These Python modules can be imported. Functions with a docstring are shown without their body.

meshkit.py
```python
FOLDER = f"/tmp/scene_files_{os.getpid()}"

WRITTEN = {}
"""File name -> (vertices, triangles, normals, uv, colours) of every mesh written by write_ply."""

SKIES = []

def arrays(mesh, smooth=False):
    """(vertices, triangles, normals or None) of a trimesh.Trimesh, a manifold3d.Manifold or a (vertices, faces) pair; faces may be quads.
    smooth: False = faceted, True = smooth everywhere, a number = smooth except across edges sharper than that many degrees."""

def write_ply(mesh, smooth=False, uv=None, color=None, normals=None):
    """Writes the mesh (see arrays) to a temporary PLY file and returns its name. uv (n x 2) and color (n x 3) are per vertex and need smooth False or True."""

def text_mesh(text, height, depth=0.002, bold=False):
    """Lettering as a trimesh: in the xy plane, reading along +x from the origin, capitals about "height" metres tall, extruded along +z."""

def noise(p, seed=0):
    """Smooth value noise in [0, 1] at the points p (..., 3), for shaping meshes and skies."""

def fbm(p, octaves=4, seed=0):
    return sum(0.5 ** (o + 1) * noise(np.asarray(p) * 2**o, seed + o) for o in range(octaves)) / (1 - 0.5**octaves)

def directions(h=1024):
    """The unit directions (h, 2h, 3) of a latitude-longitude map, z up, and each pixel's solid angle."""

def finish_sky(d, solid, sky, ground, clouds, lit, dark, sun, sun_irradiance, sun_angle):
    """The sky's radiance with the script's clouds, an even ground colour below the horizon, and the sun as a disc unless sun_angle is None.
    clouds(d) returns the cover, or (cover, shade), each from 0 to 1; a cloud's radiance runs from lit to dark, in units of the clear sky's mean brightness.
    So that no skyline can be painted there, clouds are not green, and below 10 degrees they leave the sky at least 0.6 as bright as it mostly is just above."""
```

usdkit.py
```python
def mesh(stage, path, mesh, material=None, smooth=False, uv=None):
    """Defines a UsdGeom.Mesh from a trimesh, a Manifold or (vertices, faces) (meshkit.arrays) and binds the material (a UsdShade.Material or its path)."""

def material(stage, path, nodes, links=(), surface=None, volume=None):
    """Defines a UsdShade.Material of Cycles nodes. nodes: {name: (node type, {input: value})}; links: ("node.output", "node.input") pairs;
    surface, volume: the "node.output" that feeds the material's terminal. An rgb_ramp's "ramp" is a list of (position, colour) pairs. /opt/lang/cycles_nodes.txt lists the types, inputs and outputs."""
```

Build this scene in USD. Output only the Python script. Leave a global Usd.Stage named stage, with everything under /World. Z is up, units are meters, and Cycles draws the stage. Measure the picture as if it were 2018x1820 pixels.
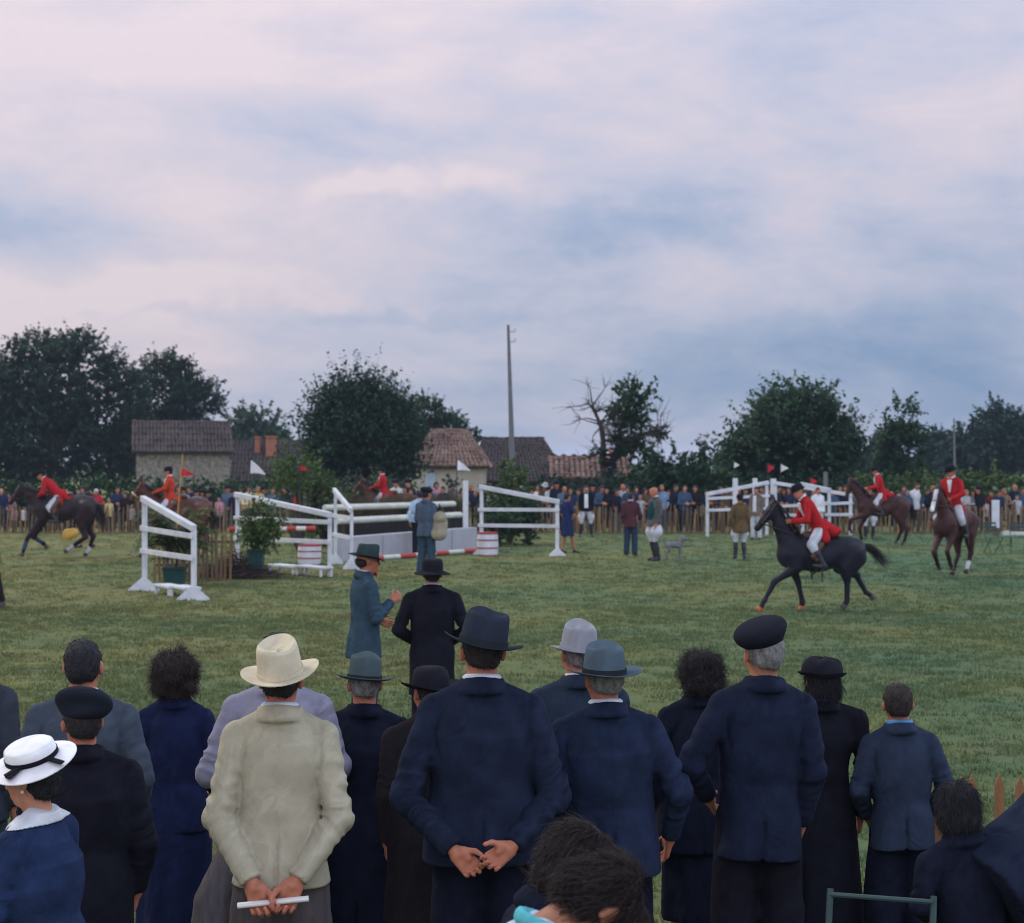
import math, random
import numpy as np, trimesh, usdkit, meshkit
from pxr import Usd, UsdGeom, UsdLux, UsdShade, Sdf, Gf, Vt

stage = Usd.Stage.CreateInMemory()
UsdGeom.SetStageUpAxis(stage, 'Z'); UsdGeom.SetStageMetersPerUnit(stage, 1.0)
UsdGeom.Xform.Define(stage, '/World'); UsdGeom.Scope.Define(stage, '/World/Looks')
rng = np.random.default_rng(7); random.seed(7)
PI = math.pi

# ---------------------------------------------------------------- camera
EYEH = 2.55            # the photographer stands on something, above the heads in front
FPX = 3600.0          # focal length in units of the 2018-wide survey of the photograph
CX, CY = 1009.0, 912.0
cam = UsdGeom.Camera.Define(stage, '/World/camera')
cam.CreateHorizontalApertureAttr(36.0); cam.CreateVerticalApertureAttr(36.0 * 923 / 1024)
cam.CreateFocalLengthAttr(36.0 * FPX / 2018)
cam.CreateClippingRangeAttr(Gf.Vec2f(0.1, 3000))
cam.AddTranslateOp().Set((0, 0, EYEH)); cam.AddRotateXOp().Set(90.0)
cam.CreateFStopAttr(5.2); cam.CreateFocusDistanceAttr(8.5)
cam.CreateExposureAttr(0.0)

# ---------------------------------------------------------------- sky and sun
SUN_EL, SUN_ROT = math.radians(48), math.radians(-62)      # high, to the left and a little ahead
def sky_material():
    """layered overcast over a single-scattering sky: noise for the cloud texture, a few broad thick and thin places, brighter overhead as an overcast sky is"""
    n = {
        'co': ('texture_coordinate', {}),
        'sky': ('sky_texture', {'sky_type': 'single_scattering', 'sun_disc': False, 'sun_elevation': SUN_EL, 'sun_rotation': SUN_ROT}),
        'map': ('mapping', {'rotation': (0, math.radians(-7), 0), 'scale': (7.5, 7.5, 19.0), 'location': (3.1, 0.7, 2.4)}),
        'n1': ('noise_texture', {'scale': 1.0, 'detail': 9.0, 'roughness': 0.62, 'distortion': 0.25}),
        'map2': ('mapping', {'rotation': (0, math.radians(-10), 0), 'scale': (4.0, 4.0, 13.0), 'location': (7.7, 1.3, 5.15)}),
        'n2': ('noise_texture', {'scale': 1.0, 'detail': 6.0, 'roughness': 0.55, 'distortion': 0.15}),
        'nd': ('noise_texture', {'scale': 11.0, 'detail': 7.0, 'roughness': 0.62}),
        'ndc': ('vector_math', {'math_type': 'subtract', 'vector2': (0.5, 0.5, 0.5)}), 'nds': ('vector_math', {'math_type': 'multiply', 'vector2': (0.16, 0.0, 0.060)}), 'wob': ('vector_math', {'math_type': 'add'}),
        's1': ('math', {'math_type': 'multiply_add', 'value2': 1.25, 'value3': -0.625}), 's2': ('math', {'math_type': 'multiply_add', 'value2': 0.95, 'value3': -0.475}), 'ss': ('math', {'math_type': 'add'}),
        'sep': ('separate_xyz', {}),
        'side': ('math', {'math_type': 'multiply_add', 'value2': -0.62, 'value3': 0.52}), 'high': ('math', {'math_type': 'multiply', 'value2': 1.15}), 'highc': ('math', {'math_type': 'minimum', 'value2': 0.42}), 'sidec': ('clamp', {'min': 0.36, 'max': 0.68}),
        'b0': ('math', {'math_type': 'add'}), 'b1': ('math', {'math_type': 'add'}),
        'cl': ('rgb_ramp', {'ramp': [(0.0, (2.0, 2.95, 4.75)), (0.28, (3.2, 3.85, 5.4)), (0.55, (4.7, 4.8, 6.0)), (0.80, (5.9, 5.35, 6.1)), (1.0, (6.7, 5.85, 6.3))]}),
        'cie': ('math', {'math_type': 'multiply_add', 'value2': 1.25, 'value3': 1.0}), 'ciec': ('math', {'math_type': 'maximum', 'value2': 1.0}),
        'sc': ('vector_math', {'math_type': 'scale'}),
        'up': ('map_range', {'range_type': 'smoothstep', 'from_min': 0.22, 'from_max': 0.75, 'to_min': 0.0, 'to_max': 1.0, 'clamp': True}), 'cool': ('mix_color', {'a': (1, 1, 1), 'b': (0.74, 0.97, 1.10)}), 'cooled': ('mix_color', {'blend_type': 'multiply', 'fac': 1.0}),
        'mixed': ('mix_color', {'fac': 0.92}), 'bg': ('background_shader', {'strength': 0.1}),
    }
    l = [('co.generated', 'map.vector'), ('map.vector', 'n1.vector'), ('co.generated', 'map2.vector'), ('map2.vector', 'n2.vector'), ('co.generated', 'nd.vector'), ('nd.color', 'ndc.vector1'), ('ndc.vector', 'nds.vector1'), ('nds.vector', 'wob.vector1'), ('co.generated', 'wob.vector2'),
         ('n1.fac', 's1.value1'), ('n2.fac', 's2.value1'), ('s1.value', 'ss.value1'), ('s2.value', 'ss.value2'), ('co.generated', 'sep.vector'), ('sep.x', 'side.value1'), ('side.value', 'sidec.value'), ('sep.z', 'high.value1'), ('high.value', 'highc.value1'),
         ('sidec.result', 'b0.value1'), ('highc.value', 'b0.value2'), ('b0.value', 'b1.value1'), ('ss.value', 'b1.value2')]
    last = 'b1.value'
    for i, (x, y, rx, rz, a) in enumerate([(1140, 455, 400, 62, -0.28), (40, 480, 330, 120, -0.20), (380, 270, 420, 110, -0.20), (800, 375, 150, 40, 0.38), (1780, 390, 260, 90, 0.22), (380, 575, 520, 48, 0.26), (1560, 770, 620, 130, -0.22), (640, 628, 620, 20, -0.14), (600, 90, 240, 45, -0.18)]):
        dx, dz = (x - CX) / FPX, (CY - y) / FPX; sx, sz = FPX / rx, FPX / rz
        n[f'm{i}'] = ('mapping', {'scale': (sx, 1.5, sz), 'location': (-dx * sx, -1.5, -dz * sz)}); n[f'd{i}'] = ('vector_math', {'math_type': 'length'})
        n[f'r{i}'] = ('map_range', {'range_type': 'smoothstep', 'from_min': 0.15, 'from_max': 1.35, 'to_min': a, 'to_max': 0.0, 'clamp': True}); n[f'a{i}'] = ('math', {'math_type': 'add'})
        l += [('wob.vector', f'm{i}.vector'), (f'm{i}.vector', f'd{i}.vector1'), (f'd{i}.value', f'r{i}.value'), (f'r{i}.result', f'a{i}.value1'), (last, f'a{i}.value2')]; last = f'a{i}.value'
    l += [(last, 'cl.fac'), ('sep.z', 'ciec.value1'), ('sep.z', 'cie.value1'), ('sep.z', 'up.value'), ('up.result', 'cool.fac'), ('cl.color', 'cooled.a'), ('cool.result', 'cooled.b'), ('cooled.result', 'sc.vector1'), ('cie.value', 'sc.scale'), ('sky.color', 'mixed.a'), ('sc.vector', 'mixed.b'), ('mixed.result', 'bg.color')]
    del n['ciec']; l = [q for q in l if not q[1].startswith('ciec')]
    return usdkit.material(stage, '/World/Looks/sky', n, l, surface='bg.background')
sky_material()
dome = UsdLux.DomeLight.Define(stage, '/World/sky')
dome.CreateIntensityAttr(1.0)
UsdShade.MaterialBindingAPI.Apply(dome.GetPrim()).Bind(UsdShade.Material.Get(stage, '/World/Looks/sky'))
sun = UsdLux.DistantLight.Define(stage, '/World/sun')
sun.CreateIntensityAttr(0.40); sun.CreateAngleAttr(16.0); sun.CreateColorAttr(Gf.Vec3f(1.0, 0.95, 0.88))
sun.GetPrim().CreateAttribute('inputs:normalize', Sdf.ValueTypeNames.Bool).Set(True)
_sd = np.array([math.sin(SUN_ROT) * math.cos(SUN_EL), math.cos(SUN_ROT) * math.cos(SUN_EL), math.sin(SUN_EL)])
_q = Gf.Rotation(Gf.Vec3d(0, 0, 1), Gf.Vec3d(*map(float, _sd))).GetQuat()
sun.AddOrientOp().Set(Gf.Quatf(_q.GetReal(), Gf.Vec3f(*map(float, _q.GetImaginary()))))

# ---------------------------------------------------------------- names, labels, placing
_used = {}
def numbered(parent, name):
    k = (parent, name); n = _used.get(k, 0); _used[k] = n + 1
    return f'{parent}/{name}' if n == 0 else f'{parent}/{name}_{n:03d}'
def tag(p, label=None, cat=None, group=None, kind=None):
    p = p.GetPrim() if hasattr(p, 'GetPrim') else p
    for k, v in (('label', label), ('category', cat), ('group', group), ('kind', kind)):
        if v: p.SetCustomDataByKey(k, v)
    return p
def thing(name, loc=(0, 0, 0), rotz=0.0, scale=1.0, label=None, cat=None, group=None, kind=None):
    x = UsdGeom.Xform.Define(stage, numbered('/World', name))
    x.AddTranslateOp().Set(tuple(map(float, loc))); x.AddRotateZOp().Set(math.degrees(rotz))
    if scale != 1.0: x.AddScaleOp().Set((scale, scale, scale))
    return tag(x, label, cat, group, kind)
def obj(name, mesh, mat, parent=None, smooth=False, label=None, cat=None, group=None, kind=None, tint=None):
    base = '/World' if parent is None else str(parent.GetPath())
    m = usdkit.mesh(stage, numbered(base, name), mesh, mat, smooth=smooth)
    if tint is not None:
        UsdGeom.PrimvarsAPI(m).CreatePrimvar('tint', Sdf.ValueTypeNames.Color3fArray, 'vertex').Set(Vt.Vec3fArray.FromNumpy(np.asarray(tint, np.float32)))
    return tag(m, label, cat, group, kind)
def ground_at(x, y):       # survey point on the ground -> world X, Y
    d = FPX * EYEH / (y - CY); return ((x - CX) / FPX * d, d)
def xat(x, d): return (x - CX) / FPX * d
def zat(y, d): return EYEH + (CY - y) / FPX * d
def P3(x, y, d): return np.array([xat(x, d), d, zat(y, d)])

# ---------------------------------------------------------------- materials
_mats = {}
def M(key, base, rough=0.85, vary=0.12, scale=6.0, bump=0.0, bscale=60.0, spec=0.3, sheen=0.0, island=0.0, translucent=0.0, tint=None, stretch=(1, 1, 1), second=None, metallic=0.0, bdist=0.01, crease=0.0):
    """A procedural surface: base colour broken up by noise, optional relief, optional variation per loose piece."""
    if key in _mats: return _mats[key]
    b = np.array(base, float)
    lo, hi = np.clip(b * (1 - vary), 0, 1), np.clip(b * (1 + vary), 0, 1)
    if second is not None: hi = np.array(second, float)
    n = {'co': ('texture_coordinate', {}), 'mp': ('mapping', {'scale': stretch}),
         'ns': ('noise_texture', {'scale': scale, 'detail': 5.0, 'roughness': 0.6}),
         'rp': ('rgb_ramp', {'ramp': [(0.3, tuple(lo)), (0.7, tuple(hi))]}),
         'pb': ('principled_bsdf', {'roughness': rough, 'specular_ior_level': spec, 'sheen_weight': sheen, 'metallic': metallic})}
    l = [('co.object', 'mp.vector'), ('mp.vector', 'ns.vector'), ('ns.fac', 'rp.fac')]
    col = 'rp.color'
    if tint:
        n['at'] = ('attribute', {'attribute': 'tint'}); n['mt'] = ('mix_color', {'blend_type': 'multiply', 'fac': 1.0})
        l += [(col, 'mt.a'), ('at.color', 'mt.b')]; col = 'mt.result'
    if island:
        n['ge'] = ('geometry', {}); n['hs'] = ('hsv', {'hue': 0.5, 'saturation': 1.0}); n['mr'] = ('map_range', {'to_min': 1 - island, 'to_max': 1 + island})
        n['mh'] = ('map_range', {'to_min': 0.5 - 0.04 * island, 'to_max': 0.5 + 0.04 * island})
        l += [('ge.random_per_island', 'mr.value'), ('mr.result', 'hs.value'), ('ge.random_per_island', 'mh.value'), ('mh.result', 'hs.hue'), (col, 'hs.color')]; col = 'hs.color'
    l.append((col, 'pb.base_color'))
    if bump:
        n['bn'] = ('noise_texture', {'scale': bscale, 'detail': 4.0, 'roughness': 0.65}); n['bp'] = ('bump', {'strength': bump, 'distance': bdist})
        l += [('mp.vector', 'bn.vector'), ('bn.fac', 'bp.height'), ('bp.normal', 'pb.normal')]
    if crease:      # soft rumples of worn cloth
        n['cm'] = ('mapping', {'scale': (1.0, 1.0, 0.6), 'rotation': (0.2, 0.5, 0.0)}); n['cn'] = ('noise_texture', {'scale': 7.5, 'detail': 2.5, 'roughness': 0.45, 'distortion': 1.4}); n['cb'] = ('bump', {'strength': crease, 'distance': 0.045})
        l = [q for q in l if q != ('bp.normal', 'pb.normal')] + [('co.object', 'cm.vector'), ('cm.vector', 'cn.vector'), ('cn.fac', 'cb.height'), ('cb.normal', 'bp.normal'), ('bp.normal', 'pb.normal')]
    surf = 'pb.BSDF'
    if translucent:
        n['tr'] = ('translucent_bsdf', {}); n['mx'] = ('mix_closure', {'fac': translucent})
        l += [(col, 'tr.color'), ('pb.BSDF', 'mx.closure1'), ('tr.BSDF', 'mx.closure2')]; surf = 'mx.closure'
    _mats[key] = usdkit.material(stage, f'/World/Looks/{key}', n, l, surface=surf)
    return _mats[key]
def cloth(key, base, vary=0.16, bump=0.45): return M('cloth_' + key, base, rough=0.95, vary=vary, scale=11.0, bump=bump, bscale=190.0, spec=0.10, sheen=0.0, bdist=0.005, crease=0.38)
def paint(key, base): return M('paint_' + key, base, rough=0.6, vary=0.10, scale=5.0, bump=0.12, bscale=40, spec=0.35, second=None)
def leafmat(key, base, second, tr=0.22): return M('leaf_' + key, base, rough=0.6, scale=0.45, second=second, island=0.42, translucent=tr, spec=0.25)

# ---------------------------------------------------------------- mesh helpers
class MB:
    """Collects boxes, bars and tubes into one mesh."""
    def __init__(s): s.v, s.f, s.n = [], [], 0
    def add(s, v, f):
        s.v.append(np.asarray(v, float)); s.f.append(np.asarray(f, int) + s.n); s.n += len(v); return s
    def tri(s, m): return s.add(m.vertices, m.faces)
    def box(s, lo, hi, bev=0.0):
        lo, hi = np.minimum(lo, hi), np.maximum(lo, hi)
        c, e = (lo + hi) / 2, (hi - lo) / 2
        return s.bar_frame(c, np.eye(3), e, bev)
    def bar_frame(s, c, R, e, bev=0.0):
        if bev <= 0:
            m = trimesh.creation.box(2 * np.asarray(e)); v = m.vertices; f = m.faces
        else:
            b = min(bev, 0.45 * min(e) * 2)
            pts = []
            for sx in (-1, 1):
                for sy in (-1, 1):
                    for sz in (-1, 1):
                        for ax in range(3):
                            q = np.array([sx * (e[0] - b), sy * (e[1] - b), sz * (e[2] - b)]); q[ax] += (sx, sy, sz)[ax] * b; pts.append(q)
            m = trimesh.convex.convex_hull(np.array(pts)); v, f = m.vertices, m.faces
        return s.add(np.asarray(v) @ np.asarray(R).T + c, f)
    def bar(s, a, b, w, h, bev=0.0, up=(0, 0, 1)):
        a, b = np.asarray(a, float), np.asarray(b, float); x = b - a; L = np.linalg.norm(x); x /= L
        u = np.asarray(up, float)
        if abs(x @ u) > 0.97: u = np.array([0, 1.0, 0])
        y = np.cross(u, x); y /= np.linalg.norm(y); z = np.cross(x, y)
        return s.bar_frame((a + b) / 2, np.stack([x, y, z], 1), (L / 2, w / 2, h / 2), bev)
    def tube(s, pts, radii, sides=8, cap=True):
        p = np.asarray(pts, float); r = np.broadcast_to(np.asarray(radii, float), (len(p),))
        t = np.gradient(p, axis=0); t /= np.linalg.norm(t, axis=1, keepdims=True) + 1e-12
        ref = np.array([0, 0, 1.0]) if abs(t[0, 2]) < 0.9 else np.array([1.0, 0, 0])
        vs = []
        for i in range(len(p)):
            a = np.cross(t[i], ref); a /= np.linalg.norm(a) + 1e-12; b = np.cross(t[i], a); ref = np.cross(a, t[i])
            an = np.arange(sides) * 2 * PI / sides
            vs.append(p[i] + r[i] * (np.cos(an)[:, None] * a + np.sin(an)[:, None] * b))
        f = []
        n = len(p)
        for i in range(n - 1):
            for j in range(sides):
                k = (j + 1) % sides; q = (i * sides + j, i * sides + k, (i + 1) * sides + k, (i + 1) * sides + j)
                f += [(q[0], q[2], q[1]), (q[0], q[3], q[2])]
        v = np.vstack(vs)
        if cap:
            v = np.vstack([v, p[0], p[-1]])
            for j in range(sides):
                k = (j + 1) % sides
                f += [(n * sides, j, k), (n * sides + 1, (n - 1) * sides + k, (n - 1) * sides + j)]
        return s.add(v, f)
    def get(s): return (np.vstack(s.v), np.vstack(s.f))
    def move(s, R=None, t=(0, 0, 0)):
        s.v = [(x if R is None else x @ np.asarray(R).T) + np.asarray(t) for x in s.v]; return s
def Rx(a): c, s = math.cos(a), math.sin(a); return np.array([[1, 0, 0], [0, c, -s], [0, s, c]])
def Ry(a): c, s = math.cos(a), math.sin(a); return np.array([[c, 0, s], [0, 1, 0], [-s, 0, c]])
def Rz(a): c, s = math.cos(a), math.sin(a); return np.array([[c, -s, 0], [s, c, 0], [0, 0, 1.0]])

class Field:
    """A signed-distance field on a grid: rounded limbs blended into one skin, then turned into a mesh."""
    def __init__(s, lo, hi, h):
        s.lo, s.h = np.asarray(lo, float) - 2 * h, h
        s.n = np.ceil((np.asarray(hi, float) + 2 * h - s.lo) / h).astype(int) + 1
        s.ax = [s.lo[i] + h * np.arange(s.n[i]) for i in range(3)]
        s.F = np.full(s.n, 0.5, np.float32)
    def _sub(s, lo, hi):
        a = np.clip(np.floor((lo - s.lo) / s.h).astype(int), 0, s.n); b = np.clip(np.ceil((hi - s.lo) / s.h).astype(int) + 1, 0, s.n)
        if (b <= a).any(): return None, None
        sl = tuple(slice(a[i], b[i]) for i in range(3))
        X = np.stack(np.meshgrid(*[s.ax[i][sl[i]] for i in range(3)], indexing='ij'), -1).astype(np.float32)
        return sl, X
    def put(s, fn, lo, hi, k, cut=False):
        m = max(k, 0.0) + 2.5 * s.h
        sl, X = s._sub(np.asarray(lo, float) - m, np.asarray(hi, float) + m)
        if sl is None: return s
        d = fn(X).astype(np.float32); F = s.F[sl]
        if cut:
            d = -d; h = np.clip(0.5 - 0.5 * (F - d) / max(k, 1e-6), 0, 1); s.F[sl] = F * (1 - h) + d * h + k * h * (1 - h)
            return s
        if k > 0:
            h = np.clip(0.5 + 0.5 * (F - d) / k, 0, 1); s.F[sl] = F * (1 - h) + d * h - k * h * (1 - h)
        else: s.F[sl] = np.minimum(F, d)
        return s
    def cone(s, a, b, ra, rb, k=0.02, cut=False, fold=None, flat=None, cap=False):
        a, b = np.asarray(a, float), np.asarray(b, float); ab = b - a; L2 = max(ab @ ab, 1e-9)
        def fn(X):
            t = np.clip(((X - a) @ ab) / L2, 0, 1); q = X - a - t[..., None] * ab
            r = ra + (rb - ra) * t
            if fold is not None: r = r + fold(t, q)
            if flat is not None:      # flat = (axis, factor): squeezed along an axis
                w = q @ np.asarray(flat[0]); q = q + (flat[1] - 1) * w[..., None] * np.asarray(flat[0])
            d = np.linalg.norm(q, axis=-1) - r
            if cap: d = np.maximum(d, ((X - b) @ ab) / math.sqrt(L2))
            return d
        R = max(ra, rb) + (0.02 if fold is not None else 0)
        return s.put(fn, np.minimum(a, b) - R, np.maximum(a, b) + R, k, cut)
    def ell(s, c, r, R=None, k=0.02, cut=False):
        c, r = np.asarray(c, float), np.asarray(r, float)
        def fn(X):
            q = X - c
            if R is not None: q = q @ R
            k0 = np.linalg.norm(q / r, axis=-1); k1 = np.linalg.norm(q / r ** 2, axis=-1)
            return k0 * (k0 - 1) / np.maximum(k1, 1e-6)
        m = max(r) if R is not None else r
        return s.put(fn, c - m, c + m, k, cut)
    def loft(s, prof, k=0.02, T=None, fold=None, bound=None, p=2.0):
        """prof: rows z, cx, cy, rx, ry - a trunk of elliptical sections; T maps world points into its frame."""
        pr = np.asarray(prof, float)
        def fn(X):
            q = X if T is None else T(X)
            z = q[..., 2]; g = [np.interp(z, pr[:, 0], pr[:, i]) for i in range(1, 5)]
            ex, ey = np.abs(q[..., 0] - g[0]) / g[2], np.abs(q[..., 1] - g[1]) / g[3]
            e = (ex ** p + ey ** p) ** (1 / p)
            d = (e - 1) * np.minimum(g[2], g[3]) * np.where(e > 1, 1.0, 1.0)
            if fold is not None: d = d - fold(q)
            cap = np.maximum(pr[0, 0] - z, z - pr[-1, 0])
            return np.maximum(d, cap)
        if bound is None:
            m = max(pr[:, 3].max() + abs(pr[:, 1]).max(), pr[:, 4].max() + abs(pr[:, 2]).max()) + 0.03
            lo, hi = np.array([-m, -m, pr[0, 0]]), np.array([m, m, pr[-1, 0]])
        else: lo, hi = map(np.asarray, bound)
        return s.put(fn, lo, hi, k)
    def warp(s, fn):
        """adds fn(points) near the surface"""
        X = np.stack(np.meshgrid(*s.ax, indexing='ij'), -1)
        near = np.abs(s.F) < 4 * s.h
        s.F[near] += fn(X[near]).astype(np.float32); return s
    def mesh(s, relax=2):
        F = s.F; n = F.shape; ins = F < 0
        cell = np.zeros((n[0] - 1, n[1] - 1, n[2] - 1), np.int8)
        sl = lambda d, i: slice(d, n[i] - 1 + d)
        cs = [(a, b, c) for a in (0, 1) for b in (0, 1) for c in (0, 1)]
        for a, b, c in cs: cell += ins[sl(a, 0), sl(b, 1), sl(c, 2)]
        act = (cell > 0) & (cell < 8); ids = np.full(cell.shape, -1, int); I = np.argwhere(act); ids[act] = np.arange(len(I))
        if len(I) == 0: return np.zeros((0, 3)), np.zeros((0, 3), int)
        acc = np.zeros((len(I), 3)); cnt = np.zeros(len(I))
        for a, b, c in cs:
            for ax in range(3):
                if (a, b, c)[ax]: continue
                e = [a, b, c]; e[ax] = 1
                f0 = F[I[:, 0] + a, I[:, 1] + b, I[:, 2] + c]; f1 = F[I[:, 0] + e[0], I[:, 1] + e[1], I[:, 2] + e[2]]
                x = (f0 < 0) != (f1 < 0); t = np.where(x, f0 / np.where(x, f0 - f1, 1), 0)
                p = np.tile(np.array([a, b, c], float), (len(I), 1)); p[:, ax] += t
                acc[x] += p[x]; cnt += x
        V = s.lo + s.h * (I + acc / cnt[:, None])
        Q = []
        for ax in range(3):
            o = [i for i in range(3) if i != ax]
            s0 = [slice(None)] * 3; s1 = [slice(None)] * 3
            s0[ax] = slice(0, n[ax] - 1); s1[ax] = slice(1, n[ax])
            for i in o: s0[i] = s1[i] = slice(1, n[i] - 1)
            A, B = ins[tuple(s0)], ins[tuple(s1)]
            E = np.argwhere(A != B)
            if not len(E): continue
            fl = A[E[:, 0], E[:, 1], E[:, 2]]
            base = E.copy(); base[:, o[0]] += 1; base[:, o[1]] += 1
            def at(d0, d1):
                q = base.copy(); q[:, o[0]] += d0; q[:, o[1]] += d1; return ids[q[:, 0], q[:, 1], q[:, 2]]
            q = np.stack([at(-1, -1), at(0, -1), at(0, 0), at(-1, 0)], 1)
            if ax == 1: fl = ~fl
            q[~fl] = q[~fl][:, ::-1]; Q.append(q)
        Q = np.vstack(Q); Q = Q[(Q >= 0).all(1)]
        Fc = np.vstack([Q[:, [0, 1, 2]], Q[:, [0, 2, 3]]])
        for _ in range(relax):
            S = np.zeros_like(V); C = np.zeros(len(V))
            for i in range(4):
                a, b = Q[:, i], Q[:, (i + 1) % 4]
                np.add.at(S, a, V[b]); np.add.at(S, b, V[a]); np.add.at(C, a, 1); np.add.at(C, b, 1)
            V = V * 0.5 + 0.5 * S / np.maximum(C, 1)[:, None]
        return V, Fc
def join(*ms):
    b = MB()
    for v, f in ms:
        if len(v): b.add(v, f)
    return b.get()
# ================================================================ the field
def grass_nodes():
    return {
        'ge': ('geometry', {}),
        'big': ('noise_texture', {'scale': 0.16, 'detail': 5.0, 'roughness': 0.65}), 'px': ('separate_xyz', {}), 'dry': ('math', {'math_type': 'multiply_add', 'value2': -0.011}),
        'soil': ('noise_texture', {'scale': 0.8, 'detail': 6.0, 'roughness': 0.7}), 'rs': ('rgb_ramp', {'ramp': [(0.56, (0, 0, 0)), (0.70, (0.6, 0.6, 0.6))]}), 'ms': ('mix_color', {'b': (0.135, 0.115, 0.075)}),
        'mid': ('noise_texture', {'scale': 1.3, 'detail': 5.0, 'roughness': 0.7}),
        'fine': ('noise_texture', {'scale': 22.0, 'detail': 5.0, 'roughness': 0.75}),
        'rb': ('rgb_ramp', {'ramp': [(0.28, (0.078, 0.130, 0.070)), (0.50, (0.116, 0.140, 0.058)), (0.72, (0.172, 0.166, 0.066))]}),
        'rm': ('rgb_ramp', {'ramp': [(0.3, (0.78, 0.84, 0.84)), (0.5, (1, 1, 1)), (0.75, (1.2, 1.13, 1.0))]}),
        'rf': ('rgb_ramp', {'ramp': [(0.25, (0.6, 0.64, 0.64)), (0.5, (1, 1, 1)), (0.8, (1.4, 1.3, 1.15))]}),
        'm1': ('mix_color', {'blend_type': 'multiply', 'fac': 1.0}), 'm2': ('mix_color', {'blend_type': 'multiply', 'fac': 0.8}),
    }, [('ge.position', 'big.vector'), ('ge.position', 'mid.vector'), ('ge.position', 'fine.vector'), ('ge.position', 'px.vector'), ('px.x', 'dry.value1'), ('big.fac', 'dry.value3'), ('dry.value', 'rb.fac'), ('ge.position', 'soil.vector'), ('soil.fac', 'rs.fac'), ('rs.color', 'ms.fac'), ('mid.fac', 'rm.fac'), ('fine.fac', 'rf.fac'),
        ('rb.color', 'ms.a'), ('ms.result', 'm1.a'), ('rm.color', 'm1.b'), ('m1.result', 'm2.a'), ('rf.color', 'm2.b')]
n, l = grass_nodes()
n['bp'] = ('bump', {'strength': 0.7, 'distance': 0.04}); n['pb'] = ('principled_bsdf', {'roughness': 0.95, 'specular_ior_level': 0.1})
GROUND = usdkit.material(stage, '/World/Looks/grass_ground', n, l + [('m2.result', 'pb.base_color'), ('fine.fac', 'bp.height'), ('bp.normal', 'pb.normal')], surface='pb.BSDF')
n, l = grass_nodes()
n.update({'oi': ('object_info', {}), 'mr': ('map_range', {'to_min': 0.75, 'to_max': 1.45}), 'hs': ('hsv', {'hue': 0.5, 'saturation': 1.0}),
          'pb': ('principled_bsdf', {'roughness': 0.8, 'specular_ior_level': 0.2}), 'tr': ('translucent_bsdf', {}), 'mx': ('mix_closure', {'fac': 0.3})})
BLADES = usdkit.material(stage, '/World/Looks/grass_blades', n, l + [('oi.random', 'mr.value'), ('mr.result', 'hs.value'), ('m2.result', 'hs.color'), ('hs.color', 'pb.base_color'), ('hs.color', 'tr.color'),
                         ('pb.BSDF', 'mx.closure1'), ('tr.BSDF', 'mx.closure2')], surface='mx.closure')
def ground_z(x, y):
    return 0.05 * (meshkit.noise(np.stack([x * 0.21, y * 0.21, np.zeros_like(x)], -1), 3) - 0.5) * np.clip((y - 2) / 8, 0, 1)
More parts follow.
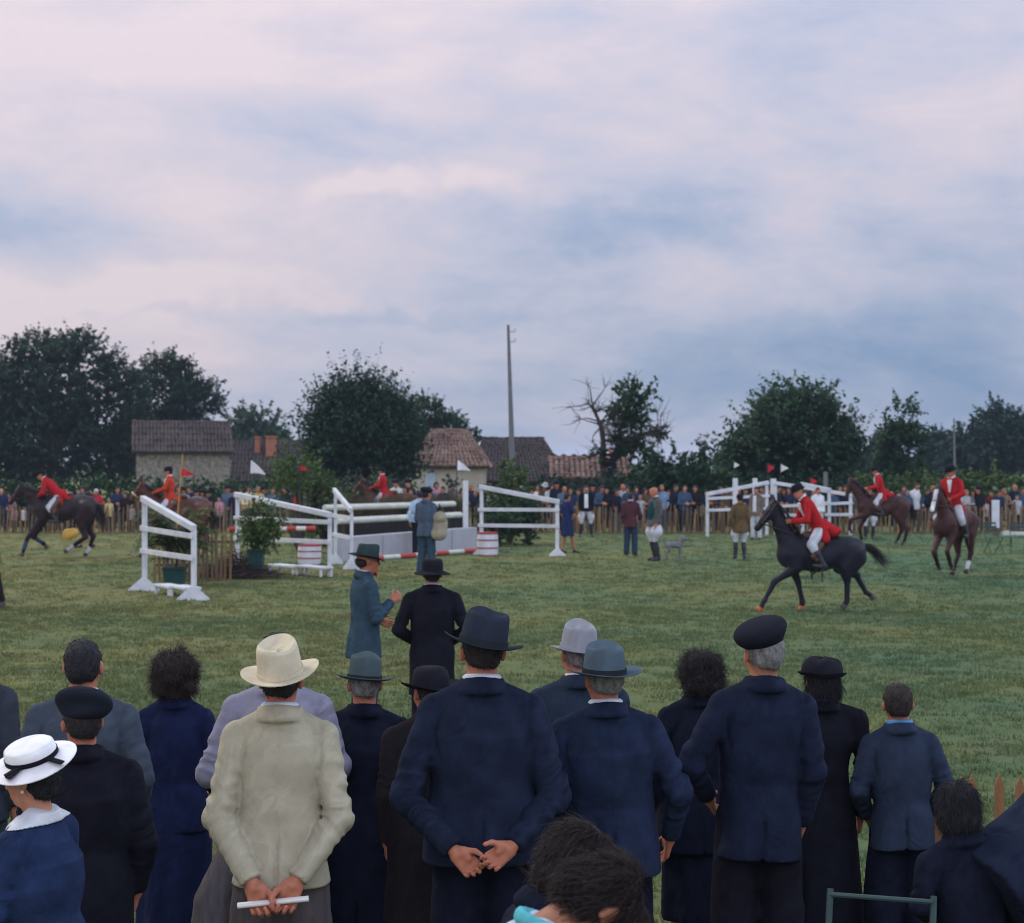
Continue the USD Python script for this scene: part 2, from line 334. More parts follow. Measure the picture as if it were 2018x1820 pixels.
def ground_mesh():
    xs = np.concatenate([[-900, -300, -120, -60], np.arange(-40, 40.1, 0.8), [60, 120, 300, 900]]); ys = np.concatenate([[-60, -20], np.arange(-4, 80, 0.8), [90, 110, 150, 220, 400, 900, 2500]])
    X, Y = np.meshgrid(xs, ys, indexing='ij'); Z = ground_z(X, Y) * (Y < 80); v = np.stack([X, Y, Z], -1).reshape(-1, 3)
    i, j = np.meshgrid(np.arange(len(xs) - 1), np.arange(len(ys) - 1), indexing='ij'); w = len(ys)
    q = np.stack([i * w + j, (i + 1) * w + j, (i + 1) * w + j + 1, i * w + j + 1], -1).reshape(-1, 4)
    return v, q
obj('ground', ground_mesh(), GROUND, smooth=True, label='mown grass showground, green with yellowish worn patches', cat='ground', kind='structure')

def tuft(seed, nb=9, spread=0.09, hgt=0.030):
    r = np.random.default_rng(seed); v, f = [], []
    for _ in range(nb):
        c = r.uniform(-spread, spread, 2); a = r.uniform(0, 2 * PI); w = r.uniform(0.004, 0.008); h = hgt * r.uniform(0.4, 1.25); ln = r.uniform(0.1, 0.8) * h; la = r.uniform(0, 2 * PI)
        d = np.array([math.cos(a) * w, math.sin(a) * w, 0]); tip = np.array([c[0] + math.cos(la) * ln, c[1] + math.sin(la) * ln, h]); b = np.array([c[0], c[1], -0.01])
        mid = b * 0.45 + tip * 0.55 + np.array([0, 0, 0.12 * h]); n0 = len(v)
        v += [b - d, b + d, mid + d * 0.7, mid - d * 0.7, tip]; f += [(n0, n0 + 1, n0 + 2), (n0, n0 + 2, n0 + 3), (n0 + 3, n0 + 2, n0 + 4)]
    return np.array(v), np.array(f)
def grass():
    pi = UsdGeom.PointInstancer.Define(stage, '/World/grass'); tag(pi, 'short rough grass blades growing over the showground', 'grass', kind='stuff')
    paths = []
    for i in range(5):
        m = usdkit.mesh(stage, f'/World/grass/tuft{"" if i == 0 else f"_{i:03d}"}', tuft(40 + i, nb=10 + 2 * i), BLADES); paths.append(m.GetPath())
    r = np.random.default_rng(11); pts = []
    for d0, d1, dens in ((4, 10, 60), (10, 20, 110), (20, 32, 55), (32, 46, 22), (46, 66, 8)):
        w = 0.30 * d1 + 1.0; nn = int(2 * w * (d1 - d0) * dens)
        y = r.uniform(d0, d1, nn); x = r.uniform(-1, 1, nn) * (0.30 * y + 1.0); pts.append(np.stack([x, y], 1))
    p = np.vstack(pts); z = ground_z(p[:, 0], p[:, 1])
    keep = meshkit.fbm(np.stack([p[:, 0] * 0.9, p[:, 1] * 0.9, 0 * z], 1), 3, 5) > r.uniform(0.1, 0.62, len(p)); p, z = p[keep], z[keep]
    nn = len(p); a = r.uniform(0, 2 * PI, nn); s = r.uniform(0.6, 1.3, nn) * (1 + 0.010 * p[:, 1])
    pi.CreatePrototypesRel().SetTargets(paths)
    pi.CreateProtoIndicesAttr(Vt.IntArray.FromNumpy(r.integers(0, 5, nn).astype(np.int32)))
    pi.CreatePositionsAttr(Vt.Vec3fArray.FromNumpy(np.column_stack([p, z]).astype(np.float32)))
    q = np.zeros((nn, 4), np.float16); q[:, 2] = np.sin(a / 2); q[:, 3] = np.cos(a / 2)
    pi.CreateOrientationsAttr(Vt.QuathArray.FromNumpy(q))
    pi.CreateScalesAttr(Vt.Vec3fArray.FromNumpy(np.column_stack([s, s, s * r.uniform(0.7, 1.2, nn)]).astype(np.float32)))
grass()

# ================================================================ trees
BARK = M('bark', (0.055, 0.045, 0.038), rough=0.95, vary=0.35, scale=9, bump=0.6, bscale=25, bdist=0.03)
def leaf_mesh(pos, nrm, size, r):
    """one small bent leaf-shaped piece (two triangles) at each position"""
    n = len(pos); d = r.normal(size=(n, 3)); t = d - (d * nrm).sum(1, keepdims=True) * nrm; t /= np.linalg.norm(t, axis=1, keepdims=True) + 1e-9
    b = np.cross(nrm, t); s = (size * r.uniform(0.55, 1.35, n))[:, None]
    tip, tail = pos + t * s, pos - t * s * 0.8
    l, rr = pos + b * s * 0.5 + nrm * s * 0.18, pos - b * s * 0.5 + nrm * s * 0.18
    v = np.stack([tail, l, tip, rr], 1).reshape(-1, 3); i = np.arange(n)[:, None] * 4
    return v, np.vstack([i + [0, 2, 1], i + [0, 3, 2]])
TW = [None]
def crown(lobes, count, size, seed, spray=0.55, up=0.25, gap=0.45, gfreq=0.9):
    """leaves along short sprays that leave the lobes (centre, radii): an uneven outline with gaps and clumps"""
    r = np.random.default_rng(seed); vol = np.array([np.prod(l[1]) ** 0.75 for l in lobes]); per = 11
    ns = count // per; w = r.choice(len(lobes), ns, p=vol / vol.sum())
    c = np.array([l[0] for l in lobes])[w]; R = np.array([l[1] for l in lobes])[w]
    d = r.normal(size=(ns, 3)); d /= np.linalg.norm(d, axis=1, keepdims=True)
    rad = r.uniform(0.25, 1.0, ns) ** 0.45
    st = c + d * R * rad[:, None]
    keep = meshkit.fbm(st * gfreq, 3, seed) > gap * r.uniform(0.75, 1.15, ns); st, d, w, rad = st[keep], d[keep], w[keep], rad[keep]; ns = len(st)
    dr = d * 0.8 + r.normal(size=(ns, 3)) * 0.45 + np.array([0, 0, up]); dr /= np.linalg.norm(dr, axis=1, keepdims=True)
    L = spray * r.uniform(0.3, 1.5, ns) * np.where(r.random(ns) < 0.12, 1.35, 1)
    t = np.linspace(0, 1, per)[None, :, None]
    pos = st[:, None] + dr[:, None] * L[:, None, None] * t + r.normal(size=(ns, per, 3)) * (0.16 * spray) * (1.15 - t)
    nr = d[:, None] * 0.5 + r.normal(size=(ns, per, 3)) * 0.6 + np.array([0, 0, 0.5]); nr /= np.linalg.norm(nr, axis=2, keepdims=True)
    out = np.flatnonzero(rad > 0.62) if len(rad) == ns else np.arange(ns)
    a, e = st[out], pos[out, -1]; sd = np.cross(e - a, r.normal(size=(len(out), 3))); sd *= 0.012 / (np.linalg.norm(sd, axis=1, keepdims=True) + 1e-9)
    TW[0] = (np.stack([a - sd, a + sd, e], 1).reshape(-1, 3), np.arange(3 * len(out)).reshape(-1, 3))
    return leaf_mesh(pos.reshape(-1, 3), nr.reshape(-1, 3), size, r)
def limbs(base, tips, r0, r, sag=0.12):
    b = MB()
    base = np.asarray(base, float)
    for i, tp in enumerate(tips):
        tp = np.asarray(tp, float); t = np.linspace(0, 1, 6)[:, None]; off = r.normal(size=3) * 0.06 * np.linalg.norm(tp - base)
        p = base + (tp - base) * t + np.sin(PI * t) * off + np.array([0, 0, sag]) * np.sin(PI * t)
        b.tube(p, r0 * (1 - 0.85 * t[:, 0]), 7)
    return b
def tree(lobes_px, d, leaf, count, size, seed, label, group, trunk_px=None, spray=0.55, up=0.25, gap=0.45, depth=0.8, name='tree', trunk_r=0.22, gfreq=0.9):
    """lobes_px: (x, y, half width, half height) as surveyed at distance d; depth: how deep a lobe is against its width"""
    r = np.random.default_rng(seed); k = d / FPX
    lobes = []
    for q in lobes_px:
        x, y, hw, hh = q[:4]; off = q[4] if len(q) > 4 else r.uniform(-0.4, 0.4) * hw * k
        c = P3(x, y, d); c[1] += off; lobes.append((c, np.array([hw * k, hw * k * depth, hh * k])))
    x0 = trunk_px if trunk_px is not None else np.mean([q[0] for q in lobes_px])
    base = np.array([xat(x0, d), d, 0.0])
    t = thing(name, base, label=label, cat='tree', group=group)
    cen = np.mean([l[0] for l in lobes], 0)
    b = MB(); fork = np.array([base[0] * 0.6 + cen[0] * 0.4, d, max(1.2, cen[2] * 0.45)])
    b.tube([base + [0, 0, -0.1], base * 0.5 + fork * 0.5 + [0, 0, 0], fork], [trunk_r * 1.35, trunk_r, trunk_r * 0.85], 9)
    b.move(t=-base); obj('trunk', b.get(), BARK, t, smooth=50)
    lb = limbs(fork, [l[0] + [0, 0, 0.3 * l[1][2]] for l in lobes], trunk_r * 0.6, r); lb.move(t=-base); obj('limb', lb.get(), BARK, t, smooth=50)
    v, f = crown(lobes, count, size, seed, spray, up, gap, gfreq); obj('crown', (v - base, f), leaf, t); obj('twigs', (TW[0][0] - base, TW[0][1]), BARK, t, kind='stuff')
    return t
G_DARK = leafmat('dark', (0.014, 0.052, 0.034), (0.028, 0.092, 0.050))
G_MID = leafmat('mid', (0.022, 0.074, 0.036), (0.050, 0.130, 0.052))
G_LIGHT = leafmat('light', (0.075, 0.160, 0.045), (0.135, 0.240, 0.070))
G_BLUE = leafmat('blue', (0.014, 0.052, 0.044), (0.028, 0.086, 0.066))
G_GREY = leafmat('grey', (0.070, 0.105, 0.070), (0.100, 0.140, 0.085))
tree([(70, 770, 105, 105), (150, 760, 105, 100), (20, 840, 110, 100), (215, 815, 90, 105), (110, 870, 130, 90), (60, 700, 50, 40), (150, 690, 48, 36), (-60, 800, 90, 110), (200, 905, 80, 55), (20, 920, 100, 45)], 122, G_DARK, 62000, 0.17, 101,
     'huge dark broad tree at the far left behind the spectators', 'trees behind the showground', trunk_px=110, spray=0.7, trunk_r=0.5, gap=0.42)
tree([(330, 790, 75, 78), (385, 820, 58, 68), (300, 860, 80, 60), (360, 880, 75, 50), (335, 735, 45, 32), (260, 880, 60, 60)], 130, G_DARK, 34000, 0.17, 102,
     'dark rounded tree directly behind the stone barn', 'trees behind the showground', trunk_px=330, spray=0.8, trunk_r=0.4)
tree([(487, 845, 40, 32), (530, 848, 40, 36), (510, 870, 60, 30), (460, 880, 30, 30)], 170, G_MID, 9000, 0.26, 103,
     'small mid green tree above the long tiled roof with two chimneys', 'trees behind the showground', trunk_px=510, spray=0.9, trunk_r=0.3, gap=0.5)
tree([(702, 850, 72, 68), (745, 838, 54, 50), (682, 890, 58, 52), (758, 888, 56, 54), (655, 852, 34, 42), (725, 914, 84, 36), (708, 788, 42, 28), (668, 805, 22, 20)], 84, G_DARK, 62000, 0.115, 104,
     'dark bushy tree with feathery upright shoots in the middle of the skyline', 'trees behind the showground', trunk_px=725, spray=1.2, up=0.8, gap=0.50, trunk_r=0.32, gfreq=1.1)
tree([(835, 835, 42, 48), (880, 860, 45, 38), (840, 890, 50, 40), (810, 860, 40, 45), (915, 872, 28, 22), (800, 905, 45, 35)], 112, G_MID, 22000, 0.14, 105,
     'mid green tree leaning over the pale cottage, right of the feathery tree', 'trees behind the showground', trunk_px=830, spray=0.6, gap=0.44)
tree([(1555, 850, 82, 62), (1510, 885, 72, 55), (1600, 888, 72, 55), (1462, 918, 48, 36), (1560, 922, 115, 36), (1645, 905, 44, 14), (1578, 808, 56, 34), (1632, 850, 34, 26), (1672, 872, 22, 9)], 80, G_MID, 56000, 0.125, 106,
     'large bushy green tree behind the white flags, its right side ragged', 'trees behind the showground', trunk_px=1560, spray=0.95, up=0.5, gap=0.47, trunk_r=0.35, gfreq=1.1)
tree([(1778, 828, 28, 38), (1768, 878, 32, 40), (1788, 872, 32, 48), (1775, 920, 44, 32)], 95, G_MID, 15000, 0.14, 107,
     'slim upright tree standing behind the two red coated riders at right', 'trees behind the showground', trunk_px=1778, spray=0.6, up=0.4, gap=0.53, gfreq=1.3)
for i, (x, y, hw, hh, mt, lb) in enumerate([
        (1972, 865, 50, 62, G_BLUE, 'tall dark tree of the far right wood, near the frame edge'),
        (1905, 895, 40, 42, G_BLUE, 'dark far tree beside the thin pole at right'),
        (1848, 905, 32, 42, G_BLUE, 'narrow far tree between the slim tree and the thin pole'),
        (1738, 910, 28, 42, G_BLUE, 'pointed far tree just left of the slim upright tree'),
        (1685, 925, 34, 32, G_BLUE, 'low bluish far tree right of the large bushy tree'),
        (2030, 870, 40, 60, G_BLUE, 'dark tree of the far right wood cut by the frame edge'),
        (1935, 925, 60, 34, G_MID, 'low rounded green tree in front of the far right wood'),
        (1826, 932, 50, 26, G_BLUE, 'broad low tree behind the rider on the approaching horse')]):
    tree([(x, y, hw, hh), (x - hw * 0.4, y + hh * 0.35, hw * 0.8, hh * 0.7), (x + hw * 0.45, y + hh * 0.4, hw * 0.75, hh * 0.7)], 150 + 7 * i, mt, 9000, 0.24, 120 + i, lb, 'far right wood', spray=0.9, up=0.5, gap=0.4)
# the two-stemmed scraggly tree with a bare stem
def scraggly():
    d = 74.0; r = np.random.default_rng(5); base = np.array([xat(1192, d), d, 0.0])
    t = thing('tree', base, label='thin two stemmed tree with one bare leaning stem, a man perched in its fork', cat='tree', group='trees behind the showground')
    b = MB(); S = lambda x, y, o=0: P3(x, y, d) + [0, o, 0]
    fork = S(1192, 945)
    b.tube([base, S(1193, 1000), fork], [0.30, 0.26, 0.24], 9); b.move(t=-base); obj('trunk', b.get(), BARK, t, smooth=50)
    stems = [[fork, S(1188, 905), S(1189, 870), S(1183, 840), S(1172, 812), S(1158, 795)], [fork, S(1206, 920), S(1216, 885), S(1224, 845), S(1236, 808), S(1246, 775)],
             [S(1210, 905), S(1236, 882), S(1262, 860), S(1290, 852), S(1318, 856)]]
    twigs = []
    for s in stems:
        b = MB(); rr = np.linspace(0.17, 0.03, len(s)); b.tube(s, rr, 7)
        P = np.array(s)
        for _ in range(34):
            k = r.integers(1, len(P) - 1); a = P[k] + (P[k + 1] - P[k]) * r.random() if k + 1 < len(P) else P[k]
            dr = r.normal(size=3) * [1, 1, 0.7] + [0, 0, 0.45]; dr /= np.linalg.norm(dr); L = r.uniform(0.4, 1.25)
            p1 = a + dr * L * 0.5 + r.normal(size=3) * 0.08; p2 = a + dr * L + r.normal(size=3) * 0.15; b.tube([a, p1, p2], [0.035, 0.022, 0.008], 4); twigs.append(p2)
            for _ in range(4):
                q = p2 + (r.normal(size=3) + [0, 0, 0.2]) * 0.3; m = (p1 + p2) / 2; b.tube([m, (m + q) / 2 + r.normal(size=3) * 0.04, q], [0.014, 0.010, 0.005], 3)
        b.move(t=-base); obj('limb', b.get(), BARK, t, smooth=50)
    k = d / FPX
    lob = [(S(1245, 780), np.array([38, 34, 24]) * k), (S(1232, 815), np.array([28, 26, 26]) * k), (S(1262, 805), np.array([30, 28, 28]) * k), (S(1240, 855), np.array([34, 28, 28]) * k), (S(1255, 895), np.array([34, 30, 26]) * k), (S(1222, 880), np.array([20, 20, 25]) * k), (S(1283, 770), np.array([14, 14, 16]) * k), (S(1300, 858), np.array([14, 12, 9]) * k), (S(1178, 905), np.array([14, 14, 16]) * k)]
    v, f = crown(lob, 7600, 0.10, 77, 0.35, 0.2, 0.53, 1.6); obj('crown', (v - base, f), G_MID, t)
scraggly()
# bushes, hedges and saplings
def bush(x, d, w, h, leaf, count, size, seed, label, group=None, name='bush', up=0.6, spray=0.35, cat='bush', z0=0.0, gap=0.4):
    base = np.array([xat(x, d), d, z0]); t = thing(name, base, label=label, cat=cat, group=group); r = np.random.default_rng(seed)
    lobes = [(np.array([r.uniform(-0.3, 0.3) * w, r.uniform(-0.2, 0.2) * w, h * q]), np.array([w * s, w * s * 0.8, h * 0.28])) for q, s in ((0.3, 0.5), (0.5, 0.46), (0.68, 0.38), (0.8, 0.24))]
    b = limbs((0, 0, 0), [l[0] for l in lobes] + [l[0] + r.normal(size=3) * 0.2 * w for l in lobes], 0.03 + 0.012 * h, r); obj('stem', b.get(), BARK, t, smooth=50)
    obj('foliage', crown(lobes, count, size, seed, spray, up, gap), leaf, t); return t
def hedge(x0, x1, d, ytop, leaf, count, size, seed, label, wobble=8, thick=1.6):
    """a run of hedge: one mass of leaves between two survey columns"""
    r = np.random.default_rng(seed); k = d / FPX; base = np.array([xat((x0 + x1) / 2, d), d, 0.0]); lobes = []
    for x in np.arange(x0, x1, 26):
        yt = ytop + r.uniform(-wobble, wobble); zt = zat(yt, d)
        lobes.append((np.array([xat(x, d), d + r.uniform(-0.3, 0.3), zt * 0.62]) - base, np.array([22 * k, thick / 2, zt * 0.4]))); lobes.append((np.array([xat(x + 9, d), d, zt * 0.3]) - base, np.array([24 * k, thick / 2, zt * 0.32])))
    t = thing('hedge', base, label=label, cat='hedge', group='hedges behind the crowd')
    b = MB()
    for c, R in lobes[::2]: b.tube([(c[0], c[1], 0), (c[0] + 0.1, c[1], c[2])], [0.05, 0.02], 5)
    obj('stem', b.get(), BARK, t); obj('foliage', crown(lobes, count, size, seed, 0.4, 0.5, 0.36), leaf, t)
hedge(-30, 275, 71, 955, G_MID, 9000, 0.11, 201, 'leafy green hedge under the huge dark trees at far left')
hedge(275, 560, 71, 958, G_MID, 8500, 0.11, 202, 'low hedge below the stone barn wall', wobble=6)
hedge(560, 800, 71.5, 950, G_GREY, 7000, 0.11, 203, 'greyish hedge behind the crowd below the feathery tree')
hedge(1040, 1260, 71, 950, G_DARK, 6500, 0.11, 204, 'dark low hedge in front of the tiled shed')
hedge(1250, 1450, 73, 912, G_MID, 12000, 0.12, 205, 'tall ragged hedge between the scraggly tree and the large bushy tree', wobble=14)
hedge(1430, 1760, 76, 940, G_DARK, 11000, 0.12, 206, 'dark hedge under the large bushy tree')
hedge(1700, 2060, 73, 945, G_LIGHT, 11000, 0.12, 207, 'bright green low hedge behind the crowd at right')
for i, (x, yt) in enumerate([(1330, 895), (1378, 880), (1290, 905)]):
    bush(x, 74.5 + i * .3, 0.7, zat(yt, 74.5), G_MID, 1700, 0.11, 230 + i, ['leafy shoot standing up from the ragged hedge, left one of the tall two', 'tallest pointed shoot standing up from the ragged hedge', 'low shoot at the left end of the ragged hedge'][i], 'shoots above the hedge', up=1.4, spray=0.5)
# light green sapling and bushes set round the jumps
bush(590, 52, 1.25, zat(862, 52), G_LIGHT, 4600, 0.075, 240, 'tall feathery light green sapling behind the second white jump wing', name='sapling', spray=0.6, gap=0.56)
bush(640, 55, 1.2, zat(935, 55), G_LIGHT, 3200, 0.08, 241, 'yellowish bush left of the white pole oxer, behind the slanted wing', gap=0.5)
bush(1005, 57, 1.15, zat(922, 57), G_LIGHT, 3600, 0.085, 242, 'light green bush at the foot of the telegraph pole behind the right jump wing', gap=0.46)
bush(985, 55, 0.7, zat(990, 55), G_MID, 1500, 0.075, 243, 'dark leafy bush close behind the right jump wing')
bush(1042, 56, 0.7, zat(985, 56), G_MID, 1800, 0.075, 244, 'low leafy bush behind the right post side of the right jump wing')
bush(878, 60, 0.7, zat(938, 60), G_GREY, 900, 0.09, 245, 'thin dry shrub in front of the pale cottage wall', gap=0.5)

# ================================================================ farm buildings
TILE = M('roof_tile', (0.085, 0.062, 0.062), rough=0.9, vary=0.3, scale=1.2, second=(0.155, 0.122, 0.112), island=0.38, spec=0.2)
TILE_DARK = M('roof_tile_dark', (0.055, 0.041, 0.043), rough=0.9, scale=1.0, second=(0.098, 0.075, 0.070), island=0.35, spec=0.2)
TILE_PALE = M('roof_tile_pale', (0.20, 0.115, 0.085), rough=0.9, scale=1.1, second=(0.46, 0.33, 0.25), island=0.5, spec=0.2)
STONE = M('rubble_stone', (0.095, 0.090, 0.080), rough=0.95, scale=5.0, second=(0.31, 0.285, 0.23), bump=0.9, bscale=7.0, bdist=0.06, spec=0.15)
RENDERW = M('lime_render', (0.36, 0.33, 0.27), rough=0.95, scale=1.3, vary=0.18, bump=0.3, bscale=12, spec=0.15)
BRICK = M('chimney_brick', (0.30, 0.12, 0.07), rough=0.9, scale=4, vary=0.25, bump=0.4, bscale=20, spec=0.2)
DARKWALL = M('dark_wall', (0.06, 0.052, 0.05), rough=0.95, scale=2, vary=0.3, bump=0.4, bscale=10, spec=0.1)
def tiles(e0, e1, r1, r0, colw=0.22, rowh=0.38, seed=0):
    """rows of half round clay tiles on the slope with eave e0-e1 and ridge r0-r1"""
    e0, e1, r0, r1 = (np.asarray(a, float) for a in (e0, e1, r0, r1)); r = np.random.default_rng(seed); b = MB()
    nc = max(3, int(np.linalg.norm(e1 - e0) / colw)); nr = max(3, int(np.linalg.norm((r0 + r1 - e0 - e1) / 2) / rowh))
    nrm = np.cross(e1 - e0, r0 - e0); nrm /= np.linalg.norm(nrm)
    pt = lambda u, w: (e0 * (1 - u) + e1 * u) * (1 - w) + (r0 * (1 - u) + r1 * u) * w
    an = np.linspace(0, PI, 5); V, F = [], []; n = 0
    for i in range(nc):
        for j in range(nr):
            u0, u1, w0, w1 = i / nc, (i + 1) / nc, j / nr - 0.02, (j + 1.12) / nr
            a, c, e, g = pt(u0, w0), pt(u1, w0), pt(u0, min(w1, 1)), pt(u1, min(w1, 1)); jit = r.normal(size=3) * 0.012
            lo = [(a + c) / 2 - (c - a) / 2 * math.cos(q) * 0.96 + nrm * (0.03 + 1.0 * np.linalg.norm(c - a) / 2 * math.sin(q)) + jit for q in an]
            hi = [(e + g) / 2 - (g - e) / 2 * math.cos(q) * 0.80 + nrm * (0.005 + 0.9 * np.linalg.norm(g - e) / 2 * math.sin(q)) + jit for q in an]
            V += lo + hi
            for k in range(4): F += [(n + k, n + k + 1, n + 6 + k), (n + k, n + 6 + k, n + 5 + k)]
            F += [(n, n + 2, n + 1), (n, n + 3, n + 2), (n, n + 4, n + 3)]
            n += 10
    return np.array(V), np.array(F)
def house(x0, x1, y_ridge, y_eave, d, depth, wall, tile, label, ridge_dx=(0, 0), seed=0, over=0.25, name='farm_building', colw=0.24, rowh=0.4, cat='building', turn=0.0):
    """a long house with its slope towards us. x0..x1: survey columns of the eave; ridge_dx: how far each ridge end is drawn in (metres)"""
    X0, X1 = xat(x0, d), xat(x1, d); ze = zat(y_eave, d); dr = d + depth / 2; zr = zat(y_ridge, dr)
    base = np.array([(X0 + X1) / 2, d, 0.0]); t = thing(name, base, turn, label=label, cat=cat)
    L = (X1 - X0) / 2; b = MB(); T = 0.0
    # walls with gables, closed body under the roof
    zc = ze - 0.06; g = zr - 0.10
    v = [(-L, 0, -0.2), (L, 0, -0.2), (L, depth, -0.2), (-L, depth, -0.2), (-L, 0, zc), (L, 0, zc), (L, depth, zc), (-L, depth, zc), (-L + ridge_dx[0], depth / 2, g), (L - ridge_dx[1], depth / 2, g)]
    f = [(0, 1, 5), (0, 5, 4), (1, 2, 6), (1, 6, 5), (2, 3, 7), (2, 7, 6), (3, 0, 4), (3, 4, 7), (5, 6, 9), (7, 4, 8), (4, 5, 9), (4, 9, 8), (6, 7, 8), (6, 8, 9), (0, 2, 1), (0, 3, 2)]
    obj('wall', (np.array(v, float), np.array(f)), wall, t)
    o = over
    e0, e1 = np.array([-L - o, -o, ze - o * 0.5]), np.array([L + o, -o, ze - o * 0.5]); r0, r1 = np.array([-L + ridge_dx[0] - (o if ridge_dx[0] == 0 else 0), depth / 2, zr]), np.array([L - ridge_dx[1] + (o if ridge_dx[1] == 0 else 0), depth / 2, zr])
    bk0, bk1 = np.array([L + o, depth + o, ze - o * 0.5]), np.array([-L - o, depth + o, ze - o * 0.5])
    V, F = tiles(e0, e1, r1, r0, colw, rowh, seed); V2, F2 = tiles(bk0, bk1, r0, r1, colw * 2, rowh * 2, seed + 1)
    parts = [(V, F), (V2, F2)]
    if ridge_dx[1] > 0: parts.append(tiles(e1, bk0, r1, r1, colw, rowh, seed + 2))
    if ridge_dx[0] > 0: parts.append(tiles(bk1, e0, r0, r0, colw, rowh, seed + 3))
    rf = obj('roof', join(*parts), tile, t, smooth=40, kind='stuff')
    # ridge tiles and the boards under the eave
    b = MB(); nseg = max(4, int(np.linalg.norm(r1 - r0) / 0.42)); r = np.random.default_rng(seed)
    for i in range(nseg):
        p, q = r0 + (r1 - r0) * i / nseg, r0 + (r1 - r0) * (i + 1.08) / nseg; jz = r.normal() * 0.012; b.tube([p + [0, 0, 0.02 + jz], q + [0, 0, 0.02 + jz]], [0.13, 0.105], 8)
    obj('ridge', b.get(), tile, t, smooth=40)
    b = MB(); b.box((-L - o + 0.02, -o + 0.03, ze - o * 0.5 - 0.10), (L + o - 0.02, -0.005, ze - o * 0.5 - 0.03)); obj('eave_board', b.get(), DARKWALL, t)
    return t, base, L, ze, zr
house(270, 450, 836, 889, 104, 5.0, STONE, TILE, 'small stone barn with an old ribbed tile roof, left of the houses', seed=1, name='stone_barn', colw=0.2, rowh=0.6, turn=0.20)
t, base, L, ze, zr = house(452, 690, 873, 948, 122, 9.0, STONE, TILE_DARK, 'long low farmhouse with a dark tiled roof and two brick chimneys', seed=2, name='farmhouse', rowh=0.55, turn=0.10)
for (xa, xb, yt, yb, dz) in ((513, 523, 863, 905, 3.4), (533, 553, 862, 893, 2.9)):
    b = MB(); dd = 122 + dz; b.box((xat(xa, dd) - base[0], dz - 0.35, zat(yb, dd) - 0.5), (xat(xb, dd) - base[0], dz + 0.35, zat(yt, dd) - 0.12)); ch = obj('chimney', b.get(), BRICK, t)
    b = MB(); b.box((xat(xa, dd) - base[0] - 0.06, dz - 0.41, zat(yt, dd) - 0.12), (xat(xb, dd) - base[0] + 0.06, dz + 0.41, zat(yt, dd)), 0.02); obj('cap', b.get(), BRICK, ch)
t, base, L, ze, zr = house(820, 955, 852, 917, 98, 7.0, RENDERW, TILE_PALE, 'pale rendered cottage with a faded pink tile roof, right of the trees', ridge_dx=(0.6, 0.95), seed=4, name='cottage')
b = MB(); k = 98 / FPX; b.box((xat(838, 98) - base[0], -0.05, 0.0), (xat(858, 98) - base[0], 0.02, zat(935, 98)), 0.01); dr = obj('door', b.get(), paint('blue_grey', (0.30, 0.37, 0.44)), t)
b = MB(); b.box((xat(842, 98) - base[0], -0.075, 0.95), (xat(845, 98) - base[0], -0.05, 1.05)); obj('handle', b.get(), M('iron', (0.05, 0.05, 0.05), rough=0.5, metallic=0.6), dr)
house(938, 1112, 868, 948, 106, 10.0, DARKWALL, TILE_DARK, 'big dark barn roof behind the telegraph pole', ridge_dx=(0.3, 1.1), seed=6, name='barn')
house(1092, 1240, 905, 941, 92, 5.0, DARKWALL, TILE_PALE, 'low shed with mottled pinkish tiles behind the scraggly tree', seed=8, name='shed', colw=0.26)

# ================================================================ poles
CONC = M('concrete', (0.13, 0.13, 0.135), rough=0.9, vary=0.15, scale=3, bump=0.2, bscale=30)
def pole(x0, y0, x1, y1, d, r0, r1, label, arms=True, cat='pole'):
    base = np.array([xat(x0, d), d, 0.0]); top = P3(x1, y1, d); t = thing('telegraph_pole', base, label=label, cat=cat)
    b = MB(); a = -np.array([0, 0, 0.2]); e = top - base
    for w, (p, rr) in enumerate([(a, r0)]): pass
    b.bar_frame((0, 0, 0), np.eye(3), (1, 1, 1)); m = b.v[0]; s = np.where(m[:, 2:] > 0, r1, r0)
    vv = np.column_stack([m[:, 0] * s[:, 0], m[:, 1] * s[:, 0] * 1.25, np.where(m[:, 2] > 0, e[2], -0.2)]); vv[:, 0] += np.where(m[:, 2] > 0, e[0], 0); b.v[0] = vv
    obj('post', b.get(), CONC, t)
    if arms:
        for dy in (0.25, 0.62):
            b = MB(); z = e[2] - dy; x = e[0] * z / e[2]; b.tube([(x + 0.05, 0, z), (x + 0.24, 0, z), (x + 0.24, 0, z + 0.1)], 0.014, 6); br = obj('bracket', b.get(), M('iron', (0.05, 0.05, 0.05)), t)
            b = MB(); b.tube([(x + 0.24, 0, z + 0.06), (x + 0.24, 0, z + 0.12), (x + 0.24, 0, z + 0.16)], [0.045, 0.055, 0.025], 8); obj('insulator', b.get(), paint('porcelain', (0.6, 0.6, 0.58)), br, smooth=40)
    return t
pole(1014, 1040, 1001.5, 643, 68, 0.14, 0.05, 'tall tapering concrete telegraph pole in the middle of the skyline', True)
pole(1883, 1040, 1880, 827, 90, 0.06, 0.03, 'thin distant pole against the far right wood', False)
pole(1627, 1040, 1627, 932, 70, 0.08, 0.07, 'short grey post under the large bushy tree', False)

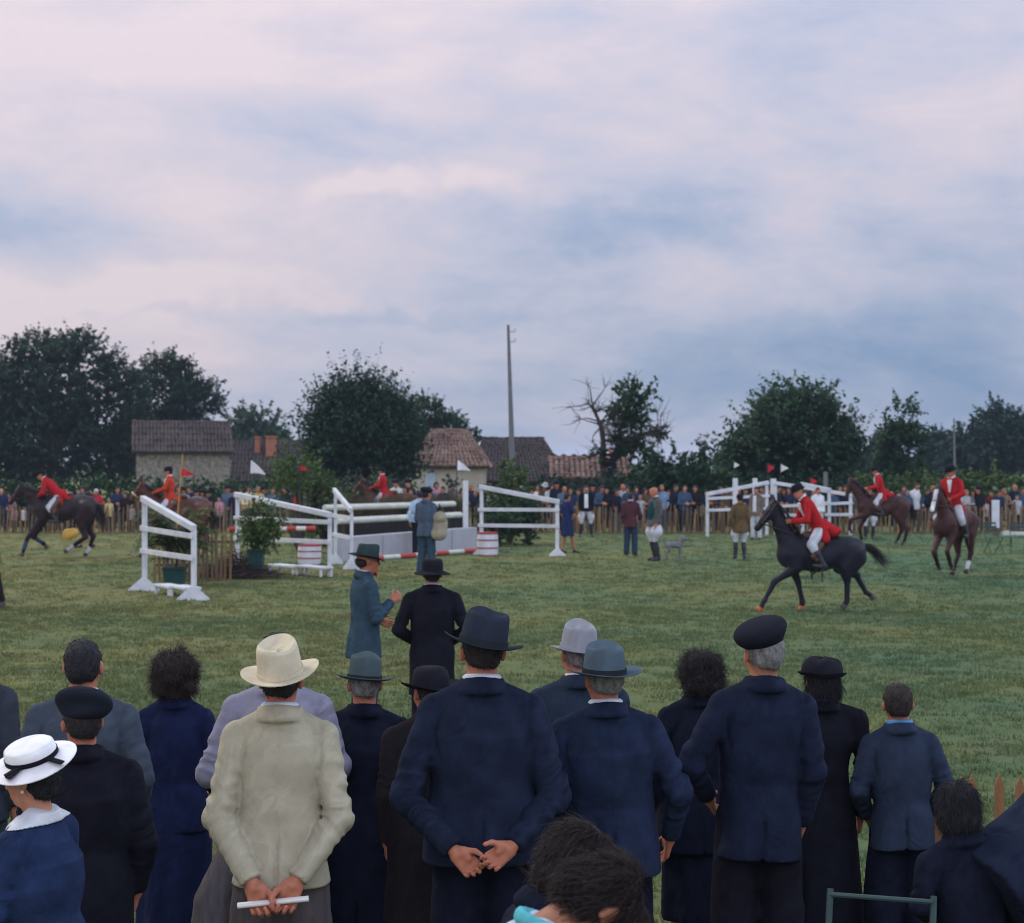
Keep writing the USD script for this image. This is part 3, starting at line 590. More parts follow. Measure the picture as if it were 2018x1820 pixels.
# ================================================================ the paling fence on the far side
PALE = [M(f'paling_{i}', c, rough=0.9, vary=0.3, scale=7, stretch=(1, 1, 0.2), bump=0.4, bscale=30, spec=0.15) for i, c in enumerate([(0.20, 0.125, 0.062), (0.14, 0.093, 0.055), (0.105, 0.078, 0.055), (0.24, 0.155, 0.07)])]
FENCE_D = 65.0
def paling(h, w, r):
    p = np.array([(-w, 0), (w, 0), (w * r.uniform(0.7, 1.0), h * 0.93), (w * r.uniform(-0.2, 0.2), h), (-w * r.uniform(0.7, 1.0), h * 0.94)]); n = 5
    v = np.vstack([np.column_stack([p[:, 0], np.full(n, -0.011), p[:, 1]]), np.column_stack([p[:, 0] * 0.8, np.full(n, 0.011), p[:, 1]])])
    f = [(0, 1, 2), (0, 2, 3), (0, 3, 4), (5, 7, 6), (5, 8, 7), (5, 9, 8)]
    for i in range(n): j = (i + 1) % n; f += [(i, n + j, j), (i, n + i, n + j)]
    return v, np.array(f)
def far_fence():
    r = np.random.default_rng(31); t = thing('paling_fence', (0, FENCE_D, 0), label='long chestnut paling fence holding back the far crowd', cat='fence')
    x = -19.3; count = 0; rest = MB(); rows = []
    while x < 19.3:
        rows.append(x); x += r.uniform(0.078, 0.125)
    keep = set(np.linspace(0, len(rows) - 1, 296).astype(int))
    for i, x in enumerate(rows):
        v, f = paling(r.uniform(0.86, 1.08), r.uniform(0.018, 0.032), r); v = v @ Ry(r.normal() * 0.045).T + [x, r.normal() * 0.012, 0]
        if i in keep: obj('paling', (v, f), PALE[r.integers(0, 4)], t)
        else: rest.add(v, f)
    obj('palings_between', rest.get(), PALE[1], t, kind='stuff')
    for z in (0.28, 0.72):
        b = MB(); xs = np.linspace(-19.4, 19.4, 120); b.tube(np.column_stack([xs, np.full(120, 0.02) + 0.01 * np.sin(xs * 30), z + 0.015 * np.sin(xs * 0.9)]), 0.006, 4); obj('wire', b.get(), M('wire', (0.12, 0.11, 0.10), rough=0.6, metallic=0.5), t)
    for x in np.arange(-18.5, 19, 2.6):
        b = MB(); b.tube([(x, 0.06, -0.1), (x + r.normal() * 0.02, 0.06, 1.12)], [0.045, 0.035], 7); obj('post', b.get(), PALE[1], t, smooth=40)
far_fence()
# ================================================================ people
def skinmat(key, base): return M('skin_' + key, base, rough=0.6, vary=0.14, scale=22, spec=0.3)
SKIN = [skinmat('fair', (0.44, 0.20, 0.13)), skinmat('ruddy', (0.40, 0.145, 0.088)), skinmat('tan', (0.34, 0.145, 0.085))]
def hairmat(key, base): return M('hair_' + key, base, rough=0.7, vary=0.45, scale=45, stretch=(1, 1, 0.5), bump=0.9, bscale=130, spec=0.3, bdist=0.01)
HAIR = {'black': hairmat('black', (0.014, 0.013, 0.018)), 'brown': hairmat('brown', (0.028, 0.019, 0.018)), 'grey': hairmat('grey', (0.20, 0.195, 0.19)), 'dark': hairmat('dark', (0.022, 0.017, 0.018)), 'fair': hairmat('fair', (0.22, 0.14, 0.07)), 'white': hairmat('white', (0.45, 0.44, 0.42))}
EYE = M('eye', (0.02, 0.015, 0.012), rough=0.25); LIP = M('lip', (0.42, 0.10, 0.09), rough=0.5)
SHOE = M('shoe_leather', (0.02, 0.017, 0.017), rough=0.4, vary=0.2, spec=0.5)
BOOT = M('boot_leather', (0.014, 0.015, 0.022), rough=0.35, vary=0.2, spec=0.5)
def smoothstep(a, b, x): t = np.clip((x - a) / (b - a), 0, 1); return t * t * (3 - 2 * t)
HC = np.array([0, 0.0, 1.55])
class Pose:
    """joint positions of a figure 1.75 m tall, standing at the origin and facing +y"""
    def __init__(s, **o):
        s.lean = o.get('lean', 0.0); s.side = o.get('side', 0.0); s.head = o.get('head', (0, 0, 0)); s.stout = o.get('stout', 1.0); s.pel = np.array(o.get('pel', (0, 0, 0.93)), float)
        s.sw = o.get('sw', 1.0); s.neck = o.get('neck', 0.0); s.drop = o.get('drop', 0.020); s.female = o.get('female', False); s.hunch = o.get('hunch', 0.0)
        A = lambda k, d: np.array(o.get(k, d), float)
        s.knL, s.knR = A('knL', (-0.105, 0.02, 0.50)), A('knR', (0.105, 0.02, 0.50)); s.anL, s.anR = A('anL', (-0.115, -0.03, 0.085)), A('anR', (0.115, -0.03, 0.085))
        s.toL, s.toR = A('toL', s.anL + [-0.02, 0.17, -0.055]), A('toR', s.anR + [0.02, 0.17, -0.055])
        Rl = Rx(-s.lean) @ Ry(s.side); s.R = Rl
        s.U = lambda p: s.pel + Rl @ (np.asarray(p, float) - [0, 0, 0.93])
        shx = 0.176 * s.sw
        s.shL, s.shR = s.U((-shx, -0.012 + s.hunch, 1.400)), s.U((shx, -0.012 + s.hunch, 1.400))
        s.elL, s.elR = A('elL', s.U((-shx - 0.030, -0.03, 1.115))), A('elR', s.U((shx + 0.030, -0.03, 1.115)))
        s.wrL, s.wrR = A('wrL', s.U((-shx - 0.025, 0.06, 0.875))), A('wrR', s.U((shx + 0.025, 0.06, 0.875)))
        s.haL, s.haR = o.get('haL'), o.get('haR')
        yaw, pitch, roll = s.head; s.hR = Rl @ Rz(yaw) @ Rx(-pitch) @ Ry(roll)
        s.H = lambda p: s.U(HC + [0, s.neck + 0.008, -s.drop]) + s.hR @ (np.asarray(p, float) - HC)
    def back(s, X):         # points -> the upright trunk's own frame
        return (X - s.pel) @ s.R + np.array([0, 0, 0.93])
    def headback(s, X): return (X - s.U(HC + [0, s.neck + 0.008, -s.drop])) @ s.hR + HC
def head_prims(F, p, fine, ears=True):
    H, R = p.H, p.hR; k = 0.02
    F.ell(H((0, -0.014, 1.662)), (0.0765, 0.096, 0.088), R, k); F.ell(H((0, 0.030, 1.600)), (0.058, 0.064, 0.082), R, 0.03); F.ell(H((0, 0.066, 1.546)), (0.027, 0.024, 0.022), R, 0.025)
    F.cone(p.U((0, -0.022, 1.44)), H((0, -0.008, 1.59)), 0.064, 0.055, 0.03)
    if fine:
        F.cone(H((0, 0.092, 1.652)), H((0, 0.113, 1.610)), 0.008, 0.012, 0.014); F.cone(H((-0.013, 0.098, 1.603)), H((0.013, 0.098, 1.603)), 0.008, 0.008, 0.01)
        F.cone(H((-0.034, 0.082, 1.668)), H((0.034, 0.082, 1.668)), 0.011, 0.011, 0.02)
        for sx in (-1, 1):
            F.ell(H((sx * 0.036, 0.064, 1.608)), (0.025, 0.024, 0.030), R, 0.02); F.ell(H((sx * 0.031, 0.100, 1.645)), (0.016, 0.014, 0.010), R, 0.012, cut=True)
        F.cone(H((-0.019, 0.087, 1.577)), H((0.019, 0.087, 1.577)), 0.008, 0.008, 0.012); F.cone(H((-0.016, 0.086, 1.566)), H((0.016, 0.086, 1.566)), 0.009, 0.009, 0.010)
    else:
        F.cone(H((0, 0.090, 1.652)), H((0, 0.108, 1.612)), 0.012, 0.016, 0.01)
    if ears:
        for sx in (-1, 1):
            F.ell(H((sx * 0.080, -0.010, 1.630)), (0.012, 0.020, 0.034), R @ Rz(sx * 0.35), 0.008)
            if fine: F.ell(H((sx * 0.092, 0.0, 1.634)), (0.007, 0.010, 0.018), R, 0.006, cut=True)
def hand(wrist, toward, palm, side, curl=0.45, h=0.006, fat=1.0, spread=0.12, thumb=0.7, size=1.0, index=None):
    """a hand: palm, four unequal bent fingers and a thumb that leaves the side of the palm. toward: wrist->knuckles, palm: the way the palm faces, side: +1 right hand"""
    w = np.asarray(wrist, float); t = np.asarray(toward, float); t /= np.linalg.norm(t); n = np.asarray(palm, float); n = n - (n @ t) * t; n /= np.linalg.norm(n)
    s = np.cross(t, n) * side          # towards the thumb
    S = size; q = lambda a, b, c: w + S * (a * t + b * s + c * n)
    F = Field(w - 0.21 * S, w + 0.21 * S, h)
    r = lambda x: x * fat * S
    F.cone(q(-0.012, 0, 0), q(0.012, 0, 0), r(0.025), r(0.026), 0.01)
    lens = (0.070, 0.078, 0.072, 0.056); offs = (0.030, 0.010, -0.010, -0.029); rad = (0.0092, 0.0095, 0.009, 0.008); kn = (0.088, 0.092, 0.088, 0.080)
    for i in range(4): F.cone(q(0.01, offs[i] * 0.6, 0), q(kn[i], offs[i], 0), r(0.017), r(0.0125), 0.010)
    F.cone(q(0.02, 0.022, 0.012), q(0.05, 0.018, 0.012), r(0.018), r(0.014), 0.012)
    for i in range(4):
        c = curl if np.isscalar(curl) else curl[i]; p = q(kn[i], offs[i], 0); ang = 0.25 * c; L = lens[i] * S
        for j, fr in enumerate((0.46, 0.30, 0.24)):
            ang += c * (0.75 if j == 0 else 1.0); dv = math.cos(ang) * t + math.sin(ang) * n + spread * (offs[i] / 0.03) * s; dv /= np.linalg.norm(dv)
            p2 = p + dv * L * fr; F.cone(p, p2, r(rad[i] * (1 - 0.07 * j)), r(rad[i] * (0.95 - 0.09 * j)), 0.003); p = p2
    a = q(0.020, 0.028, 0.008); d1 = 0.62 * t + thumb * s + 0.30 * n; d1 /= np.linalg.norm(d1); b = a + d1 * 0.042 * S; d2 = d1 + 0.4 * t - 0.3 * s + 0.25 * n; d2 /= np.linalg.norm(d2); c2 = b + d2 * 0.030 * S
    F.cone(a, b, r(0.014), r(0.0115), 0.006); F.cone(b, c2, r(0.0115), r(0.0095), 0.004)
    return F.mesh(1)
def hand_of(p, s, o, fine):
    wr, el, spec = (p.wrL, p.elL, p.haL) if s < 0 else (p.wrR, p.elR, p.haR)
    fore = (wr - el) / np.linalg.norm(wr - el); spec = spec or {}
    toward = spec.get('toward', fore); pal = spec.get('palm', np.array([-s, 0.15, 0]) + 0.001)
    h = 0.0055 if fine else 0.011
    return hand(wr + fore * 0.012, toward, pal, s * (1 if True else -1), spec.get('curl', 0.4), h, 1.0 if fine else 1.2, spec.get('spread', 0.1), spec.get('thumb', 0.7), spec.get('size', 1.0))
def bounds(p, m=0.16):
    a = np.array([p.shL, p.shR, p.elL, p.elR, p.wrL, p.wrR, p.pel, p.knL, p.knR, p.anL, p.anR, p.toL, p.toR, p.H((0, 0, 1.76)), p.H((0, 0.1, 1.6)), p.pel + [0, 0, 0.1]])
    return a.min(0) - m, a.max(0) + m
def make_body(p, h, fine):
    lo, hi = bounds(p); F = Field(lo, hi, h); g = p.stout
    F.ell(p.U((0, 0, 1.30)), (0.125 * g, 0.085, 0.15), p.R, 0.03); F.ell(p.U((0, 0, 1.05)), (0.115 * g, 0.08, 0.15), p.R, 0.05); F.ell(p.pel, (0.125 * g, 0.085, 0.10), p.R, 0.05)
    F.cone(p.U((-0.12, -0.01, 1.42)), p.U((0.12, -0.01, 1.42)), 0.05, 0.05, 0.04)
    for sx, kn, an, to, sh, el, wr in ((-1, p.knL, p.anL, p.toL, p.shL, p.elL, p.wrL), (1, p.knR, p.anR, p.toR, p.shR, p.elR, p.wrR)):
        hp = p.pel + p.R @ np.array([sx * 0.09, 0, -0.02])
        F.cone(hp, kn, 0.075, 0.050, 0.03); F.cone(kn, kn * 0.65 + an * 0.35, 0.05, 0.054, 0.02); F.cone(kn * 0.65 + an * 0.35, an, 0.054, 0.036, 0.02); F.cone(an + [0, 0, -0.03], to, 0.034, 0.026, 0.02)
        F.cone(sh, el, 0.040, 0.034, 0.03); F.cone(el, wr, 0.034, 0.025, 0.02)
    if not fine: head_prims(F, p, False)
    m = F.mesh(1)
    parts = [m]
    if fine:
        c = p.H((0, 0, 1.62)); G = Field(c - 0.22, c + 0.22, fine); head_prims(G, p, True); parts.append(G.mesh(1))
    return parts
def limb_fold(amp, n, seed, peak=0.9, width=0.45):
    """creases that run round a sleeve or leg, sharpest near the joint"""
    def fn(t, q):
        a = np.arctan2(q[..., 1], q[..., 0]); w = 0.25 + np.exp(-((t - peak) / width) ** 2)
        x = np.stack([np.cos(a) * 0.55 + 7, np.sin(a) * 0.55 + 3, t * n * 2.6 + 0.55 * np.cos(a + seed)], -1)
        f = 1 - 2 * np.abs(meshkit.noise(x, abs(seed) + 5) - 0.5); g = meshkit.noise(x * 1.9, abs(seed) + 9)
        return amp * w * (1.7 * f ** 1.5 + 0.8 * g - 1.25)
    return fn
def back_fold(amp, seed, hem):
    r = np.random.default_rng(seed); ph = r.uniform(0, 6.28, 4)
    def fn(q):
        x, z = q[..., 0], q[..., 2]
        w = smoothstep(1.40, 1.0, z); diag = np.sin(26 * (z - 1.05) + 16 * np.abs(x) + ph[0]) * np.exp(-((z - 1.06) / 0.14) ** 2)
        drape = np.sin(30 * x + 3 * np.sin(5 * z + ph[1]) + ph[2]) * smoothstep(1.05, hem, z)
        return amp * (0.55 * diag + 0.7 * drape * w + 0.4 * np.sin(9 * z + 14 * x + ph[3]))
    return fn
def make_top(p, h, hem=0.80, loose=1.0, sleeve=1.0, seed=0, fold=0.009, flare=1.0, collar=True, waist=1.0, pad=1.0, shoulder_z=0.0, sleeve_r=1.0, slit=True, region=None, grow=0.0):
    """jacket, coat, blouse or dress bodice: a draped trunk with sleeves (sleeve: 1 to the wrist, 0.5 to the elbow, 0 none)"""
    lo, hi = bounds(p, 0.2); lo[2] = min(lo[2], p.pel[2] + (hem - 0.93) - 0.05); F = Field(lo, hi, h); g = p.stout * loose; f = p.female
    sw = p.sw; sh = 0.16 if f else 0.182
    prof = [(hem, 0, 0.0, (0.195 if f else 0.19) * g * flare, 0.145 * g * flare), (0.93, 0, 0, (0.185 if f else 0.182) * g * (1 + 0.3 * (flare - 1)), 0.14 * g), (1.06, 0, 0, (0.145 if f else 0.168) * g * waist, 0.115 * g * waist), (1.20, 0, -0.004, (0.16 if f else 0.180) * g, 0.125 * g),
            (1.30, 0, -0.012, sh * sw * 1.00 * (0.7 + 0.3 * g), 0.122 * g), (1.37, 0, -0.015, sh * sw * 0.93, 0.108), (1.42, 0, -0.018, sh * sw * 0.70, 0.088), (1.46, 0, -0.02, 0.085, 0.068), (1.49, 0, -0.02, 0.070, 0.060)]
    if hem > 0.93: prof = [prof[0]] + [q for q in prof[2:] if q[0] > hem + 0.02]
    c = [p.U((x, y, z)) for x in (-0.3, 0.3) for y in (-0.22, 0.22) for z in (hem, 1.5)]
    F.loft(prof, 0.015, p.back, back_fold(fold, seed, hem), (np.min(c, 0), np.max(c, 0)), p=2.35)
    for s, shd, el, wr in ((-1, p.shL, p.elL, p.wrL), (1, p.shR, p.elR, p.wrR)):
        F.cone(p.U((s * 0.045, -0.018, 1.462 + shoulder_z)), shd + p.R @ np.array([-s * 0.012, 0, 0.006 * pad]), 0.052, 0.050 * pad, 0.035)
        if sleeve > 0:
            fm = 0.88 if f else 1.0; e2 = el if sleeve >= 0.5 else shd + (el - shd) * sleeve * 2
            F.cone(shd + p.R @ np.array([-s * 0.008, 0, -0.012]), e2, 0.066 * sleeve_r * fm, 0.054 * sleeve_r * fm, 0.011, fold=limb_fold(fold * 1.15, 3.0, seed + 3 * s + 9), cap=sleeve < 0.5)
            if sleeve > 0.5:
                w2 = el + (wr - el) * ((sleeve - 0.5) * 2); F.cone(el, w2, 0.054 * sleeve_r * fm, 0.044 * sleeve_r, 0.014, fold=limb_fold(fold * 1.15, 2.6, seed + 5 * s + 20, 0.1, 0.45), cap=True)
    if collar:
        for z, rr, q0 in ((1.478, 0.078, 0.017), (1.496, 0.071, 0.014), (1.512, 0.067, 0.010)):
            a = np.linspace(-1.8, 1.8, 13) - PI / 2; pts = [p.U((rr * math.cos(q), -0.018 + 0.95 * rr * math.sin(q), z - 0.022 * (1 - math.cos(q + PI / 2)))) for q in a]
            for i in range(12): F.cone(pts[i], pts[i + 1], q0, q0, 0.006)
    if collar and h < 0.016:      # the turned-down collar lies as a raised edge on the back
        X = np.stack(np.meshgrid(*F.ax, indexing='ij'), -1); q = p.back(X); reg = (1.452 + 0.10 * np.minimum(np.abs(q[..., 0]), 0.1) - q[..., 2]) * 0.9; reg = np.maximum(reg, np.abs(q[..., 0]) - 0.088)
        F.F = np.minimum(F.F, np.maximum(F.F - 0.0095, reg)).astype(np.float32)
    if slit and fold > 0:
        def seam(X):
            q = p.back(X); g = (0.005 + 0.010 * smoothstep(hem + 0.24, hem + 0.16, q[..., 2])) * np.exp(-(q[..., 0] / 0.008) ** 2) * (q[..., 1] < 0) * smoothstep(1.47, 1.42, q[..., 2])
            c = 0.166 * p.sw + 0.05 * (1.40 - q[..., 2]) * 0 - 0.22 * np.maximum(1.30 - q[..., 2], 0)
            return g + 0.006 * np.exp(-((np.abs(q[..., 0]) - c) / 0.007) ** 2) * smoothstep(1.16, 1.22, q[..., 2]) * smoothstep(1.50, 1.44, q[..., 2]) * (q[..., 1] < 0.03)
        F.warp(seam)
    if region is not None:
        X = np.stack(np.meshgrid(*F.ax, indexing='ij'), -1); F.F = np.maximum(F.F - grow, region(p.back(X))).astype(np.float32)
    return F.mesh(1)
def make_collar(p, h, r=0.0085, z=1.530, open_=1.75):
    c = p.U((0, 0, z)); F = Field(c - 0.14, c + 0.14, h); a = np.linspace(-open_, open_, 13) - PI / 2
    pts = [p.U((0.063 * math.cos(q), -0.016 + 0.062 * math.sin(q), z - 0.012 + 0.010 * math.sin(q + PI) )) for q in a]
    for i in range(12): F.cone(pts[i], pts[i + 1], r, r, 0.004); F.cone(pts[i] - p.R @ np.array([0, 0, 0.014]), pts[i + 1] - p.R @ np.array([0, 0, 0.014]), r, r, 0.012)
    return F.mesh(1)
def make_trousers(p, h, wide=1.0, end=1.0, seed=0, fold=0.006, breeches=False):
    lo, hi = bounds(p, 0.2); hi[2] = p.pel[2] + 0.25; F = Field(lo, hi, h); g = p.stout
    F.ell(p.pel + p.R @ np.array([0, 0, 0.0]), (0.158 * g, 0.118 * g, 0.13), p.R, 0.03); F.ell(p.pel + p.R @ np.array([0, 0, 0.10]), (0.142 * g, 0.100 * g, 0.07), p.R, 0.03)
    for s, kn, an in ((-1, p.knL, p.anL), (1, p.knR, p.anR)):
        hp = p.pel + p.R @ np.array([s * 0.085, 0, -0.03])
        if breeches:
            mid = hp * 0.45 + kn * 0.55; out = np.array([s * 0.035, 0, 0])
            F.cone(hp, mid + out, 0.100, 0.115 * wide, 0.04, fold=limb_fold(fold, 2, seed + s + 50)); F.cone(mid + out, kn + [0, 0, 0.0], 0.112 * wide, 0.062, 0.03, fold=limb_fold(fold, 2.5, seed + s + 4)); F.cone(kn, kn * 0.8 + an * 0.2, 0.062, 0.056, 0.01)
        else:
            a2 = kn + (an - kn) * end * 0.97
            F.cone(hp, kn, 0.100, 0.078 * wide, 0.03, fold=limb_fold(fold, 2, seed + s + 50)); F.cone(kn, a2, 0.078 * wide, 0.072 * wide, 0.02, fold=limb_fold(fold, 3, seed + s + 4))
    return F.mesh(1)
def make_skirt(p, h, hem=0.45, flare=1.0, seed=0):
    prof = [(hem, 0, 0, 0.20 * flare, 0.17 * flare), (0.75, 0, 0, 0.20, 0.155), (0.93, 0, 0, 0.185, 0.14), (1.07, 0, 0, 0.140, 0.11)]; r = np.random.default_rng(seed); ph = r.uniform(0, 6)
    F = Field((-0.36, -0.34, hem - 0.03), (0.36, 0.34, 1.1), h)
    F.loft(prof, 0.01, None, lambda q: 0.012 * np.sin(7 * np.arctan2(q[..., 1], q[..., 0]) + ph) * smoothstep(0.95, hem, q[..., 2]), ((-0.33, -0.3, hem), (0.33, 0.3, 1.07)))
    v, f = F.mesh(1); return v + [0, 0, p.pel[2] - 0.93], f
def make_shoes(p, h, boots=False):
    out = []
    for an, to, kn in ((p.anL, p.toL, p.knL), (p.anR, p.toR, p.knR)):
        a = np.array([an, to, kn if boots else an]); F = Field(a.min(0) - 0.1, a.max(0) + 0.1, h); dn = np.array([0, 0, -0.035]) if abs(to[2] - an[2]) < 0.12 else (to - an) * 0
        fw = (to - an) / np.linalg.norm(to - an)
        F.cone(an + dn - fw * 0.025, to, 0.040, 0.034, 0.02); F.cone(an, an + dn * 0.6 - fw * 0.03, 0.042, 0.038, 0.02)
        if boots: F.cone(an, kn * 0.55 + an * 0.45, 0.045, 0.064, 0.02); F.cone(kn * 0.55 + an * 0.45, kn * 0.92 + an * 0.08, 0.064, 0.060, 0.02)
        zmin = min(an[2], to[2]) - 0.085
        out.append(F.mesh(1))
    return out
def make_hair(p, h, style='short', seed=0, covered=False):
    c = p.H((0, 0, 1.64)); F = Field(c - 0.28, c + 0.28, h); H, R = p.H, p.hR
    if style == 'short':
        F.ell(H((0, -0.020, 1.668)), (0.081, 0.099, 0.093), R, 0.02); F.ell(H((0, -0.052, 1.615)), (0.060, 0.056, 0.062), R, 0.03)
        cutp = [((0, 0.105, 1.585), (0.12, 0.098, 0.095)), ((0.0, 0.0, 1.50), (0.2, 0.2, 0.078)), ((-0.09, 0.006, 1.625), (0.03, 0.022, 0.036)), ((0.09, 0.006, 1.625), (0.03, 0.022, 0.036))]
        amp, fr = 0.006, 28
    elif style == 'fringe':      # the grey rim of a balding head
        F.ell(H((0, -0.046, 1.618)), (0.0775, 0.070, 0.056), R, 0.02); cutp = [((0, 0.048, 1.62), (0.2, 0.075, 0.2)), ((-0.09, 0.006, 1.625), (0.03, 0.022, 0.036)), ((0.09, 0.006, 1.625), (0.03, 0.022, 0.036))]; amp, fr = 0.004, 30
    elif style == 'curly':
        F.ell(H((0, -0.025, 1.672)), (0.108, 0.115, 0.105), R, 0.02); F.ell(H((0, -0.045, 1.605)), (0.112, 0.095, 0.090), R, 0.03)
        cutp = [((0, 0.115, 1.60), (0.085, 0.085, 0.10))]; amp, fr = 0.034, 26
    elif style == 'bob':
        F.ell(H((0, -0.022, 1.668)), (0.092, 0.106, 0.098), R, 0.02); F.ell(H((0, -0.040, 1.590)), (0.094, 0.080, 0.090), R, 0.03)
        cutp = [((0, 0.12, 1.60), (0.085, 0.095, 0.10)), ((0.0, 0.0, 1.47), (0.2, 0.2, 0.05))]; amp, fr = 0.010, 22
    elif style == 'nape':
        F.ell(H((0, -0.028, 1.655)), (0.084, 0.096, 0.094), R, 0.02); F.ell(H((0, -0.062, 1.592)), (0.072, 0.058, 0.062), R, 0.03)
        cutp = [((0, 0.10, 1.58), (0.13, 0.105, 0.12)), ((0.0, 0.0, 1.48), (0.2, 0.2, 0.06))]; amp, fr = 0.010, 22
    elif style == 'wavy':
        F.ell(H((0, -0.020, 1.672)), (0.084, 0.103, 0.096), R, 0.02); F.ell(H((0, -0.052, 1.610)), (0.072, 0.066, 0.074), R, 0.03); F.ell(H((0.02, 0.05, 1.712)), (0.062, 0.055, 0.046), R, 0.03)
        cutp = [((0, 0.115, 1.58), (0.11, 0.095, 0.105)), ((0.0, 0.0, 1.49), (0.2, 0.2, 0.055)), ((-0.09, 0.010, 1.625), (0.03, 0.024, 0.034)), ((0.09, 0.010, 1.625), (0.03, 0.024, 0.034))]; amp, fr = 0.020, 16
    for cc, rr in cutp: F.ell(H(cc), rr, R, 0.012, cut=True)
    if h < 0.016: F.warp(lambda X: amp * (meshkit.fbm(p.headback(X) * np.array([fr, fr, fr * 0.75]), 3, seed) - 0.5) * 2)
    if covered:
        X = np.stack(np.meshgrid(*F.ax, indexing='ij'), -1); F.F = np.maximum(F.F, p.headback(X)[..., 2] - 1.695).astype(np.float32)
    return F.mesh(1)
def make_hat(kind, seed=0, n=44, dims=None):
    """hats in the head's own frame; dims: brim half width, brim half depth, crown half width, crown half depth, crown height"""
    bx, by, cx, cy, ch = dims or {'fedora': (0.148, 0.164, 0.088, 0.108, 0.118), 'bowler': (0.125, 0.145, 0.083, 0.100, 0.105), 'wide': (0.200, 0.205, 0.090, 0.102, 0.072), 'cloche': (0.125, 0.13, 0.098, 0.108, 0.10)}[kind]
    r = np.random.default_rng(seed); ph = r.uniform(0, 6.28); th = np.arange(n) * 2 * PI / n; c, s = np.cos(th), np.sin(th); rings = []
    def brim(u, top):
        x, y = (cx * 0.97 + (bx - cx) * u) * c, (cy * 0.97 + (by - cy) * u) * s
        if kind == 'fedora': z = u ** 1.5 * (0.030 * c ** 2 - 0.010 * np.maximum(s, 0) ** 2 + 0.018 * np.maximum(-s, 0) ** 2) - 0.010 * u + 0.004 * u * np.sin(2 * th + ph)
        elif kind == 'wide': z = -0.022 * u ** 1.4 + 0.006 * u * np.sin(2 * th + ph)
        elif kind == 'cloche': z = 0.028 * u * (0.5 + 0.5 * np.maximum(-s, 0)) + 0.004 * np.sin(3 * th + ph)
        else: z = 0.030 * u ** 2 * c ** 2
        return np.stack([x, y, z + (0.004 if top else 0)], 1)
    for u in (0.0, 0.35, 0.7, 0.93, 1.0): rings.append(brim(u, False))
    for u in (1.0, 0.93, 0.7, 0.35, 0.08): rings.append(brim(u, True))
    if kind in ('fedora',): prof = [(1.0, 0.02), (0.985, 0.035), (0.97, 0.3), (0.94, 0.6), (0.905, 0.86), (0.87, 0.955), (0.80, 1.0), (0.68, 0.995), (0.5, 0.985), (0.25, 0.975), (0.03, 0.97)]
    elif kind == 'wide': prof = [(1.0, 0.05), (1.0, 0.3), (0.985, 0.6), (0.95, 0.85), (0.85, 0.97), (0.6, 1.0), (0.3, 1.01), (0.03, 1.01)]
    else: prof = [(1.0, 0.05), (1.0, 0.3), (0.97, 0.55), (0.88, 0.8), (0.72, 0.93), (0.5, 0.985), (0.25, 1.0), (0.03, 1.0)]
    for q, z in prof:
        x, y, zz = cx * q * c, cy * q * s, np.full(n, ch * z)
        if kind == 'fedora':
            zz = zz + (0.016 * np.maximum(s, -0.2) - 0.006) * smoothstep(0.4, 1.0, z)
            zz = zz - 0.026 * smoothstep(0.80, 0.35, q) * (z > 0.9) * (0.8 + 0.4 * (s > 0)) + 0.003 * smoothstep(0.7, 0.98, z) * np.sin(3 * th + ph)
            x = x * (1 - 0.26 * smoothstep(0.45, 1.0, z) * smoothstep(0.0, 0.09, y))
            zz = zz + 0.004 * np.sin(2 * th + ph)
        if kind == 'cloche': zz = zz + 0.006 * np.sin(5 * th + ph) * (q < 0.9)
        rings.append(np.stack([x, y, zz], 1))
    v = np.vstack(rings); m = len(rings); f = []
    for i in range(m - 1):
        for j in range(n):
            k = (j + 1) % n; f += [(i * n + j, i * n + k, (i + 1) * n + k), (i * n + j, (i + 1) * n + k, (i + 1) * n + j)]
    v = np.vstack([v, v[-n:].mean(0)]); f += [((m - 1) * n + j, (m - 1) * n + (j + 1) % n, len(v) - 1) for j in range(n)]
    return v, np.array(f)
def make_band(kind, h=0.026, dims=None, n=44):
    bx, by, cx, cy, ch = dims or {'fedora': (0.148, 0.164, 0.088, 0.108, 0.118), 'bowler': (0.125, 0.145, 0.083, 0.100, 0.105), 'wide': (0.200, 0.205, 0.090, 0.102, 0.072), 'cloche': (0.125, 0.13, 0.098, 0.108, 0.10)}[kind]
    th = np.arange(n) * 2 * PI / n; v = []
    for z, g in ((0.004, 1.035), (h, 1.03), (h, 0.99), (0.004, 0.99)): v.append(np.stack([cx * g * np.cos(th), cy * g * np.sin(th), np.full(n, z)], 1))
    f = []
    for i in range(4):
        for j in range(n): k = (j + 1) % n; a = (i + 1) % 4; f += [(i * n + j, i * n + k, a * n + k), (i * n + j, a * n + k, a * n + j)]
    return np.vstack(v), np.array(f)
def make_beret(p, h, tilt=(0.25, 0.1), size=1.0, off=(0, 0, 0)):
    c = p.H((0, 0, 1.72)); F = Field(c - 0.24, c + 0.24, h); T = p.hR @ Rx(tilt[0]) @ Ry(tilt[1]); H = p.H
    F.ell(H(np.array((0, -0.012, 1.700)) + off), (0.088, 0.106, 0.050), p.hR, 0.02)
    F.ell(H(np.array((0, -0.018, 1.738)) + off), (0.124 * size, 0.136 * size, 0.050), T, 0.055)
    F.cone(H(np.array((0, -0.015, 1.78)) + off), H(np.array((0, -0.015, 1.792)) + off), 0.004, 0.003, 0.004)
    return F.mesh(1)
def on_head(mesh, p, z=1.660, y=-0.012, tilt=(0, 0), x=0.0):
    v, f = mesh; T = Rx(tilt[0]) @ Ry(tilt[1])
    return (v @ T.T + [x, y, z] - HC) @ p.hR.T + p.U(HC + [0, p.neck + 0.008, -p.drop]), f
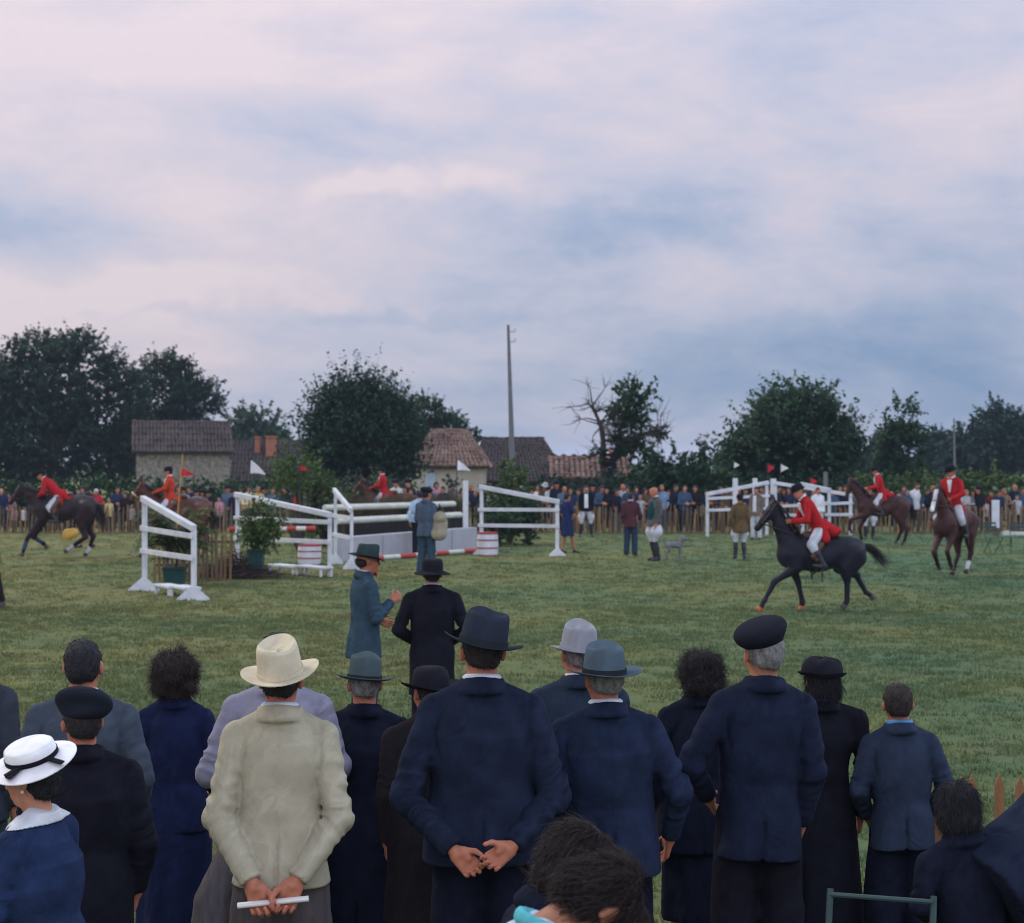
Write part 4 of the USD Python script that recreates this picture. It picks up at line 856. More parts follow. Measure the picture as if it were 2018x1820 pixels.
NAVY = cloth('navy', (0.0120, 0.0168, 0.036), vary=0.3); BLACKC = cloth('black', (0.0078, 0.0078, 0.0135), vary=0.25); DNAVY = cloth('dark_navy', (0.0075, 0.0095, 0.021), vary=0.3); GREYT = cloth('charcoal', (0.03, 0.03, 0.035))
WHITE = cloth('white', (0.62, 0.63, 0.66), vary=0.06); FELT = lambda k, b: M('felt_' + k, b, rough=0.95, vary=0.12, scale=14, bump=0.2, bscale=180, spec=0.1)
def strands(t, mesh, mat, n, L, seed, wild, p, covered=False):
    """fine locks of hair lying on the hair's surface"""
    v, f = mesh; m = trimesh.Trimesh(v, f, process=False); r = np.random.default_rng(seed); a = m.area_faces
    i = r.choice(len(f), n, p=a / a.sum()); w = r.dirichlet((1, 1, 1), n); q = (v[f[i]] * w[..., None]).sum(1); N = m.face_normals[i]
    top = p.H((0, -0.03, 1.76)); dn = q - top; dn = dn - (dn * N).sum(1, keepdims=True) * N; dn /= np.linalg.norm(dn, axis=1, keepdims=True) + 1e-9
    d = dn + r.normal(size=(n, 3)) * wild; d /= np.linalg.norm(d, axis=1, keepdims=True); c = np.cross(N, d); cv = r.normal(size=(n, 1)) * wild
    u = np.linspace(0, 1, 5)[None, :, None]; ll = (L * r.uniform(0.5, 1.4, n))[:, None, None]
    P = q[:, None] - N[:, None] * 0.002 + d[:, None] * ll * u + c[:, None] * ll * (cv[:, None] * u ** 2) + N[:, None] * (ll * (0.25 * wild + 0.08) * np.sin(PI * u * 0.8))
    if covered:
        q2 = p.headback(P); P = P[(q2[..., 2].max(1) < 1.672)]; n = len(P)
    b = UsdGeom.BasisCurves.Define(stage, numbered(str(t.GetPath()), 'hair_locks')); b.CreateTypeAttr('linear'); b.CreateCurveVertexCountsAttr(Vt.IntArray.FromNumpy(np.full(n, 5, np.int32)))
    b.CreatePointsAttr(Vt.Vec3fArray.FromNumpy(P.reshape(-1, 3).astype(np.float32))); b.CreateWidthsAttr(Vt.FloatArray.FromNumpy(np.tile(np.linspace(0.0026, 0.0008, 5), n).astype(np.float32))); b.SetWidthsInterpolation('vertex')
    UsdShade.MaterialBindingAPI.Apply(b.GetPrim()).Bind(mat); tag(b, kind='stuff')
def person(loc, yaw, height, label, p, group=None, h=0.014, fine=None, skin=0, **o):
    """A person as a thing; the clothes, hat and hair are its parts.
    top/trousers/skirt/collar/hair/hat/...: (material, keyword settings)"""
    k = height / 1.75
    t = thing('person', loc, yaw, k, label, 'person', group)
    body = make_body(p, max(h, 0.018) if fine else max(h, 0.02), fine)
    hands = [hand_of(p, s, o, fine is not None or o.get('finehands')) for s in (-1, 1)]
    obj('body', join(*body, *hands), SKIN[skin], t, smooth=True)
    if fine:
        for s in (-1, 1):
            e = trimesh.creation.icosphere(2, 0.0115); v = np.array(e.vertices); v = (v + np.array([s * 0.031, 0.0835, 1.645]) - HC) @ p.hR.T + p.U(HC + [0, p.neck + 0.008, -p.drop]); obj('eye', (v, e.faces), EYE, t, smooth=True)
    if 'top' in o: m, kw = o['top']; obj(kw.pop('name', 'jacket'), make_top(p, h, **kw), m, t, smooth=True)
    if 'trousers' in o: m, kw = o['trousers']; obj(kw.pop('name', 'trousers'), make_trousers(p, max(h, 0.018), **kw), m, t, smooth=True)
    if 'skirt' in o: m, kw = o['skirt']; obj('skirt', make_skirt(p, max(h, 0.018), **kw), m, t, smooth=True)
    if 'collar' in o: m, kw = o['collar']; obj('collar', make_collar(p, min(h, 0.008) if h < 0.02 else 0.014, **kw), m, t, smooth=True)
    if 'hair' in o:
        m, kw = o['hair']; hm = make_hair(p, 0.007 if h < 0.02 else 0.016, covered='hat' in o or 'beret' in o, **kw); hp = obj('hair', hm, HAIR[m], t, smooth=True)
        if fine:
            n, L, wild = {'short': (1500, 0.017, 0.2), 'fringe': (600, 0.02, 0.3), 'curly': (3200, 0.038, 0.8), 'bob': (2200, 0.05, 0.25), 'wavy': (4200, 0.060, 0.14), 'nape': (1500, 0.022, 0.15)}[kw.get('style', 'short')]
            strands(hp, hm, HAIR[m], n, L, kw.get('seed', 0) + 3, wild, p, 'hat' in o or 'beret' in o)
    if 'beret' in o: m, kw = o['beret']; obj('beret', make_beret(p, 0.009 if h < 0.02 else 0.016, **kw), m, t, smooth=True)
    if 'hat' in o:
        m, kind, kw, band = o['hat']; dims = kw.pop('dims', None); n = 44 if h < 0.02 else 18
        ht = obj('hat', on_head(make_hat(kind, kw.pop('seed', 0), n, dims), p, **kw), m, t, smooth=45)
        if band is not None: obj('hat_band', on_head(make_band(kind, band[1], dims, n), p, **kw), band[0], ht, smooth=60)
    if o.get('shoes', True):
        for ms in make_shoes(p, 0.014 if h < 0.02 else 0.02, o.get('boots', False)): obj('boot' if o.get('boots') else 'shoe', ms, BOOT if o.get('boots') else SHOE, t, smooth=True)
    return t
def stand(x, ytop, s, ztop_extra=0.0):
    """where a figure stands: survey column x, at s survey units per metre; its height from the top of its head"""
    d = FPX / s; return np.array([xat(x, d), d, 0.0]), zat(ytop, d) - ztop_extra
# ================================================================ the row of onlookers in front, seen from behind
HANG = dict()
CUFF = cloth('shirt', (0.55, 0.58, 0.66), vary=0.05)
def onto(x, y, s, cx):   # survey point -> figure coordinates sideways and up
    return (x - cx) / s, EYE0 + (CY - y) / s
EYE0 = 2.55
def front():
    # -- man in the cream jacket and hat, paper roll behind his back
    CREAM = cloth('cream', (0.385, 0.345, 0.255), vary=0.07); STRAW = FELT('cream', (0.55, 0.48, 0.35)); BROWN = M('cloth_plaid_brown', (0.085, 0.070, 0.075), rough=0.95, vary=0.25, scale=30, stretch=(1, 1, 0.1), bump=0.3, bscale=200, spec=0.1)
    loc, H = stand(553, 1255, 480, 0.045); k = H / 1.75
    p = Pose(elL=(-0.238, -0.07, 1.075), elR=(0.238, -0.07, 1.075), wrL=(-0.090, -0.195, 0.850), wrR=(0.090, -0.195, 0.860), sw=1.0, stout=0.98, head=(0.0, 0.06, 0.0),
             haL=dict(toward=(0.48, -0.12, -1.0), palm=(0.1, -1.0, 0.0), curl=(0.9, 0.95, 1.0, 1.0), thumb=0.30, size=1.14), haR=dict(toward=(-0.48, -0.12, -1.0), palm=(-0.1, -1.0, 0.0), curl=(0.9, 0.95, 1.0, 1.0), thumb=0.30, size=1.14))
    person(loc, 0.0, H, 'man in cream jacket and cream hat holding a white paper roll behind his back', p, h=0.0095, fine=0.008, skin=1,
           top=(CREAM, dict(hem=0.80, fold=0.0095, seed=4, flare=1.06, waist=1.08, sleeve_r=1.03)), trousers=(BROWN, dict(wide=1.4, fold=0.010)), collar=(CUFF, dict(r=0.012)), hair=('dark', dict(style='short')),
           hat=(STRAW, 'fedora', dict(tilt=(0.30, -0.10), z=1.662, y=-0.022, dims=(0.160, 0.174, 0.091, 0.110, 0.132), seed=3), (STRAW, 0.022)))
    zr = 0.797; b = MB(); c = np.array([loc[0], loc[1] - 0.229 * k, zr]); dirv = np.array([1, 0, 0.10]); dirv /= np.linalg.norm(dirv)
    an = np.linspace(0, 2 * PI * 2.4, 60); rad = 0.0085 + 0.0008 * an / PI; side = np.cross(dirv, [0, 0, 1.0]); up = np.cross(side, dirv)
    ringp = (np.cos(an)[:, None] * side + np.sin(an)[:, None] * up) * rad[:, None]
    v = np.vstack([c - dirv * 0.142 + ringp, c + dirv * 0.142 + ringp]); n = 60; f = [(i, i + 1, n + i + 1) for i in range(n - 1)] + [(i, n + i + 1, n + i) for i in range(n - 1)]
    obj('paper_roll', (v - c, np.array(f)), M('paper', (0.72, 0.71, 0.70), rough=0.8, vary=0.05), None, smooth=60, label='white rolled up programme held behind the man in cream', cat='paper roll')
    stage.GetPrimAtPath('/World/paper_roll').GetPrim(); UsdGeom.Xformable(stage.GetPrimAtPath('/World/paper_roll')).AddTranslateOp().Set(tuple(map(float, c)))
    # -- lavender jacket behind him
    LAV = cloth('lavender', (0.235, 0.225, 0.295), vary=0.1); PLAID = M('cloth_plaid', (0.10, 0.085, 0.095), rough=0.95, vary=0.3, scale=26, stretch=(1, 1, 0.12), bump=0.3, bscale=190, spec=0.1)
    loc, H = stand(548, 1243, 425)
    p = Pose(elL=(-0.315, 0.0, 1.09), wrL=(-0.28, 0.19, 1.02), elR=(0.27, 0.03, 1.12), wrR=(0.24, 0.20, 1.0), sw=1.12, knL=(-0.29, 0.02, 0.50), anL=(-0.36, -0.03, 0.085))
    person(loc, 0.05, H, 'dark haired man in lavender jacket and plaid trousers behind the man in cream', p, h=0.012, fine=0.011, skin=1, top=(LAV, dict(hem=0.86, fold=0.011, seed=8)), trousers=(PLAID, dict(wide=1.2)), collar=(CUFF, {}), hair=('black', dict(style='short')))
    # -- navy woman with curly hair
    BLUE = cloth('royal_navy', (0.0095, 0.0145, 0.048), vary=0.25); 
    loc, H = stand(346, 1280, 400, 0.02)
    p = Pose(female=True, sw=0.93, elL=(-0.215, 0.0, 1.14), elR=(0.215, 0.0, 1.14), wrL=(-0.17, 0.17, 1.0), wrR=(0.17, 0.17, 1.0))
    person(loc, 0, H, 'woman with dark curly hair in a plain royal navy suit', p, h=0.011, fine=0.011, top=(BLUE, dict(hem=0.80, fold=0.004, seed=12, flare=1.04, collar=True)), skirt=(BLUE, dict(hem=0.28)), hair=('brown', dict(style='curly', seed=5)))
    # -- grey suit, dark short hair, ears out
    GREY = cloth('steel_grey', (0.052, 0.066, 0.092)); 
    loc, H = stand(164, 1257, 440)
    p = Pose(sw=1.10, elL=(-0.265, 0.0, 1.12), wrL=(-0.22, 0.18, 1.0), elR=(0.255, 0.0, 1.12), wrR=(0.22, 0.18, 1.0))
    person(loc, 0, H, 'young man with black hair and prominent ears in a steel grey suit', p, h=0.011, fine=0.009, skin=1, top=(GREY, dict(fold=0.009, seed=14)), trousers=(GREY, {}), collar=(CUFF, {}), hair=('black', dict(style='short', seed=2)))
    # -- dark grey suit at the left edge
    loc, H = stand(-62, 1235, 405); DG = cloth('dark_grey', (0.035, 0.041, 0.056))
    p = Pose(sw=1.05)
    person(loc, 0, H, 'man in dark grey jacket cut by the left frame edge, only shoulder in view', p, h=0.014, top=(DG, dict(seed=15)), trousers=(DG, {}), hair=('dark', dict(style='short')))
    # -- man in beret and black coat, face turned left
    loc, H = stand(163, 1358, 490, 0.012); BER = FELT('beret', (0.014, 0.017, 0.026))
    p = Pose(sw=1.14, stout=1.22, head=(0.30, 0.02, -0.06), elR=(0.265, -0.02, 1.1))
    person(loc, 0.12, H, 'man in dark beret and black coat with cheek turned left, behind the white hat', p, h=0.011, fine=0.009, skin=1, top=(BLACKC, dict(seed=18, hem=0.38)), trousers=(BLACKC, {}), hair=('dark', dict(style='short')), beret=(BER, dict(tilt=(-0.42, 0.30), size=1.0, off=(0.008, -0.02, -0.012))))
    # -- woman with the white hat, in profile
    loc, H = stand(70, 1462, 545, 0.035); SUIT = cloth('suit_blue', (0.017, 0.029, 0.076), vary=0.25); WH = FELT('white', (0.78, 0.76, 0.78)); RB = FELT('ribbon', (0.010, 0.010, 0.016))
    p = Pose(drop=0.0, female=True, stout=1.42, sw=1.10, head=(0.10, 0.18, 0.0), hunch=0.0, elR=(0.245, 0.03, 1.12), elL=(-0.235, 0.03, 1.12), wrR=(0.20, 0.22, 1.05), wrL=(-0.2, 0.22, 1.05))
    t = person(loc, 1.22, H, 'woman in profile in a wide white hat with black ribbon and a blue suit', p, h=0.010, fine=0.0055, skin=0, top=(SUIT, dict(seed=22, fold=0.009, hem=0.72, collar=False, sleeve_r=1.15)), skirt=(SUIT, dict(hem=0.42)), hair=('black', dict(style='nape', seed=3)),
               hat=(WH, 'wide', dict(tilt=(0.05, -0.36), z=1.715, y=-0.016, x=0.01, dims=(0.186, 0.190, 0.103, 0.112, 0.066)), (RB, 0.024)))
    # ribbon tails, white revers, lips, pearl
    for a0, a1, w in (((-0.098, 0.0, 0.016), (-0.165, 0.035, 0.001), 0.032), ((-0.05, -0.104, 0.016), (-0.072, -0.176, 0.0), 0.024), ((-0.100, -0.005, 0.018), (-0.150, 0.055, 0.004), 0.026)):
        hb = MB(); hb.bar(np.array(a0), np.array(a1), w, 0.006); v, f = on_head(hb.get(), p, z=1.715, y=-0.016, tilt=(0.05, -0.36), x=0.01); obj('ribbon_tail', (v, f), RB, t)
    rev = lambda q: np.where(q[..., 1] < 0, 1.452 - q[..., 2], np.maximum(1.17 - q[..., 2], np.abs(np.abs(q[..., 0]) - 0.012 - 0.40 * (q[..., 2] - 1.17)) - 0.042)) * 0.7
    obj('collar', make_top(p, 0.008, seed=22, fold=0.0, hem=0.95, collar=False, sleeve=0, region=rev, grow=0.008, sleeve_r=1.15), WHITE, t, smooth=True)
    F = Field(p.H((-0.05, 0.06, 1.54)) - 0.06, p.H((0.05, 0.11, 1.6)) + 0.06, 0.004); F.cone(p.H((-0.017, 0.089, 1.577)), p.H((0.017, 0.089, 1.577)), 0.0075, 0.0075, 0.004); F.cone(p.H((-0.014, 0.088, 1.567)), p.H((0.014, 0.088, 1.567)), 0.008, 0.008, 0.004); obj('lips', F.mesh(1), LIP, t, smooth=True)
    for s in (-1, 1):
        F = Field(p.H((s * .085, -0.005, 1.59)) - 0.03, p.H((s * .085, -0.005, 1.59)) + 0.03, 0.004); F.ell(p.H((s * 0.087, -0.002, 1.590)), (0.008, 0.008, 0.009), None, 0.0); obj('earring', F.mesh(1), M('pearl', (0.7, 0.68, 0.65), rough=0.25), t, smooth=True)
        F = Field(p.H((s * .03, 0.09, 1.67)) - 0.06, p.H((s * .03, 0.09, 1.67)) + 0.06, 0.004); F.cone(p.H((s * 0.016, 0.096, 1.668)), p.H((s * 0.048, 0.082, 1.671)), 0.0045, 0.0035, 0.003); obj('eyebrow', F.mesh(1), HAIR['black'], t, smooth=True)
    # -- grey-green hat, navy coat
    loc, H = stand(712, 1292, 415, 0.02); GG = FELT('grey_green', (0.060, 0.085, 0.095))
    p = Pose(side=0.03, sw=1.1, stout=1.15, head=(0.10, 0.10, -0.05))
    person(loc, 0.05, H, 'man in grey green felt hat and dark navy coat, right of the man in cream', p, h=0.011, fine=0.010, skin=1, top=(DNAVY, dict(seed=25, hem=0.34)), trousers=(BLACKC, {}), hair=('grey', dict(style='short')),
           hat=(GG, 'fedora', dict(tilt=(0.05, 0.10), seed=5, dims=(0.150, 0.164, 0.088, 0.108, 0.130)), (FELT('dark_band', (0.02, 0.025, 0.03)), 0.026)))
    # -- black wide hat
    loc, H = stand(848, 1310, 430, 0.01); BROWNBLK = cloth('brown_black', (0.015, 0.012, 0.015)); BH = FELT('black', (0.012, 0.012, 0.018))
    p = Pose(sw=1.05, stout=1.2, head=(0.35, 0.05, 0))
    person(loc, 0.1, H, 'person in black hat and dark brown coat half hidden behind the broad navy suit', p, h=0.012, fine=0.011, skin=1, top=(BROWNBLK, dict(seed=28, hem=0.32)), trousers=(BLACKC, {}), hair=('dark', dict(style='short')), hat=(BH, 'bowler', dict(tilt=(0.02, 0.0), dims=(0.150, 0.160, 0.092, 0.108, 0.108)), None))
    # -- the tall stout man in navy with clasped hands
    loc, H = stand(950, 1206, 465, 0.03); NH = FELT('navy', (0.022, 0.028, 0.045))
    p = Pose(sw=1.10, stout=1.20, head=(0.12, 0.10, 0.02), elL=(-0.300, -0.07, 1.06), elR=(0.290, -0.07, 1.06), wrL=(-0.105, -0.220, 0.885), wrR=(0.120, -0.232, 0.905),
             haL=dict(toward=(0.62, -0.05, -0.60), palm=(0.1, -1.0, 0.1), curl=(0.8, 0.85, 0.9, 0.95), thumb=0.55), haR=dict(toward=(-0.72, -0.12, -0.52), palm=(0.05, -1.0, 0.2), curl=(0.75, 0.8, 0.85, 0.9), thumb=0.7))
    person(loc, 0, H, 'broad man in navy suit and dark hat, bare hands clasped behind his back', p, h=0.0095, fine=0.008, skin=1, top=(NAVY, dict(seed=31, hem=0.80, fold=0.010, waist=1.06)), trousers=(DNAVY, dict(wide=1.3)), collar=(CUFF, dict(r=0.013)), hair=('dark', dict(style='short')),
           hat=(NH, 'fedora', dict(tilt=(0.10, 0.17), seed=8, y=-0.015, dims=(0.160, 0.178, 0.095, 0.114, 0.136)), (FELT('dark_band', (0.02, 0.025, 0.03)), 0.03)))
    # -- light grey hat behind
    loc, H = stand(1140, 1228, 400, 0.03); LG = FELT('light_grey', (0.26, 0.265, 0.30)); SL = cloth('slate', (0.021, 0.033, 0.054))
    p = Pose(sw=1.12, head=(0.28, 0.12, 0.0))
    person(loc, 0.05, H, 'man in a pale grey felt hat, behind the blue grey hat', p, h=0.012, fine=0.011, skin=1, top=(SL, dict(seed=34, hem=0.5)), trousers=(SL, {}), collar=(CUFF, {}), hair=('grey', dict(style='short')),
           hat=(LG, 'fedora', dict(tilt=(0.22, 0.02), seed=9, y=-0.02, dims=(0.146, 0.162, 0.090, 0.109, 0.131)), (LG, 0.026)))
    # -- blue-grey hat, navy suit, arm at his side
    loc, H = stand(1200, 1270, 450, 0.025); BG = FELT('blue_grey', (0.075, 0.105, 0.135))
    p = Pose(side=-0.03, sw=1.12, stout=1.20, head=(0.22, 0.08, 0.0), elL=(-0.24, -0.05, 1.1), wrL=(-0.2, 0.12, 0.95), elR=(0.310, -0.04, 1.12), wrR=(0.285, 0.08, 0.90))
    person(loc, 0.06, H, 'man in blue grey felt hat and blue suit, his face turned left', p, h=0.010, fine=0.008, skin=1, top=(cloth('blue_suit', (0.0135, 0.0205, 0.047), vary=0.3), dict(seed=37, hem=0.76, fold=0.010)), trousers=(DNAVY, dict(wide=1.3)), collar=(CUFF, dict(r=0.013)), hair=('grey', dict(style='short')),
           hat=(BG, 'fedora', dict(tilt=(0.12, 0.02), seed=10, y=-0.015, dims=(0.168, 0.182, 0.094, 0.113, 0.130)), (FELT('dark_band', (0.02, 0.025, 0.03)), 0.028)))
    # -- curly dark woman
    loc, H = stand(1376, 1280, 392, 0.02)
    p = Pose(female=True, sw=1.04, stout=1.25, head=(0.5, 0, 0), elL=(-0.27, -0.03, 1.12))
    person(loc, 0.1, H, 'woman with dark curly hair in navy coat, left of the tilted beret', p, h=0.012, fine=0.011, top=(DNAVY, dict(seed=40, hem=0.66)), skirt=(DNAVY, dict(hem=0.28)), hair=('dark', dict(style='curly', seed=9)))
    # -- tall man in beret, hand on hip
    loc, H = stand(1494, 1224, 437, 0.012); BER2 = FELT('beret_black', (0.011, 0.012, 0.020)); SUIT3 = cloth('ink_blue', (0.0105, 0.0145, 0.033), vary=0.3)
    p = Pose(side=0.04, sw=1.02, head=(0.22, 0.05, -0.04), elL=(-0.30, -0.02, 1.14), wrL=(-0.20, 0.12, 0.98), elR=(0.235, -0.02, 1.11))
    person(loc, 0.08, H, 'tall man in tilted black beret and ink blue suit', p, h=0.010, fine=0.008, skin=2, top=(SUIT3, dict(seed=43, hem=0.74)), trousers=(BLACKC, dict(wide=1.25)), hair=('grey', dict(style='short')), beret=(BER2, dict(tilt=(0.10, -0.38), size=0.93, off=(-0.016, 0.0, 0.0))))
    # -- woman in black hat with purple scarf
    loc, H = stand(1618, 1288, 398, 0.02); PURP = cloth('purple', (0.10, 0.035, 0.22))
    p = Pose(female=True, sw=1.18, head=(0.25, 0.04, 0.0))
    person(loc, 0.05, H, 'woman in a black turned up hat and black coat with a purple scarf', p, h=0.012, fine=0.010, top=(BLACKC, dict(seed=46, hem=0.62, pad=1.2)), skirt=(BLACKC, dict(hem=0.26, flare=1.15)), collar=(PURP, dict(r=0.020, open_=2.6)), hair=('black', dict(style='bob', seed=12)),
           hat=(BH, 'cloche', dict(tilt=(0.05, 0.05), z=1.662, y=-0.018, dims=(0.136, 0.142, 0.112, 0.120, 0.100)), None))
    # -- boy with brown hair
    loc, H = stand(1777, 1345, 405, 0.0); BOYS = cloth('boy_blue', (0.024, 0.034, 0.062)); BLUEC = cloth('blue_collar', (0.10, 0.24, 0.42))
    p = Pose(side=-0.03, sw=0.98, head=(-0.05, 0.05, 0), elR=(0.26, -0.01, 1.13), elL=(-0.25, -0.01, 1.13), wrL=(-0.17, 0.16, 0.95), wrR=(0.17, 0.16, 0.95))
    person(loc, 0, H, 'boy with short brown hair in a blue grey jacket with bright blue collar', p, h=0.011, fine=0.009, skin=1, top=(BOYS, dict(seed=49)), trousers=(DNAVY, dict(wide=1.4)), collar=(BLUEC, dict(r=0.014)), hair=('brown', dict(style='short', seed=7)))
    # -- low dark head right, seated, and the one at the frame edge
    loc, H = stand(1897, 1540, 470, 0.0); d = loc[1]
    p = Pose(pel=(0, 0, 0.50), knL=(-0.12, 0.40, 0.50), knR=(0.12, 0.40, 0.50), anL=(-0.12, 0.42, 0.09), anR=(0.12, 0.42, 0.09), female=True, sw=1.05, head=(-0.2, 0.2, 0.1), side=-0.10, lean=0.10, elL=(-0.26, 0.02, 0.76), elR=(0.20, 0.06, 0.76), wrL=(-0.14, 0.24, 0.66), wrR=(0.10, 0.26, 0.66))
    person((loc[0] + 0.06, d, 0), 0.15, 1.60, 'seated person with a round dark bob, low at the right in front of the boy', p, h=0.013, fine=0.012, top=(DNAVY, dict(seed=52, hem=0.88)), skirt=(DNAVY, dict(hem=0.62)), hair=('black', dict(style='bob', seed=15)))
    p = Pose(pel=(0, 0, 0.86), knL=(-0.12, 0.14, 0.48), knR=(0.12, 0.14, 0.48), anL=(-0.13, -0.02, 0.085), anR=(0.13, -0.02, 0.085), sw=1.12, stout=1.15, lean=0.95, head=(0.0, -0.2, 0.0), elL=(-0.25, 0.42, 0.92), elR=(0.25, 0.42, 0.92), wrL=(-0.12, 0.60, 0.80), wrR=(0.12, 0.60, 0.80))
    person((xat(1985, 7.7), 7.7, 0.0), -1.25, 1.74, 'person bending over in a navy jacket, cut by the right frame edge', p, h=0.014, top=(NAVY, dict(seed=55, hem=0.80)), trousers=(DNAVY, {}), hair=('dark', dict(style='short')))
    # -- two heads at the bottom, close to the camera
    LB = cloth('pale_blue', (0.42, 0.50, 0.62), vary=0.06); TQ = cloth('turquoise', (0.10, 0.40, 0.46), vary=0.08)
    d1 = 4.6; p = Pose(sw=1.1, stout=1.2, head=(0.25, 1.15, 0.05), lean=0.25, neck=0.05, elL=(-0.22, 0.25, 1.10), elR=(0.22, 0.25, 1.10), wrL=(-0.15, 0.42, 1.0), wrR=(0.15, 0.42, 1.0))
    person((xat(1045, d1) - 0.085, d1, 0.0), -PI / 2 + 0.20, 1.635, 'youngster in pale blue shirt with turquoise collar, wavy dark head bowed right', p, h=0.010, fine=0.0065, skin=2, top=(LB, dict(seed=58, hem=0.8, collar=False, fold=0.005)), trousers=(DNAVY, {}), collar=(TQ, dict(r=0.014, open_=2.4, z=1.51)), hair=('brown', dict(style='wavy', seed=21)))
    d2 = 5.0; p = Pose(sw=0.95, head=(0.2, 0.50, 0.0), lean=0.30)
    person((xat(1085, d2) - 0.14, d2, 0.0), -PI / 2 + 0.30, 1.585, 'person with thick dark wavy hair just behind the bowed head with turquoise collar', p, h=0.013, fine=0.0075, skin=2, top=(DNAVY, dict(seed=61)), trousers=(DNAVY, {}), hair=('brown', dict(style='wavy', seed=33)))
    # -- the pair out on the grass
    TEAL = cloth('teal_tweed', (0.032, 0.060, 0.088)); GH = FELT('bottle_green', (0.030, 0.048, 0.052)); 
    loc, H = stand(718, 1076, 213, 0.01)
    p = Pose(sw=1.0, lean=0.03, head=(-0.15, 0.08, 0.0), elR=(0.21, 0.04, 1.10), wrR=(0.13, 0.21, 1.24), haR=dict(curl=0.9, toward=(0, 0.8, 0.5)), elL=(-0.24, 0.02, 1.12), wrL=(-0.2, 0.2, 1.05))
    t = person(loc, -1.15, H, 'old man in dark green hat, teal coat and red bow tie out on the grass', p, h=0.012, fine=0.009, skin=1, top=(TEAL, dict(seed=64, hem=0.72, flare=1.08)), trousers=(cloth('teal_dark', (0.022, 0.040, 0.060)), dict(wide=1.1)), collar=(CUFF, dict()), hair=('dark', dict(style='fringe')),
               hat=(GH, 'fedora', dict(tilt=(-0.06, 0.03), seed=12, z=1.664, dims=(0.150, 0.178, 0.089, 0.109, 0.124)), (FELT('dark_band', (0.02, 0.025, 0.03)), 0.026)))
    b = MB(); b.tri(trimesh.convex.convex_hull(np.array([(0, 0.10, 1.492), (0, 0.10, 1.478), (-0.045, 0.10, 1.51), (-0.045, 0.10, 1.46), (-0.04, 0.115, 1.485)]))); b.tri(trimesh.convex.convex_hull(np.array([(0, 0.10, 1.492), (0, 0.10, 1.478), (0.045, 0.10, 1.51), (0.045, 0.10, 1.46), (0.04, 0.115, 1.485)]))); obj('bow_tie', b.get(), cloth('red_tie', (0.35, 0.02, 0.03)), t)
    loc, H = stand(852, 1103, 228, 0.0)
    p = Pose(sw=1.15, stout=1.08, elL=(-0.30, -0.03, 1.12), elR=(0.30, -0.03, 1.12), wrL=(-0.16, 0.16, 1.0), wrR=(0.16, 0.16, 1.0))
    person(loc, 0, H, 'person in black hat and black coat on the grass beside the teal coat', p, h=0.012, fine=0.011, top=(BLACKC, dict(seed=67, hem=0.55)), trousers=(BLACKC, {}), collar=(CUFF, dict()), hair=('dark', dict(style='short')), hat=(BH, 'wide', dict(tilt=(0.06, 0.03), dims=(0.165, 0.172, 0.094, 0.110, 0.108)), None))
front()
# ================================================================ jumps, flags and barrels
WPAINT = M('white_paint', (0.50, 0.52, 0.57), rough=0.6, scale=3.0, second=(0.62, 0.635, 0.67), bump=0.35, bscale=22, spec=0.3)
CREAMP = M('cream_paint', (0.48, 0.48, 0.43), rough=0.6, scale=2.5, second=(0.60, 0.60, 0.53), bump=0.2, bscale=25, spec=0.3)
REDP = M('red_paint', (0.36, 0.035, 0.030), rough=0.55, vary=0.15, scale=4, spec=0.35)
GREENPOT = M('green_tub', (0.012, 0.052, 0.050), rough=0.6, vary=0.2, scale=6, spec=0.3)
GREYW = M('grey_wall', (0.34, 0.34, 0.37), rough=0.9, vary=0.10, scale=2.0, bump=0.2, bscale=30, spec=0.15)
REDFLAG = M('red_flag', (0.52, 0.025, 0.04), rough=0.9, vary=0.1, scale=8, translucent=0.25); WFLAG = M('white_flag', (0.72, 0.72, 0.76), rough=0.9, vary=0.05, scale=8, translucent=0.25)
def at_d(x, y): X, d = ground_at(x, y); return d
def tri_foot(c, half, h, th, ax=(1, 0, 0)):
    ax = np.asarray(ax, float); n = np.array([-ax[1], ax[0], 0]); p = [(-half, 0), (half, 0), (half, 0.04), (0.05, h), (-0.05, h), (-half, 0.04)]
    v = np.array([np.asarray(c) + a * ax + np.array([0, 0, b]) + s * th * n for s in (-1, 1) for a, b in p]); f = []
    for i in range(1, 5): f += [(0, i, i + 1), (6, 6 + i + 1, 6 + i)]
    for i in range(6): j = (i + 1) % 6; f += [(i, 6 + i, j), (j, 6 + i, 6 + j)]
    m = trimesh.Trimesh(v, f); trimesh.repair.fix_normals(m); return m
